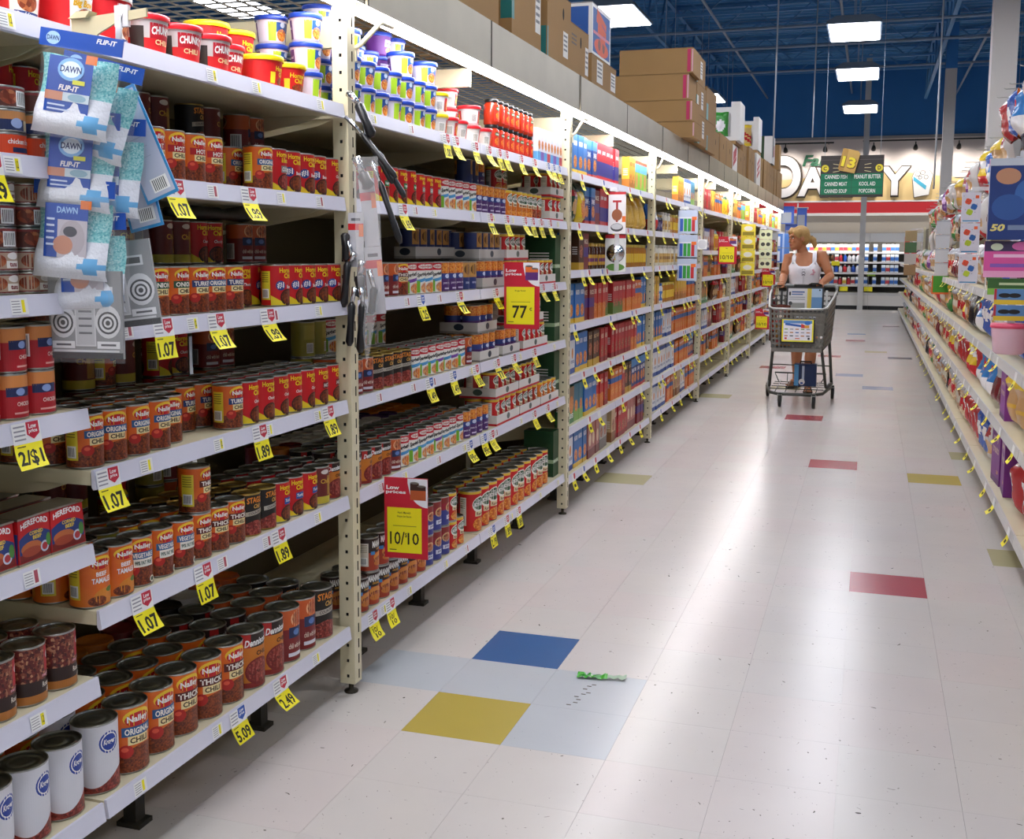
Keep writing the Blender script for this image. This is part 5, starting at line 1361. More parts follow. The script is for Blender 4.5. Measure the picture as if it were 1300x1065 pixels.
# price signs sticking out from the shelf edges
def lowsign(x, y, z, text, head, label, w=.158, h=.285, can=('#e0702a', '#5b2a74'), rz=0.0, tilt=0.0, big=True):
    t = thing('price_sign', label, 'sign', (x, y, z), 0, 'red and yellow price signs')
    t.rotation_euler = (0, tilt, rz)
    g = G(); g.box(0, w, -.0015, .0015, -h, 0, mat('#c81f35', .4, name='sign_red'))
    A = Art(g, side(-.0015), step=1)
    A.prof(w * .54, w, lambda u: -h * .36 + h * .30 * max(0, 1 - math.sqrt(max(0, 1 - ((u - w) / (w * .46)) ** 2))) , lambda u: -.002, '#e9e9ee', 8)
    for q in (0, 1):
        cx = w * (.70 + .16 * q); A.rect(cx - w * .10, cx + w * .10, -h * .27, -h * .06 - .01 * q, can[1]); A.rect(cx - w * .10, cx + w * .10, -h * .15, -h * .06 - .01 * q, can[0]); A.ell(cx, -h * .06 - .01 * q, w * .10, .004, TIN)
    A.text('Low', w * .20, -h * .125, w * .30, h * .05, WHITE, .03); A.text('prices', w * .27, -h * .185, w * .46, h * .05, WHITE, .03)
    ob('sign_board', g, t)
    g = G(); g.box(w * .07, w * .86, -.0030, -.0018, -h * .93, -h * .37, YELLOW)
    A = Art(g, side(-.0030), step=1)
    for k, ln in enumerate(head): A.text(ln, w * .46, -h * (.43 + .05 * k), w * .012 * 3 * len(ln) ** .8, h * .03, INK, .01)
    A.rect(w * .2, w * .74, -h * .60, -h * .592, '#8a8420')
    if '¢' in text: A.text(text[:-1], w * .45, -h * .745, w * .42, h * .19, INK, .015); A.text('c', w * .76, -h * .70, w * .07, h * .045, INK, .02)
    else: A.text('10/', w * .30, -h * .75, w * .34, h * .16, INK, .01); A.text('$', w * .50, -h * .71, w * .05, h * .06, INK, .01); A.text('10', w * .67, -h * .75, w * .26, h * .15, INK, .01)
    A.rect(w * .12, w * .28, -h * .90, -h * .89, INK)
    ob('price_card', g, t)
lowsign(LIPX + .012, 1.70, 1.345, '77¢', ['Kroger Ravioli'], 'red and yellow sign reading 77 cents beside the second post')
lowsign(LIPX + .012, .44, .652, '10/$10', ["Hunt's Manwich", 'Sloppy Joe Sauce'], 'red and yellow sign reading 10 for 10 dollars near the first post', can=('#3a211a', '#b5562a'), rz=.06, h=.27, w=.15)
for i, (y, z) in enumerate(((8.75, 1.56), (12.9, .63), (13.7, 1.19))):
    lowsign(LIPX + .012, y, z, '10/$10', ['Sale'], 'red and yellow sale sign, %s along the far bays' % nth(i), w=.19, h=.28)

# ================================================================ strips of hanging goods, left side
CLEAR = clear('clear_film', '#ffffff', .08, .06)
TERRY = mat('#dfe2ea', .95, 0, .04, 160, .22, name='white_terry'); MESHT = mottle('teal_mesh', [(0, '#3f9aa2'), (.45, '#6fbfc2'), (1, '#a5d6d6')], 330, .7)
DBLUE = mat('#1d4fae', .35, name='card_blue'); LBL = mat('#6fb0e0', .8, name='light_blue_terry')
bag('pad', 'pad', .155, .145, .045, lambda s, t: 2 if blob(s, t, .84, .17, .14, .09) else 1 if t > .50 or (t > .5 and s > .7) else 0, 'cleaning_pad', (TERRY, MESHT, LBL), 31)
def sponge(y, x, ztop, roll, label, back=False, show=True):
    t = thing('sponge_pack', label, 'sponge', (x, y, ztop), 0, 'packs of scrub sponges on the first hanging strip')
    t.rotation_euler = (-roll, 0, -PI / 2 + .18)
    ob('cleaning_pad', K['pad']['root'], t, (0, 0, -.190))
    g = G(); g.box(.0, .003, -.082, .082, -.032, 0, DBLUE)
    A = Art(g, front(.003), step=1); A.ell(-.055, -.016, .014, .012, '#a9cdf0'); A.text('DAWN', -.055, -.016, .024, .009, '#16306e', .03); A.text('FLIP-IT', .05, -.010, .04, .009, WHITE, .03, .2)
    ob('header_card', g, t)
    g = G(); fx = .027
    fn = lambda u, v, d: (fx - .25 * max(0, (abs(v + .115) - .03)) * .3 + d, u, v)
    A = Art(g, fn, step=.02)
    A.rect(-.045, .042, -.150, -.048, DBLUE)
    if not back:
        A.ell(0, -.070, .026, .021, '#7db4e8'); A.ell(0, -.070, .019, .015, '#dfeefa'); A.text('DAWN', 0, -.070, .042, .012, '#14306e', .03)
        A.rect(.006, .030, -.096, -.088, '#d6d633'); A.text('FLIP-IT', 0, -.104, .040, .010, WHITE, .03, .2)
        A.rect(-.045, .042, -.128, -.112, '#c9d8e0'); A.rect(-.045, -.010, -.128, -.112, '#c98a6e'); A.ell(.018, -.120, .018, .007, '#8fb3c6')
        for k in range(2): A.rect(-.038, -.004 + .02 * k, -.138 - .008 * k, -.135 - .008 * k, '#c9daf2')
    else:
        A.text('DAWN', 0, -.060, .042, .012, '#9cc3ee', .03); A.rect(-.018, .042, -.150, -.078, '#c9c3cc'); A.ell(.012, -.112, .026, .034, '#b9b0b8'); A.ell(-.006, -.126, .020, .018, '#c88a70'); A.ell(.008, -.100, .014, .010, '#4a4a55')
        for k in range(5): A.rect(-.040, -.024, -.080 - .012 * k, -.076 - .012 * k, '#c9daf2')
    A.rect(.026, .048, -.056, -.040, '#e0793a')
    ob('label_card', g, t)
    g = G()
    fl = lambda u, v: .030 - 1.2 * max(0, abs(u) - .05) - .0008 * math.sin(v * 300 + u * 200)
    us = [-.080, -.06, -.03, 0, .03, .06, .080]; vs_ = [-.195, -.17, -.13, -.09, -.05, -.032]
    g.add([(fl(u, v), u, v) for v in vs_ for u in us], [(j * 7 + i, j * 7 + i + 1, j * 7 + i + 8, j * 7 + i + 7) for j in range(5) for i in range(6)], CLEAR, True)
    ob('film', g, t)
sponge(-1.085, -.155, 1.783, .17, 'topmost scrub sponge pack with blue round emblem, on the first hanging strip')
sponge(-1.03, -.150, 1.745, .24, 'scrub sponge pack tucked behind the topmost one', True)
sponge(-1.05, -.195, 1.650, .10, 'third scrub sponge pack down, below the topmost pair')
sponge(-1.005, -.172, 1.640, .06, 'scrub sponge pack turned aside below the topmost pair')
sponge(-1.06, -.205, 1.520, .08, 'scrub sponge pack with hand picture card, fourth down', True)
sponge(-1.035, -.204, 1.455, -.02, 'lowest scrub sponge pack on the first hanging strip', True)
# black and white target cards in film under the sponges
def target(x, y, z, label, roll=0.0, rz=0.0):
    g = G(); gr = mat('#8f9092', .3, name='target_grey'); g.box(-.078, .078, -.004, .004, -.17, 0, gr)
    A = Art(g, side(-.004), step=1)
    A.rect(-.078, .078, -.170, -.158, '#2b2b2d'); A.rect(-.070, .070, -.157, -.153, '#d6d6d8'); A.rect(-.06, .06, -.05, -.03, '#e3e3e5'); A.rect(-.055, .055, -.046, -.034, '#4a4a4c')
    for c in (-.048, .048):
        A.ell(c, -.098, .027, .032, '#dadadc')
        for r, cc in ((.022, '#3a3a3c'), (.018, '#dedee0'), (.013, '#3a3a3c'), (.009, '#dedee0'), (.005, '#3a3a3c')): A.ell(c, -.100, r, r, cc)
        A.rect(c - .024, c + .024, -.150, -.136, '#e6e6e8'); A.rect(c - .016, c + .016, -.145, -.141, '#55555a')
    A.rect(-.022, .022, -.146, -.062, '#d2d2d4'); A.rect(-.019, .019, -.143, -.065, '#bdbdc0')
    for k in range(4): A.rect(-.014, .014, -.080 - .014 * k, -.076 - .014 * k, '#66666a')
    o = tag(ob('target_pack', g, None, (x, y, z)), label, 'card', 'target packs below the sponges'); o.rotation_euler = (0, roll, rz)
    q = G(); q.add([(-.084, -.008, -.178), (.084, -.008, -.178), (.082, -.010, .02), (-.082, -.010, .02)], [(0, 1, 2, 3)], CLEAR); ob('film', q, o)
target(-.200, -1.05, 1.345, 'grey target card pack hanging straight below the sponges', .0, .12)
target(-.190, -.985, 1.40, 'grey target card pack behind, turned toward the chili cans', -.12, .35)
# white back cards with blue edges
def backcard(x, y, z, h, label, roll):
    g = G(); g.box(-.036, .036, -.0015, .0015, -h, 0, mat('#2f86bd', .4, name='card_edge_blue'))
    A = Art(g, side(-.0015), step=1); A.rect(-.031, .031, -h + .006, -.006, '#b9bfd2'); bars(A, .006, -h + .014, -h + .042, .018)
    for k in range(6): A.rect(-.024, .012, -.04 - .02 * k, -.0385 - .02 * k, '#a4abc0')
    o = tag(ob('hang_card', g, None, (x, y, z)), label, 'card', 'white cards on the first hanging strip'); o.rotation_euler = (0, roll, .15)
backcard(-.185, -.965, 1.69, .27, 'white barcode card with blue edge, the longer and lower one', -.24)
backcard(-.165, -.975, 1.695, .225, 'white barcode card with blue edge, swung furthest outward', -.40)
# bracket and hook holding the strip
g = G()
g.prism([(0, 0), (.17, .012), (.17, -.004), (.10, -.012), (.06, -.03), (.045, -.055), (0, -.055)], -.0025, .0025, mat('#d3c69f', .45, name='beige_plastic'))
g.prism([(.0, .0), (.02, .012), (.05, .012), (.04, 0)], -.012, .012, mat('#d3c69f', .45, name='beige_plastic'))
o = tag(ob('strip_bracket', g, None, (LIPX + .014, -1.005, 1.828)), 'beige plastic bracket holding the sponge strip at the top shelf', 'bracket')
q = G(); q.tube([(.115, 0, .005), (.115, -.012, -.02), (.115, -.014, -.055)], .006, clear('milky_plastic', '#f3f0f3', .75, .2), 8); q.box(.10, .13, -.004, .004, -.02, .02, clear('milky_plastic', '#f3f0f3', .75, .2)); ob('hook', q, o)

# kitchen tools at the first post
HND = mat('#1a1a1c', .32, name='black_handle')
def tool(p, q, r, label, metal=None, card=None):
    p, q = Vector(p), Vector(q); d = q - p
    t = thing('kitchen_tool', label, 'kitchen tool', tuple(p), 0, 'kitchen tools hanging at the first post')
    g = G(); g.tube([Vector((0, 0, 0)), d * .08, d * .5, d * .9, d], r, HND, 10, radii=[r * .55, r, r * .85, r * 1.05, r * .5]); ob('handle', g, t)
    if metal is not None:
        g = G(); m0 = Vector(metal) - p
        g.tube([d * .02, m0 * .5 + Vector((0, .002, 0)), m0], r * .5, CHROME, 8, radii=[r * .5, r * .7, r * .8]); ob('blade', g, t)
    if card is not None:
        (cx, cz, w, h, roll) = card
        g = G(); g.box(-w / 2, w / 2, -.001, .001, -h, 0, mat('#b9b8bd', .4, name='hang_card_white'))
        A = Art(g, side(-.001), step=1); A.rect(-w / 2, w / 2, -h * .32, -h * .20, '#c8242c'); A.rect(w * .2, w / 2, -h * .44, -h * .22, '#e8742a'); A.rect(-w * .3, w * .3, -h * .15, -h * .1, '#5a5a60')
        o = ob('hang_card', g, t, (cx - p.x, .012, cz - p.z)); o.rotation_euler = (0, roll, 0)
PX = -.235; PY = .22
tool((PX + .03, .19, 1.82), (PX + .075, .19, 1.72), .015, 'broad black handled tool, uppermost at the first post', (PX - .005, .20, 1.85))
for i, (a, b, c, d) in enumerate(((.045, 1.73, .155, 1.60), (.065, 1.70, .135, 1.585), (.080, 1.68, .165, 1.545))):
    tool((PX + a, .18 + .02 * i, b), (PX + c, .18 + .02 * i, d), .009, 'slim black handled utensil, %s in the fan at the first post' % nth(i), (PX + a - .05, .18 + .02 * i, b + .05))
tool((PX + .10, .185, 1.59), (PX + .165, .185, 1.41), .010, 'long black handled tool with grey card, slanting outward', (PX + .075, .185, 1.65), (PX + .05, 1.60, .05, .2, -.1))
tool((PX + .05, .17, 1.615), (PX + .075, .17, 1.57), .018, 'stub black tool below the fan at the first post', (PX + .03, .17, 1.66))
tool((PX - .005, .165, 1.44), (PX - .0, .165, 1.355), .014, 'black tool with red striped card beside the post slots', (PX + .02, .165, 1.36), (PX + .025, 1.50, .05, .16, 0))
tool((PX + .005, .16, 1.355), (PX - .01, .16, 1.22), .012, 'black garlic press handle close to the post', (PX + .03, .16, 1.38))
tool((PX + .04, .165, 1.315), (PX + .045, .165, 1.25), .016, 'short black opener handle between the long ones', (PX + .05, .165, 1.36))
tool((PX + .085, .17, 1.28), (PX + .075, .17, 1.20), .012, 'black tool with second red striped card', (PX + .07, .17, 1.33), (PX + .075, 1.40, .055, .2, -.08))
tool((PX + .02, .155, 1.235), (PX + .01, .155, 1.105), .012, 'lower black can opener handle, nearer the post', (PX + .03, .155, 1.28))
tool((PX + .055, .155, 1.235), (PX + .045, .155, 1.085), .013, 'lower black can opener handle, away from the post', (PX + .05, .155, 1.28))
g = G(); g.add([(-.02, 0, 0), (.06, 0, 0), (.075, -.006, -.35), (.02, -.004, -.62), (-.01, 0, -.35)], [(0, 4, 3, 2, 1)], clear('tool_film', '#ffffff', .22, .1)); tag(ob('clear_sleeve', g, None, (PX + .05, .150, 1.66)), 'long clear plastic sleeve draped over the kitchen tools', 'plastic sleeve')
# further strips, by the later posts
STRIP = clear('clear_strip', '#f2f2f4', .45, .15)
def strip(x, y, zt, zb, lip, label):
    g = G(); s_ = 1 if x > lip else -1
    if lip > 1:
        g.box(1.889, 1.897, y - .003, y + .003, 1.1822, zt + .022, STRIP); lip = 1.889 + .014
    g.box(min(lip + .014 * s_, x), max(lip + .014 * s_, x), y - .003, y + .003, zt, zt + .022, STRIP); g.box(x - .014, x + .014, y - .001, y + .001, zb, zt, STRIP)
    tag(ob('hanging_strip', g), label, 'strip', 'clear strips that carry hanging packs')
def pack(x, y, z, w, h, base, label, art=None, name='carded_pack', cat='card', group='carded packs on hanging strips', rz=0.0, roll=0.0, th=.004):
    g = G(); g.box(-w / 2, w / 2, -th, th, -h, 0, mat(base, .35))
    A = Art(g, side(-th), step=1)
    if art: art(A, w, h)
    o = tag(ob(name, g, None, (x, y, z)), label, cat, group); o.rotation_euler = (0, roll, rz)
    return o
def a_peel(A, w, h):
    A.rect(-w / 2, w / 2, -h * .06, -.0, '#c4202a'); A.rect(-w * .25, w * .25, -h * .25, -h * .2, '#b5202a'); A.prof(-w * .06, w * .06, lambda u: -h * .72, lambda u: -h * .25, '#a31c22'); A.ell(0, -h * .55, w * .3, h * .14, '#9a5a3a'); A.ell(0, -h * .85, w * .36, h * .10, '#4a4a4a'); A.ell(0, -h * .83, w * .32, h * .07, '#c9c9cc'); A.rect(w * .3, w / 2, -h * .72, -h * .58, '#e8742a')
o = pack(-.195, 3.70, 1.745, .105, .245, '#eceaea', 'white card with red peeler hanging above the strainer card', a_peel)
o = pack(-.205, 3.72, 1.495, .125, .22, '#e6e6e2', 'white card with round metal strainer on a hanging strip', lambda A, w, h: (A.rect(-w / 2, w / 2, -h * .10, 0, '#c4202a'), A.ell(0, -h * .88, w * .45, h * .10, '#5a8a3a')))
g = G(); g.lathe([(.0, .026), (.02, .024), (.04, .014), (.052, 0), (.056, 0)], CHROME, 24); b_ = ob('strainer_bowl', g, o, (0, -.004, -.11)); b_.rotation_euler = (PI / 2, 0, 0)
strip(-.195, 3.7046, 1.75, 1.28, LIPX, 'clear strip behind the peeler and strainer cards')
def a_tools(A, w, h):
    A.rect(-w / 2, w / 2, -h * .35, -h * .30, '#dcdce6')
    for k, c in enumerate(('#2a57b0', '#2f9a3a', '#3aa03a', '#c02a30')): A.rect(-w * .40 + k * w * .2, -w * .40 + k * w * .2 + w * .16, -h * .9, -h * .36, c)
    A.rect(w * .2, w * .45, -h * .42, -h * .28, '#e8742a')
for i, z in enumerate((1.735, 1.535, 1.355)):
    pack(-.175, 6.28, z, .16, .19, '#b9c4da', 'blue topped pack of coloured tools, %s down its strip' % nth(i), a_tools)
pack(-.055, 6.28, 1.50, .075, .08, '#ececec', 'small round white timer pack beside the coloured tools', lambda A, w, h: A.ell(0, -h / 2, w * .45, h * .45, '#cfcfd4'))
strip(-.17, 6.2846, 1.74, 1.17, LIPX, 'clear strip behind the packs of coloured tools')
strip(-.165, 10.9046, 1.75, 1.13, LIPX, 'clear strip behind the yellow packs')
strip(-.16, 13.2046, 1.73, 1.19, LIPX, 'clear strip behind the pale green packs')
strip(-.13, 16.2046, 1.73, 1.25, LIPX, 'clear strip behind the blue glove packs')
for i in range(4):
    pack(-.165, 10.9, 1.74 - .155 * i, .17, .15, '#e3cf3a', 'yellow pack, %s down the yellow strip on the far bays' % nth(i), lambda A, w, h: (A.rect(-w * .4, w * .4, -h * .9, -h * .6, '#8a7a1a'), A.ell(0, -h * .35, w * .3, h * .2, '#d9d6c8')))
for i in range(4):
    pack(-.16, 13.2, 1.72 - .135 * i, .18, .13, '#dfe3b8', 'pale green pack, %s down the far white strip' % nth(i), lambda A, w, h: (A.ell(-w * .2, -h * .5, w * .16, h * .2, '#3a3a34'), A.ell(w * .2, -h * .5, w * .16, h * .2, '#3a3a34')))
for i in range(2):
    pack(-.13, 16.2, 1.72 - .24 * i, .19, .23, '#4a7ac8', 'blue glove pack, %s down the last strip on the far bays' % nth(i), lambda A, w, h: (A.rect(-w * .1, w * .05, -h, 0, '#a9c0e6'), A.rect(-w / 2, -w * .3, -h * .9, -h * .2, '#e0e4ec')))
for i, (x, y, z, w, h) in enumerate(((-.14, 17.0, 2.2, .22, .3), (.10, 17.05, 2.18, .16, .36), (-.05, 17.1, 1.9, .26, .3))):
    pack(x, y, z, w, h, '#2450b0', 'blue end-of-aisle display card, %s from left behind the shopper' % nth(i), lambda A, w, h: (A.rect(-w * .45, w * .3, -h * .95, -h * .35, '#8a8f9a'),), group='blue display cards at the far end')

g = G(); g.tube([(.02, 17.118, 0), (.02, 17.118, 2.25)], .012, STEEL, 8); g.lathe([(.16, 0), (.16, .012), (.02, .02)], STEEL, 16, .02, 17.118)
for z, y in ((2.17, 17.006), (2.15, 17.056), (1.87, 17.106)): g.box(-.2, .2, y, 17.12, z, z + .012, STEEL)
tag(ob('display_stand', g), 'slim metal stand carrying the blue cards at the far end', 'stand')
# ================================================================ right side goods
bag('r_blu', 'blue and orange snack bag', .24, .272, .12, lambda s, t: 1 if s < .28 else 2 if blob(s, t, .62, .5, .22, .14) else 3 if t > .9 else 0, 'snack_bag', (BLU, ORA, WHT, NAV), 41)
bag('r_wht', 'white and red snack bag', .22, .262, .11, lambda s, t: 1 if blob(s, t, .5, .68, .3, .12) else 2 if blob(s, t, .5, .36, .32, .16) else 0, 'chip_bag', (film('#cbc5c0'), film('#a8373a'), TAN), 42)
bag('r_red', 'red snack bag', .22, .262, .11, lambda s, t: 1 if blob(s, t, .5, .6, .26, .12) else 2 if t > .88 else 0, 'chip_bag', (film('#b02a2c'), WHT, DKR), 43)
bag('r_yel', 'yellow snack bag', .20, .262, .11, lambda s, t: 1 if t < .3 else 2 if blob(s, t, .5, .62, .3, .12) else 0, 'snack_bag', (YEL, RED, WHT), 44)
bag('r_sky', 'sky blue snack bag', .22, .268, .11, lambda s, t: 1 if t < .38 else 2 if blob(s, t, .4, .62, .18, .10) else 0, 'snack_bag', (film('#2a7ac0'), WHT, RED), 45)
bag('r_sil', 'silver and maroon snack bag', .22, .262, .11, lambda s, t: 1 if t < .55 else 0, 'snack_bag', (SIL, DKR), 46)
bag('r_tan', 'tan snack bag with yellow top', .24, .272, .12, lambda s, t: 1 if t > .72 else 2 if .28 < t < .36 else 0, 'snack_bag', (TAN, YEL, film('#d9a93a')), 47)
bag('r_pur', 'purple snack bag', .22, .262, .11, lambda s, t: 1 if blob(s, t, .5, .5, .28, .16) else 0, 'snack_bag', (PUR, film('#caa3d0')), 48)
bag('r_brn', 'clear bag of brown nuts', .20, .245, .10, lambda s, t: 1 if t > .70 else 2 if .3 < t < .5 and .2 < s < .8 else 0, 'nut_bag', (mottle('nuts', [(0, '#5a3018'), (.5, '#a8703a'), (1, '#d4a468')], 70, .3), SIL, film('#d8cdb8')), 49)
bag('r_crm', 'clear bag of pale cookies', .20, .245, .10, lambda s, t: 1 if t > .75 else 2 if blob(s, t, .5, .45, .3, .14) else 0, 'cookie_bag', (mottle('cookies', [(0, '#b58a5a'), (.5, '#dcc09a'), (1, '#efe2c8')], 60, .3), SIL, RED), 50)
bag('r_grn', 'green snack bag', .20, .255, .10, lambda s, t: 1 if blob(s, t, .5, .45, .3, .2) else 0, 'snack_bag', (GRN, TAN), 51)
bag('r_blk', 'black snack bag', .20, .255, .10, lambda s, t: 1 if blob(s, t, .5, .5, .3, .14) else 0, 'snack_bag', (film('#1e1c20'), film('#9a8a6a')), 52)
carton('r_purbox', 'tall purple carton with pale lettering', .26, .325, .14, '#7a2a84', [(0, .1, '#5a1c66')], name='purple_carton', words=(('party', 0, .72, .6, .12, '#c9b0a0'), ('treats', 0, .55, .7, .12, '#c9b0a0'), ('28', .5, .2, .2, .06, '#e0b050')))
K['r_purshort'] = None
carton('r_purshort', 'short purple carton with pale lettering', .24, .245, .14, '#8a3a94', [(0, .1, '#5a1c66')], name='purple_carton', words=(('party', 0, .72, .6, .12, '#c9b0a0'), ('treats', 0, .55, .7, .12, '#c9b0a0')))
RL = ['lowest', 'second', 'third', 'fourth']
RCNT = {}
def rrow(seq, y, z, li, x=RX + .02, gap=.012, tilt=True):
    for key, n in seq:
        k = K[key]
        for _ in range(n):
            w = 2 * k['r']; RCNT[(key, li)] = RCNT.get((key, li), 0) + 1
            sc = ob
            o = put(key, x + k['d'] / 2 + R.uniform(0, .02), y + w / 2, z + .001, PI + R.uniform(-.12, .12), '%s, %s of its kind, %s bag shelf' % (k['look'], nth(min(RCNT[(key, li)] - 1, 80)), RL[li]), 'bags on the %s shelf of the bag side' % RL[li])
            if tilt and 'bag' in k['name']: o.rotation_euler = (R.uniform(-.06, .06), -.08 + R.uniform(-.04, .06), PI + R.uniform(-.15, .15)); o.location.z += .013
            y += w + gap + (.018 if 'bag' in k['name'] else 0)
    return y
y = rrow([('r_red', 2), ('r_brn', 2), ('r_wht', 2), ('r_red', 2)], .92, .17, 0)
rrow([('r_yel', 2), ('r_tan', 2)], -.05, .17, 0)
rrow([('r_sky', 3), ('r_wht', 1)], -.05, .545, 1)
rrow([('r_tan', 2), ('r_sil', 2), ('r_red', 2)], -.05, .865, 2)
rrow([('r_brn', 3), ('r_yel', 2)], -.05, 1.18, 3)
y = rrow([('r_purbox', 2)], 3.14, .17, 0, gap=.02, tilt=False)
y = rrow([('r_crm', 1), ('r_wht', 1), ('r_blu', 2), ('r_red', 4), ('r_crm', 2), ('r_brn', 3), ('r_crm', 3), ('r_blk', 1), ('r_brn', 4), ('r_wht', 2), ('r_brn', 4), ('r_grn', 1), ('r_crm', 3), ('r_blk', 2), ('r_wht', 3), ('r_brn', 6), ('r_red', 3), ('r_crm', 6), ('r_sil', 3), ('r_brn', 8), ('r_wht', 4), ('r_grn', 3), ('r_brn', 8)], y + .02, .17, 0)
y = rrow([('r_yel', 2), ('r_red', 2), ('r_tan', 4), ('r_purshort', 1), ('r_sil', 2), ('r_sky', 4), ('r_red', 1), ('r_yel', 2), ('r_red', 4), ('r_brn', 2), ('r_yel', 2), ('r_tan', 1), ('r_crm', 3), ('r_brn', 3), ('r_sil', 2), ('r_brn', 4), ('r_wht', 2), ('r_yel', 1), ('r_brn', 4), ('r_grn', 2), ('r_crm', 5), ('r_red', 3), ('r_brn', 6), ('r_wht', 4), ('r_blk', 3), ('r_crm', 6), ('r_brn', 6), ('r_yel', 3)], 1.2, .545, 1)
y = rrow([('r_red', 2), ('r_sky', 2), ('r_blu', 4), ('r_wht', 2), ('r_blu', 3), ('r_sky', 1), ('r_blk', 2), ('r_brn', 2), ('r_yel', 1), ('r_crm', 3), ('r_brn', 3), ('r_grn', 1), ('r_tan', 2), ('r_brn', 4), ('r_red', 2), ('r_crm', 4), ('r_wht', 3), ('r_brn', 5), ('r_tan', 3), ('r_grn', 2), ('r_crm', 5), ('r_red', 4), ('r_brn', 5), ('r_blk', 2), ('r_wht', 5), ('r_brn', 6)], 1.6, .865, 2)
y = rrow([('r_wht', 3), ('r_sil', 2), ('r_blk', 3), ('r_blu', 2), ('r_grn', 3), ('r_brn', 2), ('r_wht', 3), ('r_red', 2), ('r_brn', 3), ('r_sil', 3), ('r_crm', 3), ('r_red', 3), ('r_tan', 4), ('r_wht', 4), ('r_pur', 3), ('r_brn', 5), ('r_grn', 3), ('r_wht', 5), ('r_crm', 5), ('r_red', 4), ('r_sil', 4), ('r_brn', 6)], 1.5, 1.18, 3)
# bags hanging on peg hooks above the top shelf
PEG = mat('#bdbab2', .3, .9, name='peg_wire')
def hung(key, y, z, x, i, n):
    k = K[key]
    put(key, x, y, z - k['h'], PI + R.uniform(-.35, .35), '%s hanging %s, %s along the bag side' % (k['look'], n, nth(i)), 'bags hanging above the bag side')
    bi = min(len(RBAYS) - 1, max(0, int((y + .1) / 1.22))); by = (RSEC[bi][0] + RSEC[bi][1]) / 2
    g = G(); g.tube([(x - RX - .09, y - by, z + .012), (x - RX - .08, y - by, z + .0075), (RBACK - RX, y - by, z + .0075)], .003, PEG, 5); ob('peg_hook', g, RBAYS[bi])
rowA = ['r_blu', 'r_blk', 'r_sky', 'r_wht', 'r_sky', 'r_blu', 'r_red', 'r_wht', 'r_tan', 'r_sky', 'r_blu', 'r_yel', 'r_red', 'r_wht', 'r_pur', 'r_wht', 'r_grn', 'r_tan', 'r_wht', 'r_red', 'r_grn', 'r_wht', 'r_brn', 'r_pur', 'r_wht', 'r_brn', 'r_red', 'r_crm', 'r_wht', 'r_tan', 'r_brn', 'r_red', 'r_grn', 'r_wht', 'r_crm', 'r_brn']
yy = 2.7
for i, key in enumerate(rowA):
    hung(key, yy, 2.20 - .006 * i + R.uniform(-.03, .04) + (.15 if 3 <= i <= 6 else 0), 2.06 + R.uniform(-.04, .04), i, 'in the upper line'); yy += .31 + R.uniform(-.02, .05)
rowB = ['r_wht', 'r_sil', 'r_red', 'r_blk', 'r_wht', 'r_brn', 'r_blu', 'r_sil', 'r_wht', 'r_blk', 'r_red', 'r_brn', 'r_sil', 'r_wht', 'r_red', 'r_blk', 'r_brn', 'r_wht', 'r_grn', 'r_red', 'r_wht', 'r_brn', 'r_crm', 'r_wht', 'r_red', 'r_tan', 'r_brn', 'r_wht', 'r_brn', 'r_crm', 'r_wht', 'r_red']
yy = 2.6
for i, key in enumerate(rowB):
    hung(key, yy, 1.83 - .004 * i + R.uniform(-.03, .03), 2.04 + R.uniform(-.04, .04), i, 'in the lower line'); yy += .33 + R.uniform(-.03, .05)
# hanging strips on the right
pack(1.795, 2.02, 1.765, .21, .32, '#223a78', 'big shiny blue party bag with the number 50, hanging nearest', lambda A, w, h: (A.rect(-w / 2, w / 2, -h * .09, 0, '#c3c8d2'), A.ell(-w * .18, -h * .22, w * .22, h * .10, '#c08a6a'), A.ell(w * .20, -h * .45, w * .26, h * .2, '#3a66a8'), A.ell(-w * .15, -h * .6, w * .3, h * .16, '#2f5596'), A.text('50', -w * .33, -h * .85, w * .26, h * .09, '#e0d27a', .04, .2), A.rect(-w * .15, w * .25, -h * .88, -h * .82, '#7a8aa8')), 'party_bag', 'bag', th=.02)
pack(1.80, 2.03, 1.440, .23, .145, '#d8569a', 'pink party banner pack below the blue bag', lambda A, w, h: (A.rect(-w / 2, w / 2, -h * .28, 0, '#3a2f55'), A.ell(w * .1, -h * .14, w * .16, h * .12, '#d66aa8'), A.ell(-w * .3, -h * .16, w * .1, h * .1, '#c9d2b8'), A.rect(-w * .4, w * .4, -h * .72, -h * .62, '#8a5ab0'), A.rect(-w / 2, w / 2, -h, -h * .82, '#e6a0c4'), A.rect(-w * .35, w * .3, -h * .45, -h * .36, '#f0c0dc')), 'party_pack', th=.006)
pack(1.81, 2.04, 1.290, .21, .065, '#3f6a34', 'dark green pack below the pink banner', lambda A, w, h: (A.rect(-w / 2, w / 2, -h, -h * .6, '#8fc04a'), A.rect(-w * .3, w * .3, -h * .4, -h * .25, '#c9d6a8')), 'party_pack', th=.006)
for i, z in enumerate((1.285 - .065, 1.155)):
    pack(1.785, 2.0, z + .03 - .0 * i, .115, .062, '#5a86b8', 'novelty moustache card, %s of the pair on the nearest strip' % ['upper', 'lower'][i], lambda A, w, h: (A.rect(-w / 2, w / 2, -h, -h * .70, '#d9b832'), A.ell(-w * .16, -h * .42, w * .20, h * .15, '#141418'), A.ell(w * .16, -h * .42, w * .20, h * .15, '#141418'), A.rect(-w * .5, -w * .42, -h * .7, 0, '#b5303c')), 'novelty_card')
g = G(); g.lathe([(.05, -.11), (.062, -.10), (.070, -.02), (.072, 0)], clear('pink_tub', '#f0c9d6', .8, .2), 20); g.lathe([(.074, -.004), (.076, 0), (.074, .014), (.0, .016)], mat('#e0506e', .3), 20)
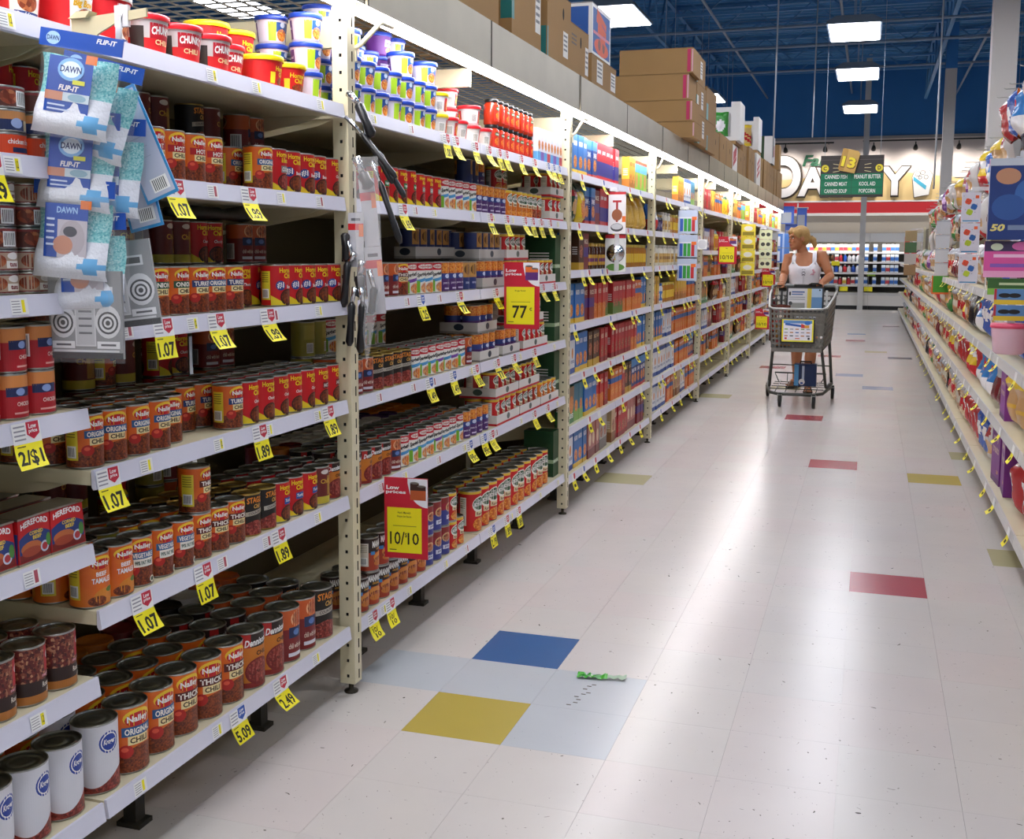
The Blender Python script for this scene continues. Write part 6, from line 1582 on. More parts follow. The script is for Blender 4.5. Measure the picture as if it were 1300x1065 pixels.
tag(ob('pink_tub', g, None, (1.80, 2.06, 1.095)), 'small pale pink tub with rose lid at the nearest strip', 'tub')
strip(1.80, 2.0445, 1.775, 1.11, RX, 'clear strip carrying the blue party bag')
strip(1.795, 4.2045, 1.755, 1.19, RX, 'clear strip carrying the star toy cards')
strip(1.88, 8.3046, 1.71, 1.02, RX + .03, 'clear strip carrying the pale packs')
strip(1.75, 13.0046, 1.71, 1.11, RX, 'clear strip at the far end of the bag side')
def a_stars(A, w, h):
    A.rect(-w * .42, w * .42, -h * .97, -h * .93, '#2a86b5')
    for cx, cy, c in ((-.16, -.30, '#e0502e'), (.14, -.48, '#2a62a8'), (-.08, -.66, '#b5c832')):
        for k in range(4):
            a = k * PI / 2 + .4; A.ell(w * cx + w * .07 * math.cos(a), h * cy + w * .07 * math.sin(a), w * .11, w * .11, c)
    A.rect(w * .2, w * .38, -h * .2, -h * .1, '#e8602a')
    for k in range(8): A.ell(w * (-.4 + .1 * k), -h * (.12 + .09 * ((k * 5) % 8)), .002, .002, '#44444a')
for i in range(3): pack(1.795, 4.2, 1.745 - .178 * i, .105, .172, '#dcd8e2', 'white card of coloured star toys, %s down its strip' % nth(i), a_stars)
for i in range(4): pack(1.88, 8.3, 1.70 - .13 * i, .12, .125, '#d4d6da', 'blank pale pack, %s down the strip beyond the star toys' % nth(i), lambda A, w, h: A.rect(-w / 2, w / 2, -h * .1, 0, '#b9bcc4'))
pack(1.875, 8.28, 1.19, .15, .17, '#e0662a', 'green card with orange rim below the pale packs', lambda A, w, h: A.rect(-w * .42, w * .5, -h * .9, 0, '#4a9a2a'))
for i in range(4): pack(1.75, 13.0, 1.70 - .15 * i, .15, .14, ['#a8946a', '#4a6f48', '#bdb8b2', '#9a7a54'][i], '%s pack on the farthest right strip' % ['tan', 'green', 'grey', 'brown'][i])
lowsign(1.738, 15.5, 1.66, '10/$10', ['Sale'], 'red and yellow sale sign at the far end of the bag side', w=.16, h=.26)
for li, z in enumerate(RZ):
    ys = [2.6 + .55 * k + R.uniform(-.2, .2) for k in range(16 if li else 18)]
    for i, y in enumerate(ys):
        ptag(y, z, 'plain%d' % (i % 2), '%s from the front on the %s bag shelf' % (nth(i), RL[li]), WHITE, [.5, .8][i % 2], [-.1, .2][i % 2], detail=False, xs=RX, face=PI)
# ================================================================ the dairy wall
def solid_text(g, s, x0, x1, z0, z1, y, depth, m_, bold=.02, shear=0.0):
    vs, fs = text2d(s, bold, shear, 8)
    P = lambda p, yy: ((x0 + x1) / 2 + p[0] * (x1 - x0), yy, (z0 + z1) / 2 + p[1] * (z1 - z0))
    n = len(vs); cnt = {}
    for f in fs:
        for i in range(len(f)):
            e = (f[i], f[(i + 1) % len(f)]); cnt[e] = cnt.get(e, 0) + 1
    edges = [e for e in cnt if (e[1], e[0]) not in cnt]
    g.add([P(p, y) for p in vs] + [P(p, y + depth) for p in vs], [tuple(f) for f in fs] + [(b, a, a + n, b + n) for a, b in edges], m_)
LET = mat('#f1eef0', .5, name='letter_white'); LETD = mat('#4a3f36', .6, name='letter_outline')
YW = D_BACK - .04
for ch, x0, x1, z0, z1 in (('D', -1.36, -.58, 2.86, 3.93), ('A', -.64, .10, 2.89, 3.63), ('I', .20, .42, 2.89, 3.62), ('R', .52, 1.28, 2.89, 3.62), ('Y', 1.40, 2.11, 2.89, 3.61)):
    t = tag(ob('sign_letter', None, None, (0, 0, 0)), 'big white wall letter %s with dark outline on the dairy wall' % ch, 'letter', 'letters of the dairy sign')
    g = G(); solid_text(g, ch, x0, x1, z0, z1, YW - .10, .06, LET, .035); ob('letter_face', g, t)
    g = G(); solid_text(g, ch, x0 - .035, x1 + .05, z0 - .04, z1 + .03, YW - .045, .05, LETD, .06); ob('letter_outline', g, t)
g = G(); solid_text(g, 'Farm', -.55, .42, 3.66, 3.95, YW - .06, .03, mat('#1f5a3f', .5), .03, .25)
tag(ob('sign_word', g), 'green slanted wall word reading Farm above the big letters', 'lettering')
g = G()
pts = [(0, 0), (.34, .06), (.42, .55), (.33, .66), (.20, .60), (.10, .70), (-.02, .62), (-.06, .5)]
g.prism([(2.24 + a, 2.84 + b) for a, b in pts], YW - .08, YW, WHITE)
g.prism([(2.24 + a * 1.06 - .012, 2.84 + b * 1.04 - .015) for a, b in pts], YW - .03, YW + .002, mat('#6f6b67', .6))
g.prism([(2.20, 3.26), (2.20, 3.36), (2.52, 3.12), (2.50, 3.02)], YW - .086, YW - .079, mat('#4fb0d2', .5))
for cx, cz, r in ((2.30, 3.42, .06), (2.42, 3.45, .055), (2.50, 3.34, .05), (2.36, 3.33, .04)):
    for k in range(10):
        a, b = 2 * PI * k / 10, 2 * PI * (k + 1) / 10
        g.bar((cx + r * math.cos(a), YW - .084, cz + r * math.sin(a)), (cx + r * math.cos(b), YW - .084, cz + r * math.sin(b)), .008, .014, mat('#77736f', .6))
tag(ob('wall_emblem', g), 'white tilted milk glass emblem with blue band on the dairy wall', 'emblem')
# track lamps washing the wall
g = G()
for x0, x1, z in ((-3, .25, 4.17), (.95, 4.2, 4.19)): g.box(x0, x1, D_BACK - .78, D_BACK - .73, z, z + .035, BLACK)
for x in (-2.9, .1, 1.1, 3.9): g.bar((x, D_BACK - .75, 4.19), (x, D_BACK, 4.22), .02, .02, BLACK)
tag(ob('lamp_track', g), 'black track carrying the spot lamps over the dairy letters', 'track')
for i, x in enumerate((-2.9, -.94, .04, 1.21, 2.2, 3.2, 4.1)):
    t = thing('spot_lamp', 'black spot lamp aimed at the dairy letters, %s along its track' % nth(i), 'lamp', (x, D_BACK - .755, 4.17), 0, 'track spot lamps')
    g = G(); g.tube([(0, 0, 0), (0, 0, -.10)], .014, BLACK, 8); ob('stem', g, t)
    g = G(); g.tube([(0, -.07, -.10), (0, .03, -.14), (0, .07, -.17)], .05, BLACK, 14, radii=[.035, .055, .06]); ob('lamp_head', g, t)
    g = G(); g.tube([(0, .066, -.166), (0, .073, -.172)], .05, glow('spot_bulb', '#fff1d8', 8.0), 12); ob('bulb', g, t)
    L = bpy.data.lights.new('spot_light', 'SPOT'); L.energy = 32; L.color = (1, .93, .84); L.spot_size = 2.5; L.spot_blend = 1.0; L.shadow_soft_size = .05
    o = ob('spot_light', L, t, (0, .09, -.19)); o.rotation_euler = (math.radians(34), 0, 0)

# ---- open dairy case along the back wall
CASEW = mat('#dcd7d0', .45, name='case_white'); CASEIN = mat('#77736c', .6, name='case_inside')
YC = D_BACK - .35
t = thing('dairy_case', 'long white open dairy case under the red stripe', 'refrigerated case', (0, YC, 0))
for k in range(7):
    x0 = -6.1 + 2.44 * k; x1 = x0 + 2.435
    g = G(); g.box(x0, x1, -.62, .30, .10, .42, CASEW); g.box(x0, x1, -.64, -.60, .36, .43, mat('#c9c6c2', .3)); ob('front_panel', g, t)
    g = G(); g.box(x0, x1, -.58, .30, 0, .10, BLACK); ob('kick_plate', g, t)
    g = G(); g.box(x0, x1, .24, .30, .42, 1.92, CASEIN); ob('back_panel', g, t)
    g = G(); g.box(x0, x1, -.52, .30, 1.74, 1.92, CASEW); g.box(x0, x1, -.54, -.50, 1.70, 1.92, mat('#efece8', .4)); ob('canopy', g, t)
    g = G(); g.box(x0 + .03, x1 - .03, -.46, -.42, 1.715, 1.74, glow('case_tube', '#ffffff', 14)); ob('case_lamp', g, t)
    for z, d in ((.62, -.44), (.93, -.40), (1.20, -.36), (1.45, -.32)):
        g = G(); g.box(x0, x1, d, .24, z - .02, z, CASEW); g.box(x0, x1, d - .012, d, z - .045, z + .004, mat('#e9e6e2', .4)); ob('shelf', g, t)
    g = G(); g.box(x1 - .002, x1 + .002, -.50, .26, .42, 1.72, CASEW); ob('divider', g, t)
def bottle(key, body, cap, look, r=.045, h=.19, name='milk_bottle', carton_=False):
    g = G()
    if carton_:
        g.box(-r, r, -r, r, 0, h * .8, body); g.prism([(-r, h * .8), (r, h * .8), (.004, h), (-.004, h)], -r, r, body, 'x')
        root = g.mesh(name); q = G(); A = Art(q, side(-r), step=1); A.rect(-r, r, h * .15, h * .6, cap); part = ('label', q.mesh('label'))
    else:
        g.lathe([(r * .9, 0), (r, .01), (r, h * .6), (r * .45, h * .82), (r * .4, h * .9)], body, 12); root = g.mesh(name)
        q = G(); q.lathe([(r * .48, h * .88), (r * .48, h), (r * .3, h)], cap, 10); part = ('cap', q.mesh('cap'))
    K[key] = dict(name=name, cat='bottle' if not carton_ else 'carton', look=look, root=root, parts=[part], r=r, h=h)
bw_ = mat('#e6e6ea', .3); 
bottle('m_wr', bw_, mat('#c8202c', .4), 'white bottle with red cap'); bottle('m_wb', bw_, mat('#2450b0', .4), 'white bottle with blue cap')
bottle('m_bl', mat('#2a56b8', .3), bw_, 'blue bottle with white cap'); bottle('m_br', mat('#6a4226', .3), bw_, 'brown bottle with white cap'); bottle('m_rd', mat('#c2303a', .3), bw_, 'red bottle with white cap')
bottle('m_ct', mat('#e9e4dc', .45), mat('#c8404a', .5), 'white milk carton with red panel', .045, .19, 'milk_carton', True); bottle('m_cb', mat('#dfe6f0', .45), mat('#3f74c4', .5), 'white milk carton with blue panel', .045, .19, 'milk_carton', True); bottle('m_cy', mat('#efe6cf', .45), mat('#d9b23a', .5), 'cream carton with yellow panel', .045, .18, 'milk_carton', True)
SEQ = {1.45: ['m_ct', 'm_ct', 'm_cy', 'm_cb', 'm_ct', 'm_cy', 'm_ct', 'm_cy', 'm_ct', 'm_cb', 'm_cy'], 1.20: ['m_rd', 'm_bl', 'm_wr', 'm_wr', 'm_wr', 'm_wr', 'm_wb', 'm_ct', 'm_br', 'm_br', 'm_ct'], .93: ['m_wr', 'm_rd', 'm_wr', 'm_bl', 'm_wb', 'm_wb', 'm_wb', 'm_br', 'm_wb', 'm_wb', 'm_bl'], .62: ['m_rd', 'm_cy', 'm_rd', 'm_ct', 'm_cb', 'm_cy', 'm_ct', 'm_wb', 'm_cy', 'm_cb', 'm_ct']}
SHN = {1.45: 'top', 1.20: 'second', .93: 'third', .62: 'lowest'}; SHD = {1.45: -.32, 1.20: -.36, .93: -.40, .62: -.44}
for z, seq in SEQ.items():
    cnt = {}
    for i in range(26):
        x = -.62 + .104 * i
        if abs((x + 6.1) % 2.44) < .05 or abs((x + 6.1) % 2.44 - 2.44) < .05: continue
        key = seq[i % len(seq)] if x < 1.1 else (['m_cb', 'm_cb', 'm_ct', 'm_cb'][i % 4] if i % 5 else None)
        if not key: continue
        cnt[key] = cnt.get(key, 0) + 1
        put(key, x, YC + SHD[z] + .06, z + .006, 0, '%s, %s alike on the %s dairy shelf' % (K[key]['look'], nth(cnt[key] - 1), SHN[z]), 'milk on the %s dairy shelf' % SHN[z])
for i, (x, z) in enumerate(((.62, .52), (1.22, .52), (.40, 1.16), (1.28, .9))):
    g = G(); g.box(x - .10, x + .10, -.004, .004, z - .06, z + .05, YELLOW if i < 3 else mat('#9cc23a', .5)); tag(ob('shelf_flag', g, None, (0, YC - .47 if i < 2 else YC - .40, 0)), 'yellow sale flag on the dairy case, %s of the four' % nth(i), 'sign', 'sale flags on the dairy case')
g = G(); g.box(.965, 1.10, D_BACK - 1.15, D_BACK - 1.02, 0, CZ, mat('#c6c3bf', .5, name='grey_column'))
tag(ob('column', g), 'slim grey column standing before the dairy case', 'column', kind='structure')

# ================================================================ hanging aisle sign
SG = mat('#3b3634', .5, name='sign_charcoal'); SGR = mat('#0f7a55', .5, name='sign_green')
t = thing('aisle_sign', 'hanging aisle sign number 13 listing canned fish and peanut butter', 'sign', (.945, 14.0, 0))
hw = .432
g = G(); g.box(-hw, hw, -.02, .02, 2.20, 2.785, SG); ob('sign_board', g, t)
g = G()
A = Art(g, side(-.02), step=1)
A.rect(-hw + .01, hw - .01, 2.235, 2.53, SGR); A.rect(-.002, .002, 2.235, 2.53, SG)
for z in (2.335, 2.435): A.rect(-hw + .01, hw - .01, z - .003, z + .003, '#0a5f42')
A.rect(-hw, hw, 2.722, 2.726, '#6a6460')
for c, ch in ((-.37, 'C'), (.37, 'D')): A.ell(c, 2.605, .052, .052, '#e3d43a'); A.text(ch, c, 2.605, .045, .055, '#2a2622', .03)
for k, (l, r) in enumerate((('CANNED FISH', 'PEANUT BUTTER'), ('CANNED MEAT', 'KOOL AID'), ('CANNED SOUP', 'POPCORN'))):
    z = 2.485 - .10 * k
    A.text(l, -.215, z, .31, .056, WHITE, .012); A.text(r, .215, z, .36 if k == 0 else .22, .056, WHITE, .012)
for sx in (-1, 1):
    for q in (-.35, .0, .35):
        a = Vector((sx * .17, 0, 2.61 + q * .12)); A.prof(min(a.x, a.x + sx * .09), max(a.x, a.x + sx * .09), lambda u: a.z + q * .5 * abs(u - a.x) - .004, lambda u: a.z + q * .5 * abs(u - a.x) + .004, '#d9cf9a', 1)
ob('sign_print', g, t)
g = G(); r15 = Matrix.Rotation(.22, 3, 'Y')
def BP(a, y, b): v = r15 @ Vector((a, 0, b)); return (v.x - .045, y, v.z + 2.70)
poly = [(-.10, -.15), (.115, -.15), (.125, .13), (.09, .165), (-.12, .165)]
g.add([BP(a, -.06, b) for a, b in poly] + [BP(a, -.021, b) for a, b in poly], [(0, 1, 2, 3, 4), (9, 8, 7, 6, 5)] + [(k, 5 + k, 5 + (k + 1) % 5, (k + 1) % 5) for k in range(5)], mat('#c9a25a', .6, name='bag_tan'))
A = Art(g, lambda u, v, d: BP(u, -.06 - d, v), step=1)
A.prof(-.12, -.04, lambda u: -.14, lambda u: .16, '#b58d48')
A.text('13', .006, -.02, .205, .165, '#6a4a1a', .06); A.text('13', .0, -.014, .19, .15, '#f0dc3a', .04)
ob('number_bag', g, t)
g = G()
for x in (-.38, .38): g.tube([(x, 0, 2.785), (x, 0, 5.35)], .004, mat('#aab6c4', .4), 5)
ob('hanging_wire', g, t)
for i, (x, y, z) in enumerate(((-.165, 14.0, 2.78), (2.05, 14.0, 2.3), (.2, 17.5, 3.4))):
    g = G(); g.tube([(x, y, z), (x + .02, y, CZ)], .012, mat('#c3c9d0', .4), 6)
    tag(ob('hanging_rod', g), 'thin pale rod hanging from the ceiling, %s from left' % ['first', 'third', 'second'][i], 'rod', 'rods hanging from the ceiling')

# ================================================================ wrapper on the floor
g = G()
for (p, q, w) in (((0, 0), (.17, .0), .045),):
    n = 10; rr = random.Random(4)
    vs = []
    for i in range(n + 1):
        for j in range(4):
            vs.append(((.10 * i / n), (j / 3 - .5) * .034 * (1 + .15 * rr.uniform(-1, 1)), .003 + rr.random() * .010))
    g.add(vs, [(i * 4 + j, i * 4 + 4 + j, i * 4 + 5 + j, i * 4 + 1 + j) for i in range(n) for j in range(3)], mottle('wrapper_green', [(0, '#2f8a2a'), (.6, '#4fae3a'), (1, '#cfe6c0')], 60, .25), False)
vs = []
for i in range(6):
    for j in range(3): vs.append((.095 + .065 * i / 5, .0 + .012 * i / 5 + (j - 1) * (.012 if i < 4 else .02), .004 + .006 * ((i + j) % 2)))
g.add(vs, [(i * 3 + j, i * 3 + 3 + j, i * 3 + 4 + j, i * 3 + 1 + j) for i in range(5) for j in range(2)], mat('#b9cdb4', .3, name='wrapper_silver'), False)
tag(ob('candy_wrapper', g, None, (.385, .565, .0005), .10), 'torn green candy wrapper lying on the floor tiles', 'wrapper')
g = G(); rr = random.Random(9)
for k in range(9): x, y = .455 + .012 * rr.uniform(-1, 1) - k * .004, .515 - .022 * k + rr.uniform(-.006, .006); g.box(x - .007, x + .007, y - .002, y + .002, 0.0002, .0012, mat('#6d6458', .8, name='crumb'))
tag(ob('floor_crumbs', g), 'dark crumbs scattered in front of the green wrapper', 'crumbs', kind='stuff')

# ================================================================ shopping cart
CG = mat('#6f6d65', .5, name='cart_plastic'); CT = mat('#4c4f49', .4, .4, name='cart_tube'); RIM = mat('#b9bab6', .3, .5, name='cart_rim'); RUB = mat('#1b1b1b', .6, name='cart_rubber')
cart = thing('shopping_cart', 'grey plastic shopping cart pushed by the woman in the white top', 'shopping cart', (.645, 7.9, 0))
def perf(g, a, b, c, d, nu, nv, m_, hole=.36, th=.006, margin=0):
    """panel with round holes between corners a (low, start) b (low, end) c (top, end) d (top, start)"""
    a, b, c, d = map(Vector, (a, b, c, d)); nrm = (b - a).cross(d - a).normalized() * th
    P = lambda u, v: a * (1 - u) * (1 - v) + b * u * (1 - v) + c * u * v + d * (1 - u) * v
    for j in range(nv):
        for i in range(nu):
            u0, u1, v0, v1 = i / nu, (i + 1) / nu, j / nv, (j + 1) / nv
            uc, vc, du, dv = (u0 + u1) / 2, (v0 + v1) / 2, (u1 - u0) * hole, (v1 - v0) * hole
            out = [P(u0, v0), P(uc, v0), P(u1, v0), P(u1, vc), P(u1, v1), P(uc, v1), P(u0, v1), P(u0, vc)]
            inn = [P(uc + du * x, vc + dv * y) for x, y in ((-.7, -.7), (0, -1), (.7, -.7), (1, 0), (.7, .7), (0, 1), (-.7, .7), (-1, 0))]
            vs = out + inn + [p + nrm for p in out] + [p + nrm for p in inn]
            fs = []
            for k in range(8):
                k2 = (k + 1) % 8
                fs += [(k, k2, 8 + k2, 8 + k), (16 + k, 24 + k, 24 + k2, 16 + k2), (8 + k, 8 + k2, 24 + k2, 24 + k)]
            g.add(vs, fs, m_)
F = -.45; B_ = .44     # front and rear in y (local)
ft, fb, rt, rb = .245, .222, .305, .27     # half widths
zf, zr, z0f, z0r = .895, 1.02, .535, .56
g = G(); perf(g, (-fb, F + .03, z0f), (fb, F + .03, z0f), (ft, F, zf), (-ft, F, zf), 13, 8, CG); ob('front_panel', g, cart)
g = G(); perf(g, (fb, F + .03, z0f), (rb, B_, z0r), (rt, B_, zr), (ft, F, zf), 20, 8, CG); ob('side_panel', g, cart)
g = G(); perf(g, (-rb, B_, z0r), (-fb, F + .03, z0f), (-ft, F, zf), (-rt, B_, zr), 20, 8, CG); ob('side_panel', g, cart)
g = G(); perf(g, (-fb, F + .03, z0f), (-rb, B_, z0r), (rb, B_, z0r), (fb, F + .03, z0f), 18, 10, CG); ob('basket_floor', g, cart)
g = G(); perf(g, (-rb, B_, z0r), (rb, B_, z0r), (rt, B_ - .01, zr - .03), (-rt, B_ - .01, zr - .03), 14, 8, CG); ob('rear_gate', g, cart)
g = G(); g.tube([(-rt, B_, zr + .01), (-rt + .005, B_ * .5, zr - .02), (-ft - .008, F + .05, zf + .012), (-ft + .03, F - .008, zf), (ft - .03, F - .008, zf), (ft + .008, F + .05, zf + .012), (rt - .005, B_ * .5, zr - .02), (rt, B_, zr + .01)], .011, RIM, 8); ob('rim', g, cart)
g = G(); g.bar((-fb, F + .02, z0f - .01), (fb, F + .02, z0f - .01), .03, .035, CG); ob('front_sill', g, cart)
g = G(); g.tube([(-rt, B_, zr - .02), (-rt, B_ + .09, zr + .05), (-rt + .03, B_ + .12, zr + .055), (rt - .03, B_ + .12, zr + .055), (rt, B_ + .09, zr + .05), (rt, B_, zr - .02)], .014, mat('#6a6c68', .4, name='handle_grey'), 10); hb = ob('handle', g, cart)
g = G(); g.tube([(-.10, B_ + .118, zr + .056), (.12, B_ + .118, zr + .056)], .017, RUB, 10); ob('handle_grip', g, hb)
# frame, legs and lower rack
g = G()
for s in (-1, 1):
    g.tube([(s * (fb - .005), F + .10, z0f - .02), (s * .255, F + .34, .16), (s * .29, .30, .155)], .014, CT, 8)
    g.tube([(s * (rb - .01), B_ - .10, z0r - .01), (s * .292, .30, .16)], .014, CT, 8)
    g.tube([(s * (fb - .005), F + .08, z0f - .01), (s * (rb - .01), B_ - .02, z0r - .012)], .011, CT, 8)
g.tube([(-.295, .33, .155), (-.285, .05, .135), (-.235, -.34, .125), (-.15, -.42, .12), (.15, -.42, .12), (.235, -.34, .125), (.285, .05, .135), (.295, .33, .155)], .015, CT, 8)
ob('frame', g, cart)
g = G()
for x in (-.18, -.09, 0, .09, .18): g.tube([(x, -.40, .14), (x, .34, .165)], .004, CT, 5)
for y in (-.25, -.05, .15, .32): g.tube([(-.24, y, .15), (.24, y, .15)], .004, CT, 5)
g.tube([(-.27, .2, .33), (.27, .2, .33)], .006, CT, 6); g.tube([(-.24, .32, .24), (.24, .32, .24)], .008, CT, 6)
for s in (-1, 1): g.tube([(s * .24, .32, .24), (s * .20, .28, .16)], .005, CT, 5); g.tube([(s * .12, .32, .24), (s * .12, .30, .16)], .004, CT, 5)
ob('lower_rack', g, cart)
def caster(x, y):
    c = ob('caster', (lambda g: (g.tube([(0, 0, .135), (0, 0, .115)], .016, CT, 8), g.box(-.022, -.018, -.016, .045, .05, .118, RIM), g.box(.018, .022, -.016, .045, .05, .118, RIM), g.box(-.022, .022, -.016, .045, .112, .118, RIM), g)[-1])(G()), cart, (x, y, 0))
    g = G(); g.lathe([(.02, -.014), (.048, -.014), (.054, -.009), (.054, .009), (.048, .014), (.02, .014)], RUB, 20)
    w = ob('wheel', g, c, (0, .022, .054)); w.rotation_euler = (0, PI / 2, 0)
caster(-.135, -.435); caster(.165, -.46); caster(-.305, .32); caster(.305, .30)
# advert frames
g = G(); g.box(-.15, .15, -.006, .010, -.115, .115, BLACK)
A = Art(g, side(-.006), step=1)
A.rect(-.138, .138, -.103, .103, '#e8dc20'); A.rect(-.125, .125, -.090, .090, '#e6e4ea')
A.prof(-.125, .125, lambda u: .045 - .02 * math.cos(u * 20), lambda u: .088, '#5f8ec4'); A.prof(-.11, .06, lambda u: .03 - .02 * math.cos(u * 22), lambda u: .05 - .02 * math.cos(u * 22), '#2a5ca8')
A.ell(.085, .066, .028, .018, '#2a6fc0'); A.rect(.06, .10, .020, .046, '#d99a2a'); A.prof(.03, .06, lambda u: .02, lambda u: .06 - .4 * (u - .03), '#c83a3a')
for k in range(5):
    for j, c in enumerate(('#7aa04a', '#3a62a0', '#444a50')): A.rect(-.115 + .048 * k, -.085 + .048 * k, .004 - .03 * j, .014 - .03 * j, [c, '#9a9aa2', '#b5783a'][(k + j) % 3])
A.rect(-.112, -.092, -.082, -.066, '#c8303a'); A.rect(-.02, .02, -.078, -.070, '#c85a3a'); A.rect(.09, .108, -.084, -.064, '#2a2a2e')
o = ob('front_advert', g, cart, (.005, F + .005 - .005, .705)); o.rotation_euler = (-.083, 0, 0)
g = G(); g.box(-.175, .175, -.006, .008, -.12, .12, BLACK)
A = Art(g, side(-.006), step=1)
A.rect(-.158, .158, -.103, .103, '#d5d3d4'); A.rect(.045, .158, -.103, .103, '#a9c2d8'); A.rect(.045, .158, -.103, .02, '#5f8cb8'); A.prof(.02, .06, lambda u: -.103, lambda u: .103, '#d2bb3e')
A.rect(-.125, -.005, .062, .075, '#3a5a96'); A.rect(-.125, -.02, .04, .052, '#5a74a4'); A.rect(-.15, -.132, .035, .07, '#2a2a2e')
for k in range(2): A.rect(-.15, 0, .015 - .02 * k, .022 - .02 * k, '#85858c')
A.rect(-.15, 0, -.085, -.035, '#8f8f88'); A.ell(-.135, -.04, .018, .018, '#3a3a3a'); A.ell(.135, .088, .008, .008, '#2a2a2a')
o = ob('seat_advert', g, cart, (.02, .30, .955)); o.rotation_euler = (-.12, 0, 0)
g = G(); g.bar((-.20, .31, .84), (-.20, .33, 1.04), .02, .02, BLACK); g.bar((.22, .31, .84), (.22, .33, 1.04), .02, .02, RIM); g.box(-.22, .24, .315, .33, .60, .86, CG); g.box(-.22, .24, .315, .43, .80, .815, CG); ob('child_seat', g, cart)
g = G(); g.tube([(.04, B_ + .09, 1.085), (.07, B_ + .03, 1.10), (.13, B_ + .03, 1.10), (.16, B_ + .09, 1.085), (.10, B_ + .13, 1.08), (.04, B_ + .09, 1.085)], .010, RUB, 8); ob('seat_strap', g, cart)
CX, CY = .645, 7.9
carton('soda', 'dark blue soda carton', .20, .205, .13, '#1d3560', [(0, 1, '#1d3560')], name='soda_carton')
g = G(); g.box(-.10, .10, -.065, .065, 0, .205, mat('#16305e', .4, name='soda_blue'))
A = Art(g, side(-.065), step=1); A.rect(-.10, -.06, .004, .20, '#5fa6dc'); A.rect(-.03, -.008, .05, .19, '#c3d0e6'); A.ell(-.03, .040, .028, .028, '#e8e8ea'); A.prof(-.052, -.008, lambda u: .040, lambda u: .040 + .9 * math.sqrt(max(0, .022 ** 2 - (u + .03) ** 2)), '#c8202c'); A.ell(-.03, .028, .014, .010, '#2450a0')
o = tag(ob('soda_carton', g, None, (CX + .065, CY + .0, .158), 0), 'dark blue soda carton riding on the lower rack of the cart', 'carton')
g2 = G(); g2.tube([(-.05, 0, .2045), (-.05, 0, .225), (.05, 0, .225), (.05, 0, .2045)], .008, mat('#3a2420', .5), 6); ob('carry_handle', g2, o)
g = G(); g.box(-.07, .07, -.09, .09, 0, .20, mat('#c98a3a', .5)); A = Art(g, side(-.09), step=1); A.rect(-.07, .07, .02, .07, '#b5303c'); A.ell(0, .13, .05, .04, '#e8dcc0')
tag(ob('cracker_box', g, None, (CX - .13, CY - .28, .556)), 'amber cracker box inside the cart near its front', 'box')
bag('cartbag', 'brown and red snack bag', .20, .34, .12, lambda s, t: 1 if .3 < t < .55 else 2 if blob(s, t, .5, .72, .2, .1) else 0, 'snack_bag', (film('#5a2f22'), film('#a83a2a'), film('#e6d9c6')), 77)
put('cartbag', CX - .195, CY + .10, .566, -PI / 2 + .2, 'brown and red snack bag standing in the cart beside the seat advert')
K['cartbag']['parts'] = []
put('r_brn', CX + .05, CY - .1, .562, -PI / 2, 'clear bag of nuts lying low inside the cart')

# ================================================================ the shopper
SKIN = mat('#b5764f', .5, 0, .05, 30, name='tanned_skin')
def ellip(g, c, r, mt, rot=None, nu=16, nv=10):
    vs = []; fs = []
    for j in range(nv + 1):
        th = PI * j / nv
        for i in range(nu):
            p = Vector((r[0] * math.sin(th) * math.cos(2 * PI * i / nu), r[1] * math.sin(th) * math.sin(2 * PI * i / nu), r[2] * math.cos(th)))
            if rot: p = rot @ p
            vs.append(p + Vector(c))
    for j in range(nv):
        for i in range(nu): fs.append((j * nu + i, j * nu + (i + 1) % nu, (j + 1) * nu + (i + 1) % nu, (j + 1) * nu + i)[::-1])
    g.add(vs, fs, mt, True)
def loft(g, rings, mt, n=20, caps=True):
    """rings: (cx, cy, cz, rx, ry, tilt about x)"""
    vs = []
    for (cx, cy, cz, rx, ry, *tl) in rings:
        tx = tl[0] if tl else 0; tr = tl[1] if len(tl) > 1 else 0
        for i in range(n):
            a = 2 * PI * i / n; x, y = rx * math.cos(a), ry * math.sin(a)
            vs.append((cx + x, cy + y, cz + y * tx + x * tr))
    fs = [(j * n + i, j * n + (i + 1) % n, (j + 1) * n + (i + 1) % n, (j + 1) * n + i) for j in range(len(rings) - 1) for i in range(n)]
    if caps: fs += [tuple(range(n - 1, -1, -1)), tuple(range(len(vs) - n, len(vs)))]
    g.add(vs, fs, mt, True)
def limb(g, pts, radii, mt=None): g.tube(pts, .03, mt or SKIN, 14, radii=radii)
WX, WY = .615, 8.93
woman = thing('person', 'woman in white tank top with blond ponytail pushing the grey cart', 'person', (WX, WY, 0))
g = G()
# torso, hips
TOR = [(.0, .03, .78, .150, .105), (.0, .03, .86, .172, .120), (0, .02, .94, .160, .112), (0, .01, 1.02, .138, .098), (-.002, 0, 1.10, .134, .096), (-.005, -.01, 1.18, .146, .108), (-.006, -.012, 1.25, .156, .112), (-.006, -.004, 1.32, .160, .092, 0, .08), (-.006, .004, 1.37, .125, .070, 0, .10), (-.018, .004, 1.405, .062, .055)]
loft(g, TOR, SKIN)
limb(g, [(-.02, .006, 1.38), (-.035, -.004, 1.43), (-.045, -.012, 1.49)], [.058, .052, .052])
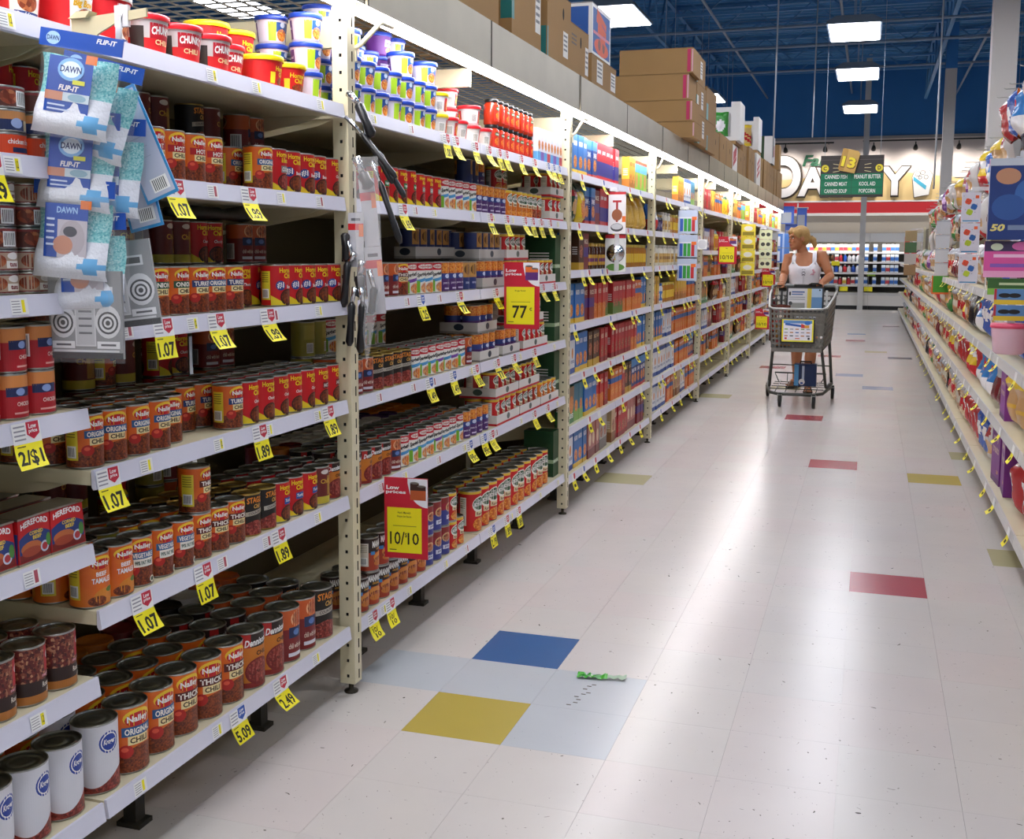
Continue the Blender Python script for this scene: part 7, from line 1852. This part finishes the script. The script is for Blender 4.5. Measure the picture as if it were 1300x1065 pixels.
# shoulders and arms
SHR, SHL = (-.165, .0, 1.345), (.160, -.005, 1.375)
HANDY = 7.9 + .44 + .118 - WY; HZ = 1.076
ELR, ELL = (-.205, -.06, 1.155), (.255, -.06, 1.165)
WRR, WRL = (-.195, HANDY + .085, 1.092), (.175, HANDY + .085, 1.092)
for S_, E_, W_ in ((SHR, ELR, WRR), (SHL, ELL, WRL)):
    S_, E_, W_ = Vector(S_), Vector(E_), Vector(W_)
    limb(g, [S_ * .75 + Vector((0, 0, 1.35)) * .25, S_, S_.lerp(E_, .35), S_.lerp(E_, .75), E_, E_.lerp(W_, .3), E_.lerp(W_, .7), W_], [.056, .060, .050, .044, .041, .042, .033, .026])
    # hand over the handle: palm, four fingers curling down in front, thumb under
    hx = W_.x
    ellip(g, (hx, HANDY + .030, HZ + .018), (.040, .048, .016), SKIN)
    for k, (dx, L) in enumerate(((-.030, .9), (-.010, 1.0), (.010, .96), (.029, .78))):
        g.tube([(hx + dx * .9, HANDY + .02, HZ + .022), (hx + dx, HANDY - .010, HZ + .024), (hx + dx, HANDY - .026 * L, HZ + .006), (hx + dx, HANDY - .024 * L, HZ - .014), (hx + dx, HANDY - .008, HZ - .024 * L)], .0085, SKIN, 8, radii=[.009, .0092, .0088, .0082, .007])
    sgn = 1 if hx < 0 else -1
    g.tube([(hx + sgn * .030, HANDY + .045, HZ + .012), (hx + sgn * .050, HANDY + .025, HZ - .004), (hx + sgn * .048, HANDY - .002, HZ - .020)], .010, SKIN, 8, radii=[.012, .0105, .0085])
# legs
for hip, knee, ank, toe in (((-.075, .03, .86), (-.055, .06, .47), (-.062, .16, .085), (-.115, .05, .035)), ((.080, .02, .86), (.095, -.10, .46), (.085, -.30, .085), (.092, -.42, .032))):
    h_v, k_v, a_v, t_v = map(Vector, (hip, knee, ank, toe))
    limb(g, [h_v, h_v.lerp(k_v, .4), h_v.lerp(k_v, .8), k_v, k_v.lerp(a_v, .28), k_v.lerp(a_v, .6), k_v.lerp(a_v, .88), a_v], [.092, .080, .062, .055, .058, .047, .034, .034])
    heel = a_v + (a_v - t_v).normalized() * .045; heel.z = .045
    limb(g, [heel, (a_v.x, a_v.y, .055), a_v.lerp(t_v, .55), t_v], [.028, .036, .036, .022])
    d = (t_v - a_v); d.z = 0; d.normalize(); sd = Vector((-d.y, d.x, 0))
    for q in range(5): p = t_v + sd * (.016 * (q - 2)); g.tube([p - d * .01, p + d * (.028 - .004 * abs(q - (1 if hip[0] < 0 else 3)))], .008, SKIN, 6, radii=[.010, .0075])
# head, turned toward the shelves
hc = Vector((-.072, -.045, 1.545)); yaw = math.radians(62)
HR = Matrix.Rotation(-yaw, 3, 'Z') @ Matrix.Rotation(math.radians(6), 3, 'X')       # local face looks along -y
def H(x, y, z): return HR @ Vector((x, y, z)) + hc
ellip(g, H(0, .012, .025), (.072, .090, .088), SKIN, HR)
ellip(g, H(0, -.030, -.045), (.055, .058, .072), SKIN, HR)
ellip(g, H(0, -.066, -.098), (.022, .020, .020), SKIN, HR)          # chin
ellip(g, H(0, -.050, -.080), (.046, .042, .030), SKIN, HR)          # jaw
ellip(g, H(0, -.076, .028), (.052, .014, .012), SKIN, HR)           # brow
g.tube([H(0, -.080, .018), H(0, -.096, -.008), H(0, -.103, -.024), H(0, -.088, -.032)], .012, SKIN, 8, radii=[.008, .011, .014, .010])
for s in (-1, 1):
    ellip(g, H(s * .034, -.066, -.022), (.022, .018, .018), SKIN, HR)   # cheek
    ellip(g, H(s * .072, .014, -.010), (.010, .020, .032), SKIN, HR)    # ear
ellip(g, H(0, -.084, -.058), (.024, .010, .010), SKIN, HR)
body = ob('body', g, woman)
rm_ = body.modifiers.new('remesh', 'REMESH'); rm_.mode = 'VOXEL'; rm_.voxel_size = .0058; rm_.use_smooth_shade = True
sm_ = body.modifiers.new('smooth', 'SMOOTH'); sm_.factor = .5; sm_.iterations = 3
# face details
g = G(); EYE = mat('#e9e4de', .3, name='eye_white'); DK = mat('#2a1d16', .4, name='eye_dark')
for s in (-1, 1): ellip(g, H(s * .032, -.074, .008), (.013, .009, .007), EYE, HR, 10, 6); ellip(g, H(s * .032, -.081, .008), (.006, .004, .006), DK, HR, 8, 6)
ob('eyes', g, woman)
g = G()
for s in (-1, 1): g.tube([H(s * .014, -.090, .027), H(s * .034, -.088, .033), H(s * .052, -.072, .027)], .004, mat('#7a5a36', .7, name='brow_brown'), 6); g.tube([H(s * .020, -.083, .016), H(s * .034, -.084, .018), H(s * .047, -.075, .014)], .003, DK, 6)
ob('eyebrows', g, woman)
g = G(); g.tube([H(-.024, -.082, -.060), H(-.008, -.094, -.056), H(.008, -.094, -.056), H(.024, -.082, -.060)], .005, mat('#9a4a42', .4, name='lips'), 6, radii=[.003, .006, .006, .003]); g.tube([H(-.020, -.084, -.066), H(0, -.093, -.067), H(.020, -.084, -.066)], .005, mat('#9a4a42', .4, name='lips'), 6, radii=[.003, .006, .003]); ob('lips', g, woman)
HAIR = mat('#b8935a', .55, 0, .25, 60, .3, name='blond_hair')
g = G()
ellip(g, H(0, .030, .040), (.084, .092, .088), HAIR, HR); ellip(g, H(0, .060, .0), (.076, .066, .085), HAIR, HR)
for s in (-1, 1):
    ellip(g, H(s * .060, -.020, .060), (.030, .060, .040), HAIR, HR)
    g.tube([H(s * .02, -.050, .105), H(s * .055, -.066, .070), H(s * .074, -.040, .025), H(s * .076, -.020, .0)], .014, HAIR, 8, radii=[.018, .018, .013, .006])
g.tube([H(.0, -.060, .098), H(.02, -.082, .072), H(.03, -.086, .048)], .014, HAIR, 8, radii=[.02, .016, .006]); g.tube([H(-.01, -.060, .098), H(-.03, -.080, .070), H(-.045, -.078, .045)], .014, HAIR, 8, radii=[.02, .016, .006])
ellip(g, H(0, .112, -.010), (.026, .026, .026), HAIR, HR)
p0 = H(0, .10, -.005)
g.tube([p0, p0 + Vector((.030, .012, -.006)), p0 + Vector((.058, .020, -.030)), p0 + Vector((.072, .02, -.072)), p0 + Vector((.070, .02, -.11))], .03, HAIR, 10, radii=[.022, .034, .036, .028, .008])
hair = ob('hair', g, woman)
m_ = hair.modifiers.new('remesh', 'REMESH'); m_.mode = 'VOXEL'; m_.voxel_size = .006; m_.use_smooth_shade = True
m_ = hair.modifiers.new('smooth', 'SMOOTH'); m_.iterations = 3
# white tank top: shell just outside the torso, scooped neck and straps
TOP = mat('#e9e8ee', .8, 0, .05, 40, .25, name='white_cotton')
g = G(); n = 40
def ringpt(a, z):
    for r0, r1 in zip(TOR[:-1], TOR[1:]):
        if r0[2] <= z <= r1[2]:
            f = (z - r0[2]) / (r1[2] - r0[2]); q = [r0[k] * (1 - f) + r1[k] * f for k in range(5)]
            return Vector((q[0] + (q[3] + .009) * math.cos(a), q[1] + (q[4] + .010) * math.sin(a), z))
def topz(a):
    ca, sa = math.cos(a), math.sin(a)           # front is -y
    if sa < 0: return 1.262 + .062 * math.exp(-((abs(ca) - .62) / .20) ** 2) - .012 * abs(ca) ** 3
    return 1.33 - .075 * abs(ca) ** 3
zs_ = 12
vs = [ringpt(2 * PI * i / n, .955 + (topz(2 * PI * i / n) - .955) * j / zs_) for j in range(zs_ + 1) for i in range(n)]
for k, v in enumerate(vs):
    if v.y < 0 and 1.16 < v.z < 1.28: v.y -= .014 * math.exp(-((abs(v.x + .005) - .075) / .045) ** 2) * math.exp(-((v.z - 1.215) / .05) ** 2)
g.add(vs, [(j * n + i, j * n + (i + 1) % n, (j + 1) * n + (i + 1) % n, (j + 1) * n + i) for j in range(zs_) for i in range(n)], TOP, True)
for s, dz in ((-1, -.012), (1, .012)):
    pts = [(s * .100, -.092, 1.285), (s * .101, -.084, 1.32), (s * .101, -.058, 1.362 + dz), (s * .098, -.015, 1.390 + dz), (s * .096, .035, 1.375 + dz), (s * .092, .075, 1.31)]
    w = .020
    vs = []
    for p in pts: vs += [(p[0] - w - .006, p[1] - .004, p[2]), (p[0] + w - .006, p[1] - .004, p[2] - .002 * s)]
    g.add(vs, [(2 * k, 2 * k + 1, 2 * k + 3, 2 * k + 2) for k in range(len(pts) - 1)], TOP, True)
top = ob('tank_top', g, woman); m_ = top.modifiers.new('thick', 'SOLIDIFY'); m_.thickness = .006; m_.offset = 0
g = G(); LACE = mat('#4a4a55', .6, name='lace_dark')
for k in range(3):
    z = 1.245 - .028 * k
    g.tube([(-.024, -.132, z), (.012, -.136, z - .018)], .0028, LACE, 5); g.tube([(.014, -.132, z), (-.022, -.136, z - .018)], .0028, LACE, 5)
g.tube([(-.005, -.134, 1.17), (-.006, -.126, 1.09)], .0025, mat('#c9c9d2', .6), 5)
ob('neck_lacing', g, woman)
g = G(); PKP = mat('#d9a9b8', .7, name='pink_print')
for k in range(6): a = k * 1.05; ellip(g, (.075 + .022 * math.cos(a), -.124, 1.205 + .022 * math.sin(a)), (.014, .004, .012), PKP, None, 8, 5)
ob('flower_print', g, woman)
# denim shorts
DEN = mat('#2c3442', .8, 0, .2, 50, .2, name='dark_denim')
g = G(); loft(g, [(0, .025, .80, .180, .130), (0, .028, .87, .183, .132), (0, .02, .94, .170, .124), (0, .012, 1.00, .152, .112)], DEN, 24, False)
for s in (-1, 1): g.tube([(s * .085, .025, .84), (s * .088, .02 + .0, .74), (s * .086, .02, .66)], .1, DEN, 18, False, [.104, .100, .096])
ob('shorts', g, woman)
# sandals
SOL = mat('#2b211c', .6, name='sandal_sole')
for ax, ay, tx, ty in ((-.062, .16, -.115, .05), (.085, -.30, .092, -.42)):
    d = Vector((tx - ax, ty - ay, 0)).normalized(); sd = Vector((-d.y, d.x, 0)); c0 = Vector((ax, ay, 0)) - d * .065; c1 = Vector((tx, ty, 0)) + d * .038
    prof_ = [c0 - sd * .026, c0.lerp(c1, .3) - sd * .034, c0.lerp(c1, .75) - sd * .044, c1 - sd * .024, c1 + sd * .024, c0.lerp(c1, .75) + sd * .044, c0.lerp(c1, .3) + sd * .034, c0 + sd * .026]
    g = G(); g.prism([(p.x, p.y) for p in prof_], .001, .018, SOL, 'z')
    m0 = c0.lerp(c1, .70); g.tube([m0 - sd * .042 + Vector((0, 0, .015)), m0 - sd * .028 + Vector((0, 0, .058)), m0 + sd * .028 + Vector((0, 0, .058)), m0 + sd * .042 + Vector((0, 0, .015))], .008, SOL, 6)
    ob('sandal', g, woman)
